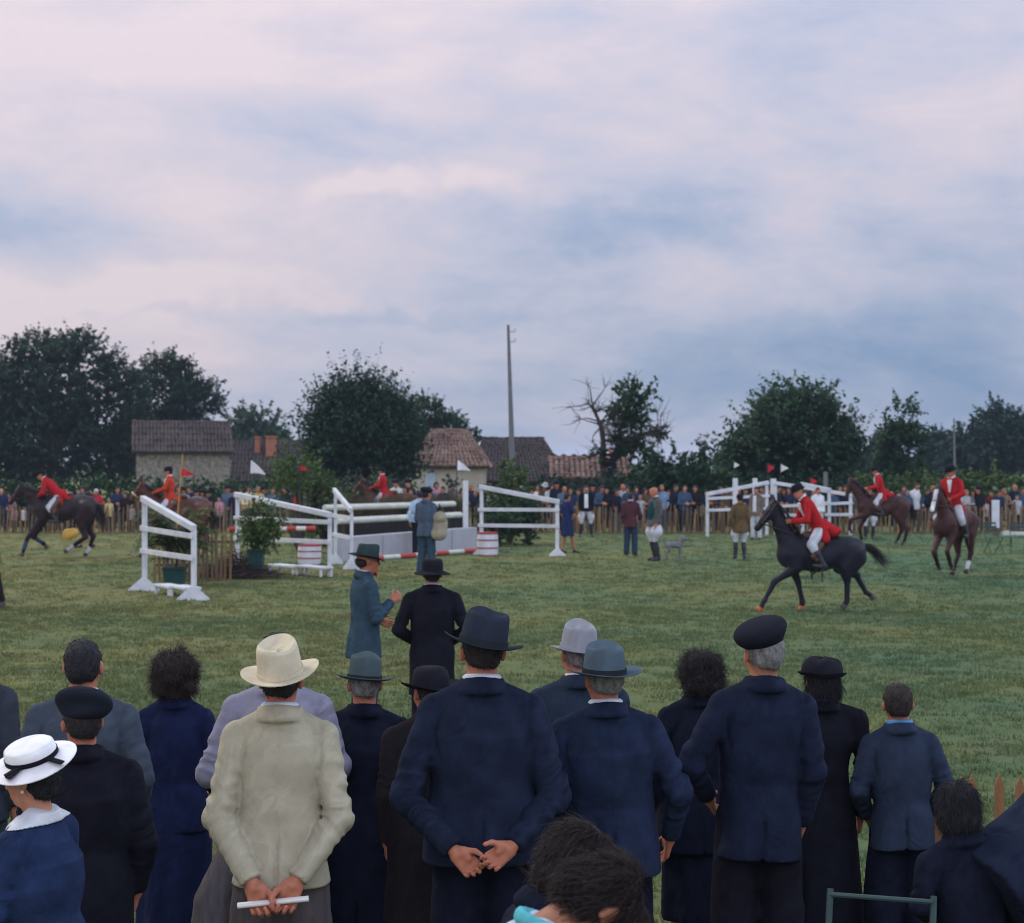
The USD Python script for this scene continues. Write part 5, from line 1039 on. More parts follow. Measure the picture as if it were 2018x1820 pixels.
def wing(a, b, za, zb, rails, label, foot=(0.30, 0.26), base=None, w=0.085, group='white jump wings', feet='tri'):
    """a jump wing: two posts, a sloping top rail and level rails. a, b: ground points (X, Y) of the posts; za, zb: their heights; rails: (z at a, z at b)"""
    a, b = np.array([*a, 0.0]), np.array([*b, 0.0]); o = (a + b) / 2; t = thing('jump_wing', o, label=label, cat='jump wing', group=group); A, B = a - o, b - o
    up = np.array([0, 0, 1.0])
    for P, z in ((A, za), (B, zb)):
        m = MB(); m.bar(P, P + up * z, w, w, 0.008); obj('post', m.get(), WPAINT, t)
    dr = (B - A) / np.linalg.norm(B - A); nn = np.array([-dr[1], dr[0], 0]); nn *= np.sign(-nn[1]) if abs(nn[1]) > 0.05 else 1
    m = MB(); m.bar(A + up * (za + 0.02) - dr * 0.06 + nn * 0.02, B + up * (zb + 0.03) + dr * 0.06 + nn * 0.02, w * 1.15, 0.12, 0.01); obj('top_rail', m.get(), WPAINT, t)
    rj = np.random.default_rng(int(abs(a[0] * 100)))
    for z0, z1 in rails:
        z0, z1 = z0 + rj.normal() * 0.012, z1 + rj.normal() * 0.012
        m = MB(); m.bar(A + up * z0 + nn * (w / 2 + 0.012) - dr * 0.08, B + up * z1 + nn * (w / 2 + 0.012) + dr * 0.08, 0.03, 0.10, 0.006); obj('rail', m.get(), WPAINT, t)
    if feet:
        for P in (A, B):
            m = MB(); m.tri(tri_foot(P + [0, -w / 2 - 0.022, 0], foot[0], foot[1], 0.018)); obj('foot', m.get(), WPAINT, t)
    if base:
        u0, u1, off, z = base
        for i in range(2):
            p, q = A + (B - A) * (u0 + (u1 - u0) * i / 2) + [0, off, 0], A + (B - A) * (u0 + (u1 - u0) * (i + 0.94) / 2) + [0, off, 0]
            m = MB(); zz = z * (0.86 + 0.14 * i); m.bar(p + up * zz, q + up * zz, 0.34, 0.05, 0.008); st = obj('step', m.get(), WPAINT, t)
            for e in (p + dr * 0.05, q - dr * 0.05):
                for sy in (-0.13, 0.13): m = MB(); m.bar(e + nn * sy, e + nn * sy + up * (zz - 0.027), 0.06, 0.06, 0.006); obj('leg', m.get(), WPAINT, st)
    return t
G = ground_at
wing(G(285, 1167), G(382, 1186), 1.80, 1.30, [(1.24, 1.20), (0.80, 0.79)], 'nearest white jump wing at left with two triangular feet and a low step', base=(0.34, 0.98, 0.14, 0.20), w=0.095)
wing(G(468, 1122), G(650, 1139), 1.74, 1.34, [(1.20, 1.22), (0.72, 0.78)], 'white jump wing with a long sloping rail beside the striped barrel, left of the oxer', base=(0.43, 1.0, -0.20, 0.20), feet=None, w=0.09)
wing(G(661, 1114), G(693, 1124), 1.82, 1.36, [(1.22, 1.20), (0.73, 0.73)], 'narrow white jump wing at the left end of the grey wall', foot=(0.20, 0.24), w=0.075)
wing(G(949, 1095), G(1098, 1098), 1.84, 1.43, [(1.25, 1.25), (0.80, 0.80)], 'white jump wing to the right of the grey wall, beside the second striped barrel', foot=(0.22, 0.20), w=0.10)
def px(x, y, d): return (xat(x, d), d)
wing(px(1394, 0, 62), px(1511, 0, 63), zat(978, 62), zat(955, 63), [(zat(985, 62), zat(978, 63)), (zat(1008, 62), zat(1005, 63))], 'white jump wing rising to the right, in front of the paling fence at right', feet=None, w=0.10)
wing(px(1582, 0, 62.5), px(1634, 0, 62), zat(957, 62.5), zat(970, 62), [(zat(993, 62.5), zat(993, 62)), (zat(1017, 62.5), zat(1017, 62))], 'white jump wing behind the rider on the black horse', feet=None, w=0.10)
wing(px(1528, 0, 63.5), px(1676, 0, 63), zat(955, 63.5), zat(980, 63), [(zat(1000, 63.5), zat(993, 63)), (zat(1018, 63.5), zat(1017, 63))], 'rear white jump wing sloping down behind the bay horse at right', feet=None, w=0.10)
def board(x, y0, y1, d, w, label, cat='post', name='upright_board', y=0.06):
    X = xat(x, d); t = thing(name, (X, d, 0), label=label, cat=cat); m = MB(); m.box((-w / 2, -y / 2, zat(y1, d)), (w / 2, y / 2, zat(y0, d)), 0.01); obj('board', m.get(), WPAINT, t)
    m = MB(); m.box((-w / 2 + 0.02, y / 2 + 0.001, -0.05), (w / 2 - 0.02, y / 2 + 0.04, zat(y1, d) + 0.3), 0.004); obj('stake', m.get(), PALE[1], t); return t
board(917.5, 950, 1066, 53.6, 0.16, 'tall white upright board at the right end of the grey wall')
board(1449, 945, 1001, 61, 0.17, 'tall white upright board in the wing at right, behind the brown jacket')
board(1524, 946, 977, 64.0, 0.20, 'short white board between the two wings at right')
board(1488, 945, 985, 63.8, 0.17, 'white board rising behind the man in the tan jacket')
board(1962, 988, 1043, 63, 0.26, 'broad white board standing by the fence near the right frame edge')
t = thing('plank', (xat(2010, 63), 63, 0), label='white plank lying on the grass by the fence at the right edge', cat='plank'); m = MB(); m.box((-0.62, -0.1, 0.0), (0.8, 0.1, 0.14), 0.01); obj('board', m.get(), CREAMP, t)
m = MB(); m.box((-0.5, -0.04, 0.141), (0.7, 0.04, 0.165)); obj('cleat', m.get(), CREAMP, t)
# ---- the oxer: grey wall, poles, brush
def oxer():
    A, B = np.array([*G(664, 1110), 0]), np.array([*G(931, 1083), 0]); o = (A + B) / 2; t = thing('wall_jump', o, label='low grey painted wall of four panels under the white poles', cat='jump wall')
    A, B = A - o, B - o; dr = (B - A); up = np.array([0, 0, 1.0])
    for i, (u0, u1) in enumerate(((0, 0.27), (0.275, 0.56), (0.565, 0.79), (0.795, 1.0))):
        m = MB(); m.bar(A + dr * u0 + up * 0.31, A + dr * u1 + up * 0.31, 0.30, 0.62, 0.012); obj('panel', m.get(), GREYW, t)
    for (xa, ya, xb, yb, da, db, r, lab) in ((639, 1003.5, 895, 995.5, 48.6, 54.6, 0.088, 'upper thick cream white pole over the grey wall'), (664, 1029.5, 908, 1017, 47.8, 54.0, 0.088, 'lower thick cream white pole over the grey wall')):
        a, b = P3(xa, ya, da), P3(xb, yb, db); c = (a + b) / 2; tp = thing('jump_pole', c, label=lab, cat='pole', group=None); m = MB(); m.tube([a - c, (a - c) * 0.985, (b - c) * 0.985, b - c], [r * 0.85, r, r, r * 0.85], 14); obj('pole', m.get(), CREAMP, tp, smooth=40)
        for q in (0.04, 0.955):   # the uprights that carry it
            p = (a - c) + (b - a) * q; m = MB(); m.box((p[0] - 0.035, p[1] + r + 0.004, -c[2]), (p[0] + 0.035, p[1] + r + 0.07, p[2] + 0.1)); obj('upright', m.get(), DARKWALL, tp)
    a, b = np.array([*G(737, 1108), 0.066]), np.array([*G(941, 1091.5), 0.066]); c = (a + b) / 2; tp = thing('striped_pole', c, label='red and white striped pole lying along the foot of the grey wall', cat='pole', group=None)
    X = np.array([700, 737, 752, 783, 813, 852, 878, 910, 941]) ; e = b - a; L = np.linalg.norm(e); a0 = a - c
    us = (X - 737) / (941 - 737.0)
    for i in range(len(us) - 1):
        m = MB(); m.tube([a0 + e * us[i], a0 + e * us[i + 1]], 0.064, 14); obj('band', m.get(), REDP if i % 2 else CREAMP, tp, smooth=40)
    # brush: bundles of dry twigs and heather standing in a dark box
    A, B = np.array([*px(676, 0, 50.6), 0.0]), np.array([*px(912, 0, 56.2), 0.0]); o = (A + B) / 2; t = thing('brush_hedge', o, label='brown green brush hedge behind the white poles', cat='hedge'); A, B = A - o, B - o
    r = np.random.default_rng(9); n = 7000; u = r.random(n); x = A + (B - A) * u[:, None]; x[:, 1] += r.uniform(-0.25, 0.25, n); x[:, 2] = r.uniform(0.05, 1.1, n); tip = x + np.column_stack([r.normal(size=n) * 0.1, r.normal(size=n) * 0.1, r.uniform(0.45, 0.75, n)])
    tip[:, 2] = np.minimum(tip[:, 2], 1.70 + 0.07 * r.normal(size=n)); sd = r.normal(size=(n, 3)); sd *= 0.014 / np.linalg.norm(sd, axis=1, keepdims=True)
    obj('twigs', (np.stack([x - sd, x + sd, tip], 1).reshape(-1, 3), np.arange(3 * n).reshape(-1, 3)), M('dry_twigs', (0.10, 0.078, 0.050), rough=0.95, scale=1.2, second=(0.17, 0.16, 0.065), island=0.45), t, kind='stuff')
    m = MB(); m.bar(A + [0, 0, 0.45], B + [0, 0, 0.45], 0.34, 0.9, 0.02); obj('box', m.get(), M('dark_box', (0.018, 0.016, 0.018), rough=0.9), t)
oxer()
def barrel(x, y, r, h, label):
    X, d = G(x, y); t = thing('barrel', (X, d, 0), label=label, cat='barrel', group=None); zs = np.linspace(0, 1, 25); prof = r * (0.93 + 0.07 * np.sin(PI * zs))
    stripes = [(0.0, 0.04, 1), (0.04, 0.30, 0), (0.30, 0.36, 1), (0.36, 0.64, 0), (0.64, 0.70, 1), (0.70, 0.92, 0), (0.92, 1.0, 1)]
    for a, b, red in stripes:
        q = np.linspace(a, b, 6); rr = np.interp(q, zs, prof) + (0.006 if red else 0); m = MB(); m.tube(np.column_stack([0 * q, 0 * q, q * h]), rr, 24); obj('hoop' if red else 'stave_band', m.get(), M('barrel_red', (0.30, 0.03, 0.045), rough=0.6) if red else WPAINT, t, smooth=40)
barrel(610, 1115, 0.295, 0.50, 'white barrel with dark red hoops behind the left wing rails')
barrel(961, 1097, 0.29, 0.63, 'white barrel with dark red hoops by the right wing post')
def striped_rail():
    d = 47.5; a, b = P3(452, 1045, d), P3(622, 1044, d); c = (a + b) / 2; t = thing('striped_rail', c, label='red and white striped rail crossing behind the palings and the potted shrub', cat='pole')
    n = 9
    for i in range(n): m = MB(); m.tube([(a - c) + (b - a) * i / n, (a - c) + (b - a) * (i + 1) / n], 0.06, 12); obj('band', m.get(), CREAMP if i % 2 else REDP, t, smooth=40)
    for q in (0.02, 0.98): p = (a - c) + (b - a) * q; m = MB(); m.box((p[0] - 0.03, 0.065, -c[2]), (p[0] + 0.03, 0.12, 0.1)); obj('upright', m.get(), PALE[2], t)
striped_rail()
def palings():
    d = 39.2; X0, X1 = xat(306, d), xat(458, d); o = np.array([(X0 + X1) / 2, d, 0]); t = thing('short_fence', o, label='short brown paling panel between the two left wings', cat='fence'); r = np.random.default_rng(3); x = X0
    while x < X1:
        v, f = paling(r.uniform(0.98, 1.14), r.uniform(0.026, 0.040), r); v = v @ Ry(r.normal() * 0.03).T + [x - o[0], r.normal() * 0.02, 0]; obj('paling', (v, f), PALE[r.integers(0, 3)], t); x += r.uniform(0.075, 0.11)
    for z in (0.3, 0.8): m = MB(); m.box((X0 - o[0], 0.016, z), (X1 - o[0], 0.045, z + 0.05)); obj('batten', m.get(), PALE[2], t)
    X, d = G(468, 1140); t = thing('brushwood_pile', (X, d, 0), label='pile of dry brown brushwood on the grass in front of the short palings', cat='brushwood'); n = 1700; c = np.column_stack([r.normal(size=n) * 0.44 - 0.05, r.normal(size=n) * 0.30, np.abs(r.normal(size=n)) * 0.16]); c[:, 2] *= np.exp(-(c[:, 0] / 0.5) ** 2) * 1.6
    dv = r.normal(size=(n, 3)) * [1, 1, 0.4]; dv *= (r.uniform(0.12, 0.35, n) / np.linalg.norm(dv, axis=1))[:, None]; sd = np.cross(dv, r.normal(size=(n, 3))); sd *= 0.008 / np.linalg.norm(sd, axis=1, keepdims=True)
    v = np.stack([c - dv - sd, c - dv + sd, c + dv], 1); v[..., 2] = np.abs(v[..., 2]) + 0.004; obj('sticks', (v.reshape(-1, 3), np.arange(3 * n).reshape(-1, 3)), M('sticks', (0.075, 0.05, 0.045), rough=0.95, island=0.5), t, kind='stuff')
    m = MB()
    for k in range(3): m.tube([(-0.5 + 0.3 * k, -0.32, 0.045), (-0.1 + 0.35 * k, -0.36 + 0.05 * k, 0.05), (0.25 + 0.3 * k, -0.33, 0.04)], [0.04, 0.035, 0.02], 7)
    obj('log', m.get(), PALE[0], t, smooth=40)
palings()
def potted(x, y, w, h, fx, fy0, fy1, fw, seed, label, leaf, palm=False):
    X, d = G(x, y); o = np.array([X, d, 0.0]); t = thing('potted_shrub', o, label=label, cat='potted plant'); m = MB()
    for s, q in ((1, 1.0),):
        b = trimesh.convex.convex_hull(np.array([(sx * w / 2 * g, sy * w / 2 * g, z) for sx in (-1, 1) for sy in (-1, 1) for z, g in ((0, 0.86), (h, 1.0))])); m.tri(b)
    obj('tub', m.get(), GREENPOT, t); m = MB(); m.box((-w / 2 - 0.02, -w / 2 - 0.02, h - 0.05), (w / 2 + 0.02, w / 2 + 0.02, h + 0.003), 0.01); obj('tub_rim', m.get(), GREENPOT, t)
    r = np.random.default_rng(seed); z0, z1 = zat(fy1, d), zat(fy0, d); cx = xat(fx, d) - X; hw = fw / 2 / FPX * d
    m = MB(); m.tube([(0, 0, h - 0.02), (cx * 0.4, 0, (h + z0) / 2), (cx, 0, (z0 + z1) / 2)], [0.035, 0.028, 0.018], 7); obj('stem', m.get(), BARK, t, smooth=40)
    lob = [(np.array([cx, 0, z0 * (1 - q) + z1 * q]), np.array([hw * s, hw * s, (z1 - z0) * 0.24])) for q, s in ((0.2, 0.7), (0.45, 1.0), (0.7, 0.9), (0.85, 0.6))]
    if not palm: obj('foliage', crown(lob, 4200, 0.05, seed, 0.28, 0.2, 0.46, 2.5), leaf, t); return
    V, F, n0 = [], [], 0
    for i in range(120):         # arching feather leaves
        a = r.uniform(0, 2 * PI); L = r.uniform(0.6, 1.15) * hw * 1.4; rise = r.uniform(0.05, 0.75) * (z1 - z0) * 0.75; base = np.array([cx + r.normal() * 0.05, r.normal() * 0.05, z0 + r.uniform(0.1, 0.55) * (z1 - z0)]); dirv = np.array([math.cos(a), math.sin(a) * 0.9, 0])
        for q in np.linspace(0.12, 1, 16):
            p = base + dirv * L * q + np.array([0, 0, rise * math.sin(PI * min(q * 0.62, 1)) - 0.25 * L * q ** 3]); sd = np.array([-dirv[1], dirv[0], 0])
            for s in (-1, 1):
                tip = p + (s * sd * 0.75 + dirv * 0.55 + np.array([0, 0, -0.15 + 0.15 * r.normal()])) * 0.20 * (1.15 - 0.6 * q); wv = dirv * 0.030; V += [p - wv, p + wv, tip]; F.append((n0, n0 + 1, n0 + 2)); n0 += 3
    obj('frond', (np.array(V), np.array(F)), leaf, t, kind='stuff')
potted(344, 1154, 0.42, 0.36, 352, 992, 1125, 118, 61, 'bushy palm like plant in a green tub behind the nearest wing', G_LIGHT, True)
potted(505, 1140, 0.33, 0.62, 513, 1010, 1078, 66, 62, 'small round shrub in a tall green tub between the left wings', G_LIGHT)
def flag(x, y, d, wpx, hpx, mat, label, polex0, poley0, poley1, polemat=None, pole_r=0.014, flat=False, droop=0.0):
    """a pennant on a pole. (x, y): the top of the hoist; the pole runs from survey y poley0 down to the ground"""
    k = d / FPX; top = P3(x, poley0, d); base = np.array([xat(polex0, d), d, 0.0]); t = thing('flag', base, label=label, cat='flag', group=None); m = MB(); tp = top - base; m.tube([(0, 0, -0.1), tp * 0.5, tp], pole_r, 6); obj('pole', m.get(), polemat or PALE[1], t, smooth=40)
    W, H = wpx * k, hpx * k; n = 9; V = []; hz = zat(y, d); zz = np.linspace(0, 1, n); e = tp
    for i in range(n):
        u = i / (n - 1); wv = 0.07 * math.sin(5 * u + x) * W
        for j in range(4):
            q = j / 3; z = hz - H * q; px_ = e[0] * z / e[2]; zz_ = (hz - H * 0.5) + (z - (hz - H * 0.5)) * (1 - u * 0.92) - droop * H * u ** 1.5; V.append((px_ + W * u + 0.012, -0.02 + wv, zz_))
    F = [(i * 4 + j, (i + 1) * 4 + j, (i + 1) * 4 + j + 1) for i in range(n - 1) for j in range(3)] + [(i * 4 + j, (i + 1) * 4 + j + 1, i * 4 + j + 1) for i in range(n - 1) for j in range(3)]
    obj('cloth', (np.array(V), np.array(F)), mat, t, smooth=True)
YP = M('yellow_pole', (0.42, 0.24, 0.05), rough=0.7); DKP = M('dark_pole', (0.03, 0.04, 0.035), rough=0.8)
flag(360, 925, 40.2, 25, 17, REDFLAG, 'red pennant on a leaning yellow pole behind the nearest wing', 340, 898, 1000, YP, 0.014, droop=0.3)
flag(494, 909, 46, 28, 27, WFLAG, 'white triangular pennant above the left wing with the long sloping rail', 486, 906, 990, DKP, droop=0.55)
flag(591, 919, 50.8, 16, 12, REDFLAG, 'small red pennant in front of the light green sapling', 588, 916, 1000, DKP, droop=0.3)
flag(901, 909, 55, 25, 21, WFLAG, 'white triangular pennant in front of the pale cottage', 897, 906, 1000, DKP, droop=0.5)
flag(1446, 913, 63, 10, 12, WFLAG, 'small white pennant above the upright board at right', 1446, 911, 1000, DKP)
flag(1513, 916, 64, 12, 18, REDFLAG, 'red pennant right of the small white one, under the bushy tree', 1510, 914, 1000, DKP)
flag(1538, 917, 64.5, 14, 16, WFLAG, 'white pennant directly above the black horse rider', 1537, 915, 1000, DKP)
flag(1597, 944, 64, 13, 15, REDFLAG, 'low red pennant just right of the rider on the black horse', 1594, 942, 1000, DKP)
# dark green folding chairs at the right edge
CHG = M('chair_green', (0.022, 0.050, 0.050), rough=0.5, vary=0.2, spec=0.4)
def chair(x, y, rz, label, thin=False):
    X, d = G(x, y); t = thing('garden_chair', (X, d, 0), rz, label=label, cat='chair', group='dark green garden chairs')
    for sx in (-0.2, 0.2):
        m = MB(); m.tube([(sx, -0.20, 0), (sx, 0.10, 0.45), (sx, 0.24, 0.86)], 0.013, 6); obj('leg', m.get(), CHG, t, smooth=40); m = MB(); m.tube([(sx * 0.92, 0.22, 0), (sx * 0.92, -0.18, 0.44)], 0.013, 6); obj('leg', m.get(), CHG, t, smooth=40)
    for i in range(5): m = MB(); y0 = -0.18 + 0.075 * i; m.box((-0.2, y0, 0.44), (0.2, y0 + 0.055, 0.458), 0.004); obj('seat_slat', m.get(), CHG, t)
    if thin:
        for z in (0.64, 0.72, 0.84): yy = 0.155 + (z - 0.6) * 0.3; m = MB(); m.tube([(-0.2, yy, z), (0.2, yy, z)], 0.010, 6); obj('back_rail', m.get(), CHG, t, smooth=40)
    for i in range(0 if thin else 3): m = MB(); z = 0.60 + 0.10 * i; yy = 0.155 + (z - 0.6) * 0.3; m.box((-0.2, yy, z), (0.2, yy + 0.016, z + 0.06), 0.004); obj('back_slat', m.get(), CHG, t)
    return t
chair(1958, 1093, 0.3, 'dark green garden chair on the grass, left of the two at the right edge')
chair(2006, 1093, -0.2, 'dark green garden chair cut by the right frame edge on the grass')
chair(1722, 2235, -0.32, 'dark green garden chair among the onlookers, its back rails showing at bottom right', True)
# pickets near the camera at right
def near_pickets():
    d = 9.0; o = np.array([xat(1960, d), d, 0]); t = thing('picket_fence', o, label='orange brown pointed pickets close by at the right edge', cat='fence'); r = np.random.default_rng(4)
    PK = M('picket', (0.24, 0.115, 0.05), rough=0.9, vary=0.25, scale=8, stretch=(1, 1, 0.2), bump=0.4, bscale=30)
    for i, x in enumerate((1858, 1893, 1930, 1966, 2002, 2040, 2075)):
        z = zat(1528 + r.uniform(-3, 6), d); v, f = paling(z, 0.026, r); v[:, 0] *= 1.0; obj('picket', (v @ Ry(r.normal() * 0.02).T + [xat(x, d) - o[0], r.normal() * 0.01, 0], f), PK, t)
    for z in (0.3, 0.62): m = MB(); m.tube([(-0.35, 0.02, z), (0.4, 0.02, z)], 0.004, 5); obj('wire', m.get(), M('wire', (0.12, 0.11, 0.10)), t)
near_pickets()
# ================================================================ horses and riders
def coatmat(key, base): return M('coat_' + key, base, rough=0.5, vary=0.4, scale=3.5, bump=0.2, bscale=90, spec=0.2, tint=True, bdist=0.005)
COAT = {'black': coatmat('black', (0.0095, 0.0095, 0.017)), 'darkbay': coatmat('darkbay', (0.022, 0.0125, 0.016)), 'bay': coatmat('bay', (0.048, 0.019, 0.018)), 'chestnut': coatmat('chestnut', (0.085, 0.030, 0.022))}
MANE = M('horse_hair', (0.014, 0.011, 0.013), rough=0.7, vary=0.4, scale=30, bump=0.6, bscale=80); LEATH = M('saddle_leather', (0.075, 0.032, 0.018), rough=0.45, vary=0.2, spec=0.45); HOOF = M('hoof', (0.06, 0.05, 0.045), rough=0.6)
BRID = M('bridle_leather', (0.035, 0.022, 0.016), rough=0.5); PADW = cloth('saddle_pad', (0.40, 0.39, 0.36))
def horse(loc, yaw, sc, coat, label, fl, fr, hl, hr, poll, nose, tail, group='ridden horses', socks=(), blaze=False, boots=None, noseband=None, h=0.024, saddle=True, hoofmat=None):
    """fl.. : fore and hind legs as (x, z) points from the elbow or stifle down: joint, fetlock, hoof"""
    t = thing('horse', loc, yaw, sc, label, 'horse', group)
    F = Field((-1.35, -0.48, -0.02), (1.65, 0.48, 2.35), h); P = lambda x, y, z: np.array([x, y, z], float)
    F.cone(P(0.44, 0, 1.20), P(0.02, 0, 1.17), 0.275, 0.285, 0.05, flat=((0, 1, 0), 1.12)); F.cone(P(0.02, 0, 1.17), P(-0.42, 0, 1.23), 0.285, 0.255, 0.05, flat=((0, 1, 0), 1.10)); F.cone(P(-0.36, 0, 1.25), P(-0.66, 0, 1.27), 0.25, 0.235, 0.05)
    F.cone(P(0.34, 0, 1.46), P(0.0, 0, 1.40), 0.115, 0.10, 0.10); F.cone(P(0.0, 0, 1.40), P(-0.52, 0, 1.42), 0.10, 0.105, 0.10)
    F.ell(P(0.60, 0, 1.20), (0.16, 0.19, 0.22), None, 0.06)
    poll, nose = np.array([poll[0], 0, poll[1]]), np.array([nose[0], 0, nose[1]])
    F.cone(P(0.50, 0, 1.32), poll * 0.5 + P(0.50, 0, 1.32) * 0.5 + [0.03, 0, 0.02], 0.23, 0.150, 0.06, flat=((0, 1, 0), 1.45)); F.cone(poll * 0.5 + P(0.50, 0, 1.32) * 0.5 + [0.03, 0, 0.02], poll + [0, 0, -0.03], 0.150, 0.098, 0.05, flat=((0, 1, 0), 1.35))
    hd = (nose - poll) / np.linalg.norm(nose - poll); HL = np.linalg.norm(nose - poll); pr = np.array([hd[2], 0, -hd[0]]); pr = pr if pr[2] < 0 or pr[0] < 0 else -pr
    F.cone(poll, poll + hd * HL * 0.30 + pr * 0.035, 0.090, 0.108, 0.04, flat=((0, 1, 0), 1.25)); F.cone(poll + hd * HL * 0.28 + pr * 0.02, poll + hd * HL * 0.72, 0.104, 0.068, 0.04, flat=((0, 1, 0), 1.15)); F.cone(poll + hd * HL * 0.72, nose, 0.066, 0.062, 0.03)
    for s in (-1, 1): F.cone(poll + [0.0, s * 0.055, 0.04], poll + [0.03, s * 0.075, 0.17], 0.030, 0.012, 0.02); F.ell(poll + hd * HL * 0.33 + np.array([0, s * 0.085, 0.03]), (0.03, 0.018, 0.022), None, 0.02)
    legs, sock = [], []
    for s, L, front in ((1, fl, 1), (-1, fr, 1), (1, hl, 0), (-1, hr, 0)):
        y = 0.155 * s; J = [P(q[0], y * (0.92 if front else 0.95), q[1]) for q in L]
        if front:
            F.cone(P(0.52, y * 0.9, 1.18), P(0.44, y, 0.98), 0.155, 0.115, 0.05); F.cone(P(0.44, y, 0.98), J[0], 0.105, 0.056, 0.03); F.cone(J[0], J[1], 0.057, 0.044, 0.015); F.ell(J[0], (0.062, 0.056, 0.070), None, 0.015)
        else:
            F.cone(P(-0.62, y * 0.8, 1.22), P(-0.46, y, 0.98), 0.215, 0.150, 0.05); F.cone(P(-0.70, y * 0.8, 1.12), (P(-0.46, y, 0.98) + J[0]) / 2, 0.16, 0.100, 0.05); F.cone(P(-0.46, y, 0.98), J[0], 0.135, 0.062, 0.03); F.cone(J[0], J[1], 0.062, 0.047, 0.015); F.ell(J[0] + [-0.01, 0, 0.02], (0.068, 0.05, 0.075), None, 0.015)
        F.ell(J[1], (0.056, 0.052, 0.058), None, 0.012); F.cone(J[1], J[2] * 0.75 + J[1] * 0.25, 0.045, 0.048, 0.012); legs.append(J)
    F.warp(lambda X: 0.022 * (meshkit.fbm(X * np.array([4.5, 5.5, 5.5]) + 3, 2, 8) - 0.5)); v, f = F.mesh(2); tint = np.ones((len(v), 3))
    if coat in ('bay', 'darkbay'):       # dark points on the lower legs
        for J in legs:
            a, b = J[0], J[2]; u = np.clip(((v - a) @ (b - a)) / ((b - a) @ (b - a)), 0, 1); dd = np.linalg.norm(v - a - u[:, None] * (b - a), axis=1); w = (dd < 0.14) * smoothstep(-0.02, 0.25, u); tint *= 1 - 0.72 * w[:, None]
    for i in socks:
        J = legs[i]; a, b = J[1], J[2]; u = ((v - a) @ (b - a)) / ((b - a) @ (b - a)); dd = np.linalg.norm(v - (a + np.clip(u, -0.8, 1)[:, None] * (b - a)), axis=1); w = ((dd < 0.10) & (u > -0.7))[:, None]; tint = np.where(w, np.array([0.5, 0.5, 0.53]) / np.array({'bay': (0.048, 0.019, 0.018), 'darkbay': (0.022, 0.0125, 0.016)}.get(coat, (0.085, 0.03, 0.022))), tint)
    if blaze:
        u = ((v - poll) @ hd) / HL; side = (v - poll - np.outer(np.clip(u, 0, 1), nose - poll)); w = (np.abs(v[:, 1]) < 0.05) & (u > 0.12) & (u < 1.1) & ((side @ pr) < -0.02); tint = np.where(w[:, None], np.array([0.55, 0.56, 0.60]) / np.array((0.048, 0.019, 0.018)), tint)
    obj('body', (v, f), COAT[coat], t, smooth=True, tint=tint)
    for i, J in enumerate(legs):
        dn = (J[2] - J[1]) / np.linalg.norm(J[2] - J[1]); fw = np.array([1, 0, 0.0]); fw -= (fw @ dn) * dn; fw /= np.linalg.norm(fw); c = J[2]; G_ = Field(c - 0.15, c + 0.15, 0.014); G_.cone(c - dn * 0.05, c + dn * 0.02 + fw * 0.025, 0.050, 0.062, 0.01, cap=True); obj('hoof', G_.mesh(1), hoofmat[i] if hoofmat and hoofmat[i] else HOOF, t, smooth=40)
        if boots and boots[i]:
            a, b = J[1], J[0]; G_ = Field(np.minimum(a, b) - 0.1, np.maximum(a, b) + 0.1, 0.016); G_.cone(a * 0.9 + b * 0.1, a * 0.35 + b * 0.65, 0.050, 0.056, 0.0); obj('brushing_boot', G_.mesh(1), boots[i], t, smooth=True)
    # mane
    r = np.random.default_rng(int(abs(loc[0] * 97)) + 3); m = MB(); n0 = P(0.36, 0, 1.56); cr = [n0, n0 * 0.5 + poll * 0.5 + [-0.07, 0, 0.06], poll + [-0.03, 0, 0.07]]; V, Fc = [], []
    for i in range(90):
        u = r.random(); p = (1 - u) ** 2 * cr[0] + 2 * u * (1 - u) * cr[1] + u * u * cr[2]; s = 1 if r.random() < 0.7 else -1; L = r.uniform(0.10, 0.20); a = np.array([-0.25 + 0.2 * r.normal(), s * 0.55, -0.8]); a /= np.linalg.norm(a); w = np.array([0.02, 0, 0.008]); k = len(V); q = p + [0, s * 0.035, 0.02]; V += [p - w, p + w, q + a * L * 0.5 - w, q + a * L * 0.5 + w, q + a * L + [0, s * 0.02, 0]]; Fc += [(k, k + 1, k + 3), (k, k + 3, k + 2), (k + 2, k + 3, k + 4)]
    for i in range(40):      # the crest under the locks
        u = i / 39
    obj('mane', (np.array(V), np.array(Fc)), MANE, t)
    # tail
    T = [P(*q) if len(q) == 3 else P(q[0], 0, q[1]) for q in tail]; V, Fc = [], []; m = MB(); m.tube([P(-0.76, 0, 1.36)] + T[:1] + [T[0] * 0.4 + T[1] * 0.6], [0.05, 0.055, 0.035], 8)
    vv, ff = m.get(); pts = [P(-0.76, 0, 1.37)] + T
    for i in range(150):
        off = r.normal(size=3) * 0.035; sp = r.normal(size=3) * 0.06; k = len(V); q = [p + off * min(1, j * 0.8) + sp * (j / (len(pts) - 1)) ** 2 for j, p in enumerate(pts)]; end = r.uniform(0.75, 1.0); q[-1] = q[-2] + (q[-1] - q[-2]) * end; w = r.normal(size=3); w *= 0.009 / np.linalg.norm(w)
        for j, p in enumerate(q): g = 1 - 0.85 * j / (len(q) - 1); V += [p - w * g, p + w * g]
        for j in range(len(q) - 1): Fc += [(k + 2 * j, k + 2 * j + 1, k + 2 * j + 3), (k + 2 * j, k + 2 * j + 3, k + 2 * j + 2)]
    obj('tail', join((vv, ff), (np.array(V), np.array(Fc))), MANE, t)
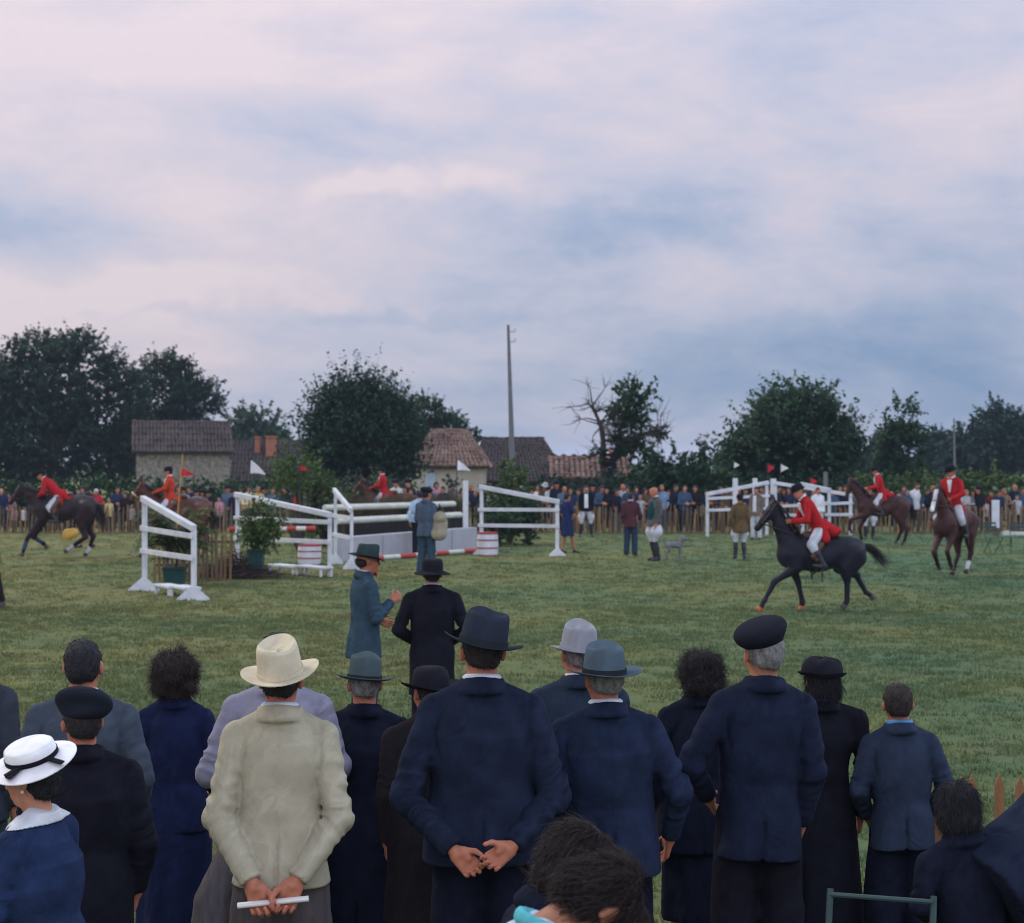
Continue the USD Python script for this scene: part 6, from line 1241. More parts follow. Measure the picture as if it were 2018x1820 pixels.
    if saddle:
        S = Field((-0.35, -0.42, 0.75), (0.45, 0.42, 1.65), 0.02); S.cone(P(0.22, 0, 1.53), P(-0.18, 0, 1.53), 0.095, 0.085, 0.02); S.ell(P(-0.20, 0, 1.56), (0.07, 0.14, 0.06), None, 0.04); S.ell(P(0.24, 0, 1.58), (0.05, 0.07, 0.06), None, 0.03)
        for s in (-1, 1): S.cone(P(0.06, s * 0.16, 1.46), P(0.10, s * 0.315, 1.12), 0.07, 0.045, 0.04); S.cone(P(0.02, s * 0.25, 1.38), P(0.18, s * 0.315, 1.18), 0.07, 0.05, 0.04)
        sd = obj('saddle', S.mesh(1), LEATH, t, smooth=True)
        for s in (-1, 1): m = MB(); m.bar((0.02, s * 0.335, 1.2), (0.02, s * 0.36, 0.72), 0.03, 0.008); obj('stirrup_leather', m.get(), BRID, sd)
        m = MB(); a = np.linspace(0, 2 * PI, 25); m.tube(np.column_stack([0 * a + 0.10, 0.325 * np.cos(a), 1.17 + 0.325 * np.sin(a)])[12:25], 0.018, 5); obj('girth', m.get(), BRID, sd)
    # bridle: straps round the head, reins
    br = MB()
    for q, rr in ((0.08, 0.108), (0.62, 0.088)):
        c = poll + hd * HL * q + pr * 0.015; a = np.linspace(0, 2 * PI, 15); br.tube(np.array([c + rr * 0.86 * math.cos(x) * np.array([0, 1, 0]) + rr * math.sin(x) * pr for x in a]), 0.012, 5, cap=False)
    for s in (-1, 1): br.tube([poll + [0, s * 0.09, 0.02], poll + hd * HL * 0.4 + [0, s * 0.10, 0], poll + hd * HL * 0.78 + [0, s * 0.07, 0]], 0.011, 5); br.tube([poll + hd * HL * 0.78 + [0, s * 0.075, 0], P(0.52, s * 0.16, 1.58), P(0.30, s * 0.06, 1.72)], 0.010, 5)
    bd = obj('bridle', br.get(), BRID, t, smooth=40)
    if noseband is not None:
        c = poll + hd * HL * 0.70; a = np.linspace(0, 2 * PI, 15); m = MB(); m.tube(np.array([c + 0.078 * math.cos(x) * np.array([0, 1, 0]) + 0.085 * math.sin(x) * pr for x in a]), 0.028, 6, cap=False); obj('noseband', m.get(), noseband, bd, smooth=40)
    return t
RED = cloth('hunt_red', (0.36, 0.016, 0.020), vary=0.14); BREECH = cloth('breeches', (0.47, 0.49, 0.55), vary=0.08); VELVET = FELT('velvet', (0.010, 0.011, 0.017)); ORANGE = cloth('hunt_orange_red', (0.42, 0.045, 0.022), vary=0.12)
def rider(loc, yaw, sc, seat, lean, label, coat=RED, k=1.0, head=(0, 0.0, 0), knee=(0.26, 0.20, 0.64), ankle=(0.30, 0.0, 0.30), fwd=0.0, shirt=True, hands=(0.12, 0.36, 1.08)):
    """seated on a horse standing at loc with scale sc; seat: height of the pelvis above the ground"""
    f = np.array([math.cos(yaw), math.sin(yaw)]); bx = fwd * sc
    p = Pose(lean=lean, knL=(-knee[0], knee[1], knee[2]), knR=knee, anL=(-ankle[0], ankle[1], ankle[2]), anR=ankle, toL=(-ankle[0] - 0.02, ankle[1] + 0.17, ankle[2] + 0.0), toR=(ankle[0] + 0.02, ankle[1] + 0.17, ankle[2] + 0.0), head=(head[0], head[1] - 0.6 * lean, head[2]), sw=1.02,
             elL=(-0.27, 0.08 + 0.35 * lean, 1.18 - 0.25 * lean), elR=(0.27, 0.08 + 0.35 * lean, 1.18 - 0.25 * lean), wrL=(-hands[0], hands[1] + 0.25 * lean, hands[2] - 0.1 * lean), wrR=(hands[0], hands[1] + 0.25 * lean, hands[2] - 0.1 * lean), haL=dict(curl=1.0), haR=dict(curl=1.0))
    H = 1.75 * k; t = person((loc[0] + bx * f[0], loc[1] + bx * f[1], seat - 0.93 * k), yaw - PI / 2, H, label, p, 'riders in hunt coats', h=0.018, skin=1, boots=True,
        top=(coat, dict(hem=0.83, fold=0.008, seed=int(abs(loc[0]) * 10) + 70, flare=1.12, waist=0.98)), trousers=(BREECH, dict(end=0.25)), collar=(WHITE, dict(r=0.016, z=1.52, open_=3.0)), hair=('dark', dict(style='short')), hat=(VELVET, 'bowler', dict(tilt=(-0.05, 0), z=1.655, dims=(0.100, 0.140, 0.092, 0.112, 0.115)), None))
    b = MB(); pts = np.array([(x, y, z) for x, y, z in ((-0.055, 0.102, 1.45), (0.055, 0.102, 1.45), (-0.018, 0.132, 1.20), (0.018, 0.132, 1.20), (-0.04, 0.07, 1.45), (0.04, 0.07, 1.45), (0, 0.05, 1.2), (-0.03, 0.135, 1.36), (0.03, 0.135, 1.36))]); hull = trimesh.convex.convex_hull(np.array([p.U(q) for q in pts])); obj('stock', b.tri(hull).get(), WHITE, t)
    # the coat skirt over the saddle
    F = Field(p.pel - 0.5, p.pel + 0.35, 0.018); F.cone(p.pel + [0, -0.02, 0.04], p.pel + [0, -0.24, -0.10], 0.165, 0.15, 0.03, flat=((0, 0.4, 0.9), 1.9))
    for s in (-1, 1): F.cone(p.pel + [s * 0.11, 0.0, 0.0], p.pel + [s * 0.215, -0.06, -0.20], 0.10, 0.075, 0.03, flat=((1, 0, 0), 1.5))
    obj('coat_skirt', F.mesh(1), coat, t, smooth=True)
    return t
def hplace(x, yg): X, d = G(x, yg); return np.array([X, d, 0.0])
# black horse cantering left, nearest
L = hplace(1612, 1207); OR = M('orange_boot', (0.42, 0.10, 0.03), rough=0.7)
horse(L + [0, 0, -0.16], PI + 0.10, 0.94, 'black', 'black horse cantering left on the grass, the nearest one', [(0.83, 0.73), (1.02, 0.39), (1.12, 0.205)], [(0.33, 0.68), (0.25, 0.335), (0.265, 0.19)], [(-0.50, 0.70), (-0.50, 0.38), (-0.43, 0.24)], [(-0.76, 0.80), (-0.93, 0.50), (-1.08, 0.40)], (0.80, 2.10), (1.12, 1.68), [(-0.94, 1.33), (-1.10, 1.18), (-1.30, 0.98)], hoofmat=[OR, OR, None, None], group=None)
rider(L, PI + 0.10, 0.94, 1.44, 0.56, 'red coated rider in a black cap on the black cantering horse', fwd=-0.02, head=(0.5, 0.1, 0), k=1.02)
# dark bay at left
L = hplace(122, 1101)
horse(L, PI, 1.08, 'darkbay', 'dark bay horse galloping left beside the left frame edge', [(0.82, 0.46), (0.90, 0.20), (0.94, 0.06)], [(0.74, 0.50), (0.50, 0.34), (0.40, 0.24)], [(-0.62, 0.50), (-0.24, 0.24), (-0.12, 0.14)], [(-0.74, 0.50), (-0.62, 0.16), (-0.54, 0.04)], (0.98, 1.74), (1.26, 1.34), [(-0.92, 1.25), (-1.0, 1.0), (-0.98, 0.75)], socks=(2, 3), group=None, boots=[M('boot_wrap', (0.03, 0.05, 0.11), rough=0.8)] * 2 + [None, None])
rider(L, PI, 1.08, 1.66, 0.80, 'rider in red bent low over the dark bay horse at left', fwd=0.05, k=1.08, hands=(0.12, 0.30, 0.98))
# chestnut behind the nearest wing
L = hplace(348, 1104)
horse(L, PI, 1.05, 'chestnut', 'chestnut horse passing behind the nearest white wing, only head and rump showing', [(0.78, 0.62), (0.62, 0.36), (0.52, 0.28)], [(0.82, 0.55), (0.88, 0.22), (0.92, 0.06)], [(-0.66, 0.52), (-0.55, 0.20), (-0.48, 0.06)], [(-0.74, 0.50), (-0.66, 0.18), (-0.60, 0.04)], (0.84, 1.84), (1.12, 1.50), [(-0.88, 1.2), (-0.94, 0.95), (-0.92, 0.7)], group=None, noseband=M('sheepskin', (0.50, 0.42, 0.22), rough=0.95))
rider(L, PI, 1.05, 1.60, 0.06, 'rider in orange red coat sitting upright on the chestnut horse at left', coat=ORANGE, fwd=0.16, k=1.0, head=(0, 0.05, 0))
# chestnut behind the oxer
L = hplace(768, 1066)
horse(L, PI - 0.15, 1.0, 'chestnut', 'dark chestnut horse half hidden behind the brush hedge of the oxer', [(0.78, 0.60), (0.62, 0.36), (0.52, 0.28)], [(0.80, 0.55), (0.86, 0.22), (0.90, 0.06)], [(-0.66, 0.52), (-0.55, 0.20), (-0.48, 0.06)], [(-0.74, 0.50), (-0.66, 0.18), (-0.60, 0.04)], (0.90, 1.90), (1.20, 1.58), [(-0.88, 1.2), (-0.94, 0.95), (-0.92, 0.7)], group=None)
rider(L, PI - 0.15, 1.0, 1.55, 0.10, 'rider in crimson coat behind the brush hedge of the oxer', fwd=0.20, k=1.0, head=(-0.3, 0.1, 0))
# bay at right, cantering left behind the black one
L = hplace(1737, 1077)
horse(L, PI - 0.12, 0.98, 'bay', 'bay horse cantering left at right, farther off than the black one', [(0.95, 0.80), (0.98, 0.50), (0.90, 0.40)], [(0.66, 0.52), (0.60, 0.20), (0.64, 0.05)], [(-0.78, 0.52), (-0.70, 0.18), (-0.62, 0.04)], [(-0.66, 0.52), (-0.52, 0.20), (-0.45, 0.08)], (0.92, 2.02), (1.06, 1.52), [(-0.90, 1.2), (-0.96, 0.95), (-0.94, 0.7)], group=None)
rider(L, PI - 0.12, 0.98, 1.60, 0.30, 'rider in red standing forward in the stirrups on the farther bay', fwd=-0.02, k=1.0, head=(0.2, 0.1, 0))
# bay coming towards the camera
L = hplace(1880, 1138)
horse(L, -2.22, 0.98, 'bay', 'dark bay horse with white blaze coming towards the camera at right', [(0.70, 0.60), (0.52, 0.30), (0.42, 0.22)], [(0.76, 0.58), (0.58, 0.30), (0.46, 0.20)], [(-0.62, 0.52), (-0.42, 0.22), (-0.34, 0.08)], [(-0.58, 0.50), (-0.36, 0.20), (-0.26, 0.04)], (0.84, 2.0), (1.14, 1.52), [(-0.90, 1.2), (-0.98, 0.95), (-0.96, 0.65)], socks=(2,), blaze=True, group=None)
rider(L, -2.22, 0.98, 1.60, 0.14, 'rider in red seen from the front on the approaching bay horse', fwd=0.06, k=1.08, head=(-0.3, 0.25, 0), hands=(0.10, 0.32, 1.05))
# a horse leaving the frame at the left edge
L = hplace(-112, 1201)
horse(L, PI, 1.0, 'darkbay', 'dark brown hind leg of a horse leaving the frame at left', [(0.78, 0.60), (0.62, 0.36), (0.52, 0.28)], [(0.80, 0.55), (0.86, 0.22), (0.90, 0.06)], [(-0.98, 0.56), (-1.06, 0.20), (-1.08, 0.05)], [(-0.74, 0.50), (-0.66, 0.18), (-0.60, 0.04)], (0.90, 1.90), (1.20, 1.58), [(-0.86, 1.2), (-0.90, 0.95), (-0.88, 0.7)], group=None)
# the grey dog
def dog():
    X, d = G(1329, 1105); k = d / FPX; t = thing('dog', (X, d, 0), 0.0, 1.0, 'small grey curly dog standing on the grass behind the bald man', 'dog'); F = Field((-0.36, -0.14, -0.01), (0.42, 0.14, 0.68), 0.014); P = lambda x, y, z: np.array([x, y, z])
    F.cone(P(0.13, 0, 0.37), P(-0.16, 0, 0.385), 0.095, 0.075, 0.03); F.cone(P(0.16, 0, 0.40), P(0.215, 0, 0.52), 0.068, 0.060, 0.03); F.ell(P(0.225, 0, 0.56), (0.070, 0.060, 0.062), None, 0.02); F.cone(P(0.25, 0, 0.55), P(0.335, 0, 0.525), 0.042, 0.030, 0.02)
    for s in (-1, 1):
        F.cone(P(0.14, s * 0.055, 0.34), P(0.15, s * 0.058, 0.18), 0.042, 0.028, 0.02); F.cone(P(0.15, s * 0.058, 0.18), P(0.145, s * 0.058, 0.035), 0.028, 0.024, 0.01); F.cone(P(0.145, s * 0.058, 0.025), P(0.175, s * 0.058, 0.02), 0.025, 0.022, 0.01)
        F.cone(P(-0.17, s * 0.055, 0.36), P(-0.14, s * 0.06, 0.24), 0.062, 0.040, 0.02); F.cone(P(-0.14, s * 0.06, 0.24), P(-0.215, s * 0.06, 0.14), 0.038, 0.026, 0.01); F.cone(P(-0.215, s * 0.06, 0.14), P(-0.205, s * 0.06, 0.03), 0.025, 0.023, 0.01); F.cone(P(-0.205, s * 0.06, 0.025), P(-0.175, s * 0.06, 0.02), 0.025, 0.022, 0.01)
        F.ell(P(0.20, s * 0.062, 0.545), (0.028, 0.016, 0.055), None, 0.01)
    F.cone(P(-0.22, 0, 0.42), P(-0.27, 0, 0.54), 0.024, 0.018, 0.015)
    F.warp(lambda X: 0.012 * (meshkit.fbm(X * 30, 2, 4) - 0.5))
    obj('body', F.mesh(1), M('dog_fur', (0.16, 0.155, 0.17), rough=0.95, vary=0.35, scale=9, bump=0.8, bscale=60), t, smooth=True)
    m = MB(); m.tube([(0.16, 0, 0.0), (0.16, 0, 0.0)], 0.001, 3); F = Field((0.1, -0.1, 0.38), (0.3, 0.1, 0.56), 0.012); a = np.linspace(0, 2 * PI, 13)
    pts = [P(0.195 + 0.03 * math.sin(q), 0.068 * math.cos(q), 0.475 + 0.05 * math.sin(q) * -0.4) for q in a]
    for i in range(12): F.cone(pts[i], pts[i + 1], 0.012, 0.012, 0.002)
    obj('collar', F.mesh(1), BRID, t, smooth=True)
dog()
# ================================================================ people on the field and the crowd behind the fence
def fieldpeople():
    def at(x, ytop, yg, extra=0.0):
        X, d = G(x, yg); return np.array([X, d, 0.0]), zat(ytop, d) - extra
    W = dict(h=0.016)
    loc, H = at(1118, 973, 1093); p = Pose(female=True, knR=(0.09, 0.10, 0.49), anR=(0.08, 0.20, 0.09), toR=(0.09, 0.36, 0.03), knL=(-0.09, -0.02, 0.50), anL=(-0.08, -0.14, 0.10), toL=(-0.08, 0.02, 0.03), elR=(0.25, 0.05, 1.12), wrR=(0.24, 0.20, 0.93))
    person(loc, -0.9, H, 'woman in a navy dress walking away to the right beside the right wing', p, h=0.016, skin=2, top=(cloth('navy_dress', (0.016, 0.026, 0.085)), dict(name='dress', hem=0.86, sleeve=0.45, fold=0.005, seed=101, collar=False, slit=False)), skirt=(cloth('navy_dress', (0, 0, 0)), dict(hem=0.50, flare=1.0)), hair=('black', dict(style='short')))
    loc, H = at(1155, 958, 1061); p = Pose(knL=(-0.16, 0.03, 0.50), knR=(0.16, 0.03, 0.50), anL=(-0.19, -0.02, 0.09), anR=(0.2, -0.02, 0.09))
    t = person(loc, PI, H, 'rider on foot in black jacket, white breeches and boots, facing the camera', p, h=0.016, skin=1, boots=True, top=(BLACKC, dict(hem=0.86, seed=102, flare=1.1)), trousers=(BREECH, dict(breeches=True)), hair=('dark', dict(style='short')), collar=(WHITE, dict(r=0.014)))
    b = trimesh.convex.convex_hull(np.array([(-0.06, 0.115, 1.45), (0.06, 0.115, 1.45), (-0.065, 0.135, 0.98), (0.065, 0.135, 0.98), (-0.06, 0.142, 1.2), (0.06, 0.142, 1.2), (0, 0.05, 1.2)])); obj('shirt_front', (b.vertices, b.faces), WHITE, t)
    loc, H = at(1243, 972, 1098); p = Pose(sw=1.08, elR=(0.26, 0.05, 1.10), wrR=(0.20, 0.24, 1.0), head=(-0.2, 0.1, 0))
    person(loc, -0.25, H, 'man in maroon jacket and navy trousers seen from behind on the grass', p, h=0.016, skin=1, top=(cloth('maroon', (0.070, 0.026, 0.034)), dict(hem=0.78, seed=103)), trousers=(cloth('trouser_blue', (0.022, 0.040, 0.072)), dict(wide=1.1)), hair=('dark', dict(style='short')), collar=(CUFF, {}))
    loc, H = at(1290, 961, 1108); p = Pose(sw=1.02, stout=1.05, knL=(-0.11, 0.05, 0.50), anR=(0.10, -0.08, 0.09), head=(0.1, 0.15, 0))
    t = person(loc, 2.05, H, 'bald man in dark green waistcoat, grey tweed jacket, white breeches and black boots', p, h=0.015, skin=1, boots=True, finehands=True, top=(cloth('tweed_grey', (0.085, 0.088, 0.085)), dict(hem=0.82, seed=104, flare=1.1)), trousers=(BREECH, dict(breeches=True, wide=1.2)), collar=(WHITE, dict(r=0.016, open_=2.6)))
    F = Field((-0.24, -0.05, 0.85), (0.24, 0.26, 1.5), 0.016); F.ell((0, 0.055, 1.13), (0.16, 0.105, 0.29), None, 0.0); obj('waistcoat', F.mesh(1), cloth('bottle_green', (0.012, 0.048, 0.052)), t, smooth=True)
    loc, H = at(1458, 975, 1105); p = Pose(knL=(-0.11, 0, 0.5), anL=(-0.12, 0.0, 0.09), sw=1.02, elL=(-0.25, -0.03, 1.1), wrL=(-0.28, 0.05, 0.86))
    person(loc, 0.1, H, 'rider on foot seen from behind in a brown fitted jacket and white breeches', p, h=0.016, skin=1, boots=True, top=(cloth('tan_brown', (0.105, 0.070, 0.034)), dict(hem=0.72, seed=105, flare=1.22, waist=0.92)), trousers=(BREECH, dict(breeches=True, wide=0.95)), hair=('dark', dict(style='short')), hat=(VELVET, 'bowler', dict(z=1.655, dims=(0.10, 0.125, 0.092, 0.112, 0.10)), None))
    loc, H = at(1490, 961, 1066); p = Pose()
    t = person(loc, PI - 0.5, H, 'man in tan grey jacket over white shirt and pale trousers by the right wing', p, h=0.018, skin=2, top=(cloth('tan_grey', (0.15, 0.12, 0.10)), dict(hem=0.80, seed=106)), trousers=(cloth('pale_trousers', (0.48, 0.50, 0.55)), {}), hair=('black', dict(style='short')), collar=(WHITE, {}))
    b = trimesh.convex.convex_hull(np.array([(-0.05, 0.115, 1.45), (0.05, 0.115, 1.45), (-0.065, 0.142, 0.92), (0.065, 0.142, 0.92), (-0.06, 0.142, 1.2), (0.06, 0.142, 1.2), (0, 0.05, 1.2)])); obj('shirt_front', (b.vertices, b.faces), WHITE, t)
    loc, H = at(1612, 962, 1062); person(loc, PI + 0.3, H, 'person all in white standing behind the rider on the black horse', Pose(), h=0.018, skin=1, top=(WHITE, dict(name='shirt', hem=0.88, seed=107, collar=False, slit=False)), trousers=(BREECH, {}), hair=('brown', dict(style='short')))
    loc, H = at(1713, 962, 1066); person(loc, PI, H, 'person in white breeches and boots half hidden behind the farther bay horse', Pose(knL=(-0.13, 0.03, 0.5), knR=(0.13, 0.03, 0.5)), h=0.018, boots=True, top=(DNAVY, dict(hem=0.86, seed=108)), trousers=(BREECH, dict(breeches=True)), hair=('dark', dict(style='short')))
    # the man with the bag and the one beside him
    loc, H = at(840, 962, 1137, 0.02); BGR = cloth('blue_grey_suit', (0.062, 0.085, 0.125)); p = Pose(sw=0.98, head=(-0.3, 0.1, 0), elL=(-0.22, 0.02, 1.12), wrL=(-0.16, 0.16, 0.98), knL=(-0.10, 0.03, 0.5))
    t = person(loc, -0.45, H, 'tall man in blue grey suit before the grey wall, a bag on his shoulder', p, h=0.015, fine=0.013, skin=1, top=(BGR, dict(hem=0.78, seed=109)), trousers=(cloth('teal_trouser', (0.030, 0.058, 0.085)), dict(wide=1.15)), hair=('black', dict(style='short')), beret=(BER2 if False else FELT('beret_black', (0.011, 0.012, 0.020)), dict(tilt=(0, 0.1))))
    c = np.array([loc[0] + 0.29, loc[1] - 0.12, 1.15]); bg = thing('shoulder_bag', c, 0.0, 1.3, 'tan canvas rucksack hanging at the right side of the man in blue grey', 'bag'); CV = M('canvas', (0.27, 0.25, 0.18), rough=0.95, vary=0.2, scale=8, bump=0.4, bscale=70)
    F = Field((-0.22, -0.2, -0.36), (0.24, 0.2, 0.30), 0.016); F.ell((0.02, 0, 0.0), (0.13, 0.10, 0.23), None, 0.03); F.ell((0.0, -0.03, -0.16), (0.14, 0.11, 0.12), None, 0.05); obj('sack', F.mesh(1), CV, bg, smooth=True)
    F = Field((-0.2, -0.2, -0.2), (0.2, 0.2, 0.3), 0.014); F.ell((0.02, -0.05, 0.12), (0.12, 0.09, 0.10), None, 0.02); obj('flap', F.mesh(1), CV, bg, smooth=True)
    for x in (-0.09, 0.09): m = MB(); m.tube([(x, 0.02, 0.20), (x * 0.8 - 0.08, 0.12, 0.34), (x - 0.06, 0.2, 0.22)], 0.014, 6); obj('strap', m.get(), BRID, bg, smooth=40)
    loc, H = at(826, 968, 1098); person(loc, 0.2, H, 'man in a light blue shirt half hidden behind the man with the bag', Pose(elL=(-0.25, 0.0, 1.13), wrL=(-0.23, 0.05, 0.9)), h=0.017, skin=2, top=(cloth('light_blue_shirt', (0.34, 0.46, 0.62)), dict(name='shirt', hem=0.9, seed=110, slit=False)), trousers=(DNAVY, {}), hair=('black', dict(style='short')))
    loc, H = at(172, 970, 1084); p = Pose(female=True, knR=(0.09, 0.10, 0.49), anR=(0.08, 0.22, 0.10), knL=(-0.09, -0.03, 0.50), anL=(-0.08, -0.20, 0.12), toL=(-0.08, -0.06, 0.03))
    person(loc, PI / 2, H, 'woman in a red skirt walking left, mostly hidden behind the dark bay horse', p, h=0.018, skin=2, top=(BLACKC, dict(hem=0.92, seed=111)), skirt=(cloth('dark_red', (0.16, 0.02, 0.03)), dict(hem=0.48)), hair=('black', dict(style='bob')))
    c = np.array([xat(141, 54.0), 53.9, 0.40]); bg = thing('yellow_bag', c, 0, 1.0, 'yellow bag carried low by the woman behind the dark bay horse', 'bag'); F = Field((-0.25, -0.15, -0.25), (0.25, 0.15, 0.25), 0.016); F.cone((-0.08, 0, 0), (0.08, 0, 0.04), 0.17, 0.15, 0.02, flat=((0, 1, 0), 1.8)); obj('sack', F.mesh(1), M('yellow_cloth', (0.50, 0.30, 0.07), rough=0.95, vary=0.2, scale=6), bg, smooth=True); m = MB(); m.tube([(-0.07, 0, 0.13), (0.0, 0, 0.33), (0.08, 0, 0.15)], 0.012, 6); obj('handle', m.get(), BRID, bg)
    # the man up in the tree
    d = 73.6; loc = np.array([xat(1206, d), d, zat(930, d) - 0.75]); p = Pose(knL=(-0.12, 0.25, 0.78), knR=(0.14, 0.12, 0.55), anL=(-0.12, 0.22, 0.42), anR=(0.14, 0.02, 0.20), lean=0.15, elL=(-0.22, 0.15, 1.2), wrL=(-0.1, 0.32, 1.28))
    person(loc, PI - 0.6, 1.72, 'man in dark clothes perched in the fork of the scraggly tree', p, h=0.02, skin=1, top=(DNAVY, dict(hem=0.82, seed=112)), trousers=(BLACKC, {}), hair=('dark', dict(style='short')))
fieldpeople()
COL = {'navy': (0.020, 0.030, 0.068), 'dark navy': (0.014, 0.018, 0.036), 'black': (0.015, 0.015, 0.020), 'blue': (0.042, 0.072, 0.125), 'light blue': (0.17, 0.25, 0.36), 'grey blue': (0.09, 0.125, 0.18), 'grey': (0.13, 0.135, 0.145), 'white': (0.60, 0.60, 0.62), 'cream': (0.58, 0.50, 0.30), 'yellow': (0.52, 0.40, 0.18), 'red': (0.42, 0.03, 0.04), 'dark red': (0.13, 0.02, 0.03), 'pink': (0.42, 0.22, 0.27), 'brown': (0.085, 0.055, 0.038), 'tan': (0.20, 0.15, 0.095), 'orange': (0.42, 0.10, 0.035), 'teal': (0.04, 0.11, 0.14), 'pale grey': (0.36, 0.38, 0.41), 'green': (0.04, 0.085, 0.055)}
def crowd():
    # x, y of the head's top, colour, head, build: m man, w woman, k child
    L = [(4, 963, 'navy', 'bald', 'm'), (20, 972, 'pink', 'dark', 'w'), (29, 1003, 'pink', 'brown', 'k'), (47, 1006, 'white', 'brown', 'k'), (63, 972, 'dark navy', 'dark', 'm'), (86, 985, 'light blue', 'brown', 'k'), (128, 966, 'grey', 'dark', 'm'), (141, 968, 'dark navy', 'beret', 'm'), (190, 965, 'red', 'white', 'w'), (206, 986, 'brown', 'brown', 'k'), (215, 984, 'yellow', 'fair', 'k'), (231, 960, 'navy', 'brown', 'm'), (260, 996, 'pale grey', 'fair', 'k'), (248, 970, 'black', 'dark', 'm'), (276, 968, 'brown', 'beret', 'm'), (296, 970, 'navy', 'dark', 'm'),
         (363, 960, 'light blue', 'beret', 'm'), (388, 966, 'light blue', 'beret', 'm'), (411, 966, 'black', 'beret', 'm'), (432, 980, 'pink', 'brown', 'k'), (449, 956, 'grey blue', 'beret', 'm'), (473, 965, 'cream', 'brown', 'w'), (490, 959, 'cream', 'brown', 'w'), (511, 960, 'yellow', 'fair', 'w'), (537, 962, 'grey blue', 'fair', 'm'), (563, 962, 'black', 'brown', 'm'), (587, 969, 'red', 'dark', 'm'), (608, 968, 'grey', 'brown', 'w'), (630, 966, 'navy', 'dark', 'm'), (652, 972, 'tan', 'brown', 'm'), (672, 968, 'pale grey', 'dark', 'w'),
         (783, 946, 'white', 'beret', 'm'), (807, 946, 'dark navy', 'beret', 'm'), (799, 960, 'pale grey', 'brown', 'k'), (811, 965, 'navy', 'brown', 'k'), (858, 952, 'pink', 'brown', 'w'), (874, 960, 'navy', 'dark', 'm'), (895, 953, 'grey', 'brown', 'm'), (926, 954, 'navy', 'fair', 'm'), (951, 956, 'black', 'beret', 'm'), (972, 962, 'pale grey', 'brown', 'w'), (993, 964, 'dark navy', 'dark', 'm'), (1016, 960, 'blue', 'brown', 'm'), (1032, 958, 'tan', 'grey', 'm'),
         (1048, 965, 'dark navy', 'black', 'k'), (1061, 956, 'white', 'brown', 'w'), (1072, 951, 'brown', 'palehat', 'm'), (1085, 953, 'white', 'dark', 'w'), (1098, 948, 'dark navy', 'beret', 'm'), (1110, 958, 'grey blue', 'bald', 'm'), (1125, 964, 'navy', 'brown', 'm'), (1140, 964, 'blue', 'brown', 'm'), (1168, 954, 'dark navy', 'beret', 'm'), (1184, 958, 'blue', 'brown', 'm'), (1196, 958, 'black', 'beret', 'w'), (1215, 966, 'dark navy', 'brown', 'k'), (1227, 954, 'pale grey', 'bald', 'm'), (1252, 960, 'navy', 'brown', 'w'), (1262, 977, 'pale grey', 'fair', 'k'), (1271, 963, 'brown', 'brown', 'w'), (1305, 957, 'light blue', 'fair', 'm'), (1330, 955, 'dark navy', 'brown', 'm'), (1349, 957, 'blue', 'brown', 'm'), (1360, 978, 'grey blue', 'dark', 'k'), (1371, 958, 'black', 'dark', 'm'),
         (1391, 966, 'dark navy', 'brown', 'm'), (1379, 984, 'tan', 'brown', 'k'), (1414, 960, 'dark red', 'brown', 'w'), (1421, 961, 'navy', 'fair', 'm'), (1432, 958, 'brown', 'brown', 'm'), (1441, 968, 'black', 'dark', 'm'), (1470, 964, 'navy', 'dark', 'm'), (1504, 960, 'grey', 'brown', 'm'), (1544, 964, 'dark navy', 'dark', 'm'), (1568, 962, 'brown', 'brown', 'm'), (1590, 968, 'navy', 'brown', 'w'), (1640, 966, 'blue', 'dark', 'm'), (1656, 962, 'dark navy', 'fair', 'm'), (1690, 966, 'grey', 'brown', 'm'), (1706, 968, 'dark red', 'dark', 'w'),
         (1758, 970, 'grey blue', 'white', 'w'), (1773, 970, 'red', 'brown', 'k'), (1780, 958, 'blue', 'dark', 'm'), (1789, 968, 'teal', 'grey', 'm'), (1804, 953, 'white', 'brown', 'm'), (1814, 968, 'blue', 'brown', 'w'), (1828, 966, 'dark navy', 'dark', 'm'), (1905, 966, 'pale grey', 'fair', 'w'), (1929, 960, 'black', 'beret', 'm'), (1941, 985, 'white', 'brown', 'k'), (1955, 967, 'dark red', 'dark', 'm'), (1967, 967, 'navy', 'brown', 'm'), (1980, 965, 'tan', 'fair', 'w'), (1999, 955, 'dark navy', 'bald', 'm'), (2004, 976, 'pale grey', 'brown', 'k'), (2014, 962, 'blue', 'dark', 'm')]
    marks = [(0, 'at the far left edge'), (60, 'behind the dark bay horse'), (180, 'right of the dark bay horse'), (270, 'behind the chestnut horse'), (350, 'below the stone barn'), (440, 'between the barn and the white pennant'), (530, 'behind the light green sapling'), (640, 'left of the crimson rider'), (770, 'right of the crimson rider'), (850, 'in front of the pale cottage'), (940, 'behind the right wing bush'), (1040, 'right of the telegraph pole'), (1105, 'behind the navy dress woman'), (1160, 'beside the rider on foot in black'), (1205, 'left of the maroon jacket'), (1246, 'between maroon jacket and bald man'), (1295, 'right of the bald man'), (1375, 'behind the rising right wing'), (1460, 'behind the man in tan grey'), (1530, 'behind the black horse rider'), (1630, 'left of the farther bay horse'), (1740, 'between the two bay horses'), (1860, 'right of the approaching horse'), (1948, 'beside the broad white board'), (1985, 'at the far right edge')]
    rg = np.random.default_rng(77); xs = sorted(q[0] for q in L); cols = ['navy', 'dark navy', 'black', 'grey', 'brown', 'grey blue', 'blue', 'dark navy', 'tan']; add = []
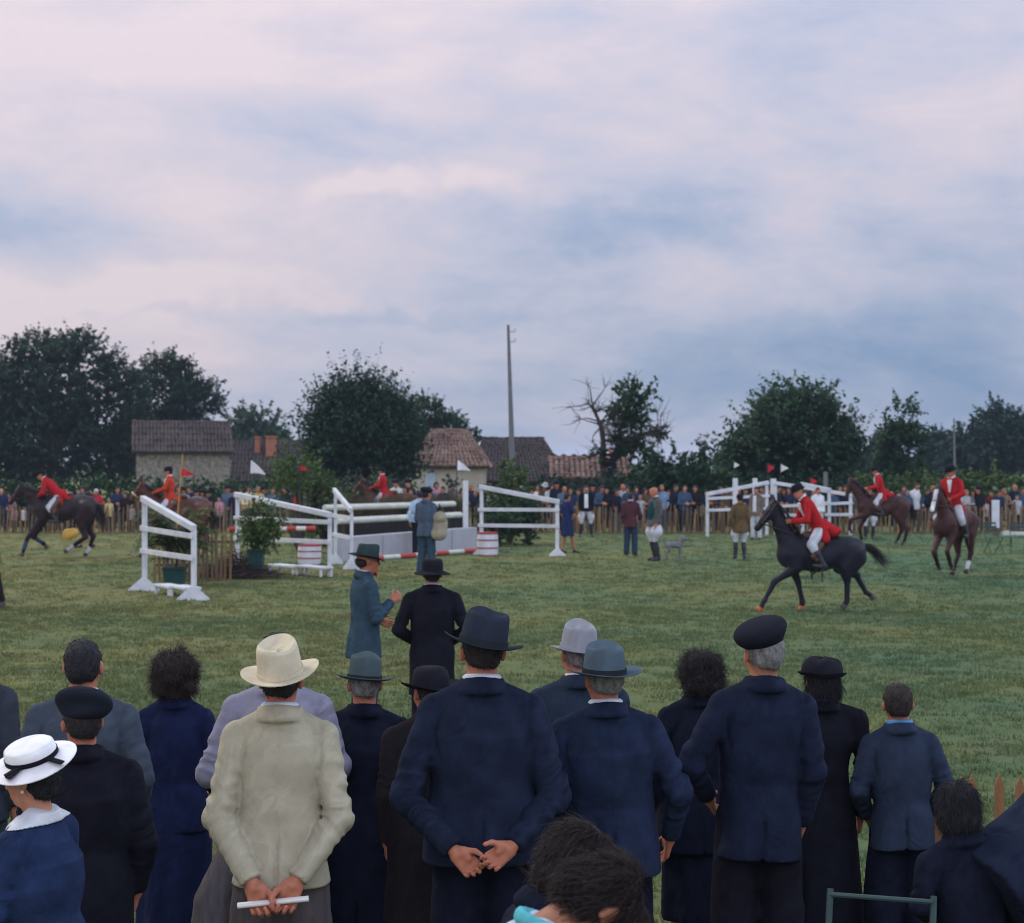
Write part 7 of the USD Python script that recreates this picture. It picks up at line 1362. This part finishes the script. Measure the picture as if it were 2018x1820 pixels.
    for a, b in zip(xs[:-1], xs[1:]):
        if b - a > 15 and not 640 < a < 780 and not 1690 < a < 1760 and not 1828 < a < 1905:
            n = int((b - a) // 11)
            for q in range(1, n): add.append((int(a + (b - a) * q / n), int(rg.uniform(958, 970)), cols[rg.integers(0, 9)], ['brown', 'dark', 'beret', 'fair', 'dark'][rg.integers(0, 5)], 'm' if rg.random() < 0.7 else 'w'))
    L = sorted(L + add); seen = {}
    for i, (x, yt, col, head, kind) in enumerate(L):
        r = np.random.default_rng(500 + i); child = kind == 'k'; d = FENCE_D + (0.28 if child else 0.45) + r.uniform(0, 0.5) + (0.35 if yt < 957 else 0)
        H = zat(yt, d) - (0.03 if head in ('beret', 'palehat') else 0)
        if child: H = max(H, 0.95)
        lean = r.uniform(0.02, 0.22) if not child else 0.05; k = H / 1.75; ft = 0.98 / k
        if r.random() < 0.55 and not child and ft < 1.12:    # arms folded on top of the fence
            el = dict(elL=(-0.27, 0.10, ft + 0.05), elR=(0.27, 0.10, ft + 0.05), wrL=(-0.06, 0.24, ft + 0.06), wrR=(0.06, 0.25, ft + 0.05))
        else: el = dict(wrL=(-0.22, 0.05 + r.uniform(0, 0.2), 0.9 + r.uniform(0, 0.15)), wrR=(0.22, 0.05 + r.uniform(0, 0.2), 0.9 + r.uniform(0, 0.15)))
        p = Pose(lean=lean, female=kind == 'w', sw=(0.9 if child else r.uniform(0.95, 1.1)), stout=r.uniform(0.95, 1.15), head=(r.uniform(-0.5, 0.5), r.uniform(-0.05, 0.15), r.uniform(-0.1, 0.1)), **el)
        who = {'m': 'man', 'w': 'woman', 'k': 'child'}[kind]; cap = {'bald': 'bald ', 'white': 'white haired ', 'grey': 'grey haired ', 'fair': 'fair haired ', 'beret': '', 'palehat': '', 'dark': 'dark haired ', 'black': 'black haired ', 'brown': 'brown haired '}[head]
        garment = {'m': 'jacket', 'w': 'blouse', 'k': 'top'}[kind]; where = [m for q, m in marks if q <= x][-1]
        lab = f'{cap}{who} in {col} {garment}{" and beret" if head == "beret" else " and pale hat" if head == "palehat" else ""} {where}'; seen[lab] = seen.get(lab, 0) + 1
        if seen[lab] > 1: lab = f'{lab}, farther right'
        o = dict(top=(cloth('crowd_' + col.replace(' ', '_'), COL[col]), dict(name=garment, hem=0.80 if kind != 'w' else 0.86, fold=0.0, seed=i, collar=False, slit=False, sleeve=1.0 if kind == 'm' else r.choice([1.0, 0.5]))))
        if kind == 'w': o['skirt'] = (cloth('crowd_' + ['navy', 'grey', 'black'][i % 3], COL[['navy', 'grey', 'black'][i % 3]]), dict(hem=0.5))
        else: o['trousers'] = (cloth('crowd_' + ['dark_navy', 'grey', 'black', 'brown'][i % 4], COL[['dark navy', 'grey', 'black', 'brown'][i % 4]]), {})
        if head == 'bald': o['hair'] = ('grey', dict(style='fringe'))
        elif head in ('beret', 'palehat'): o['hair'] = ('dark', dict(style='short'))
        else: o['hair'] = (head, dict(style='bob' if kind == 'w' else 'short'))
        if head == 'beret': o['beret'] = (FELT('beret_black', (0.011, 0.012, 0.020)), dict(tilt=(r.uniform(-0.2, 0.1), r.uniform(-0.25, 0.25))))
        if head == 'palehat': o['hat'] = (FELT('pale', (0.42, 0.42, 0.44)), 'fedora', {}, None)
        person((xat(x, d), d, 0.0), PI + r.uniform(-0.6, 0.6), H * r.uniform(0.985, 1.01), lab, p, 'crowd behind the paling fence', h=0.026, skin=[0, 1, 1, 2][i % 4], shoes=False, **o)
crowd()
# ================================================================ the damp evening air: far things fade a little to blue
b = MB(); b.box((-905, -61, -1.2), (905, 2505, 14.5))
usdkit.material(stage, '/World/Looks/air', {'v': ('principled_volume', {'color': (0.62, 0.74, 0.95), 'density': 0.00022, 'anisotropy': 0.2})}, [], volume='v.volume')
obj('haze', b.get(), '/World/Looks/air', None, label='thin bluish evening haze over the whole showground', cat='haze', kind='stuff')
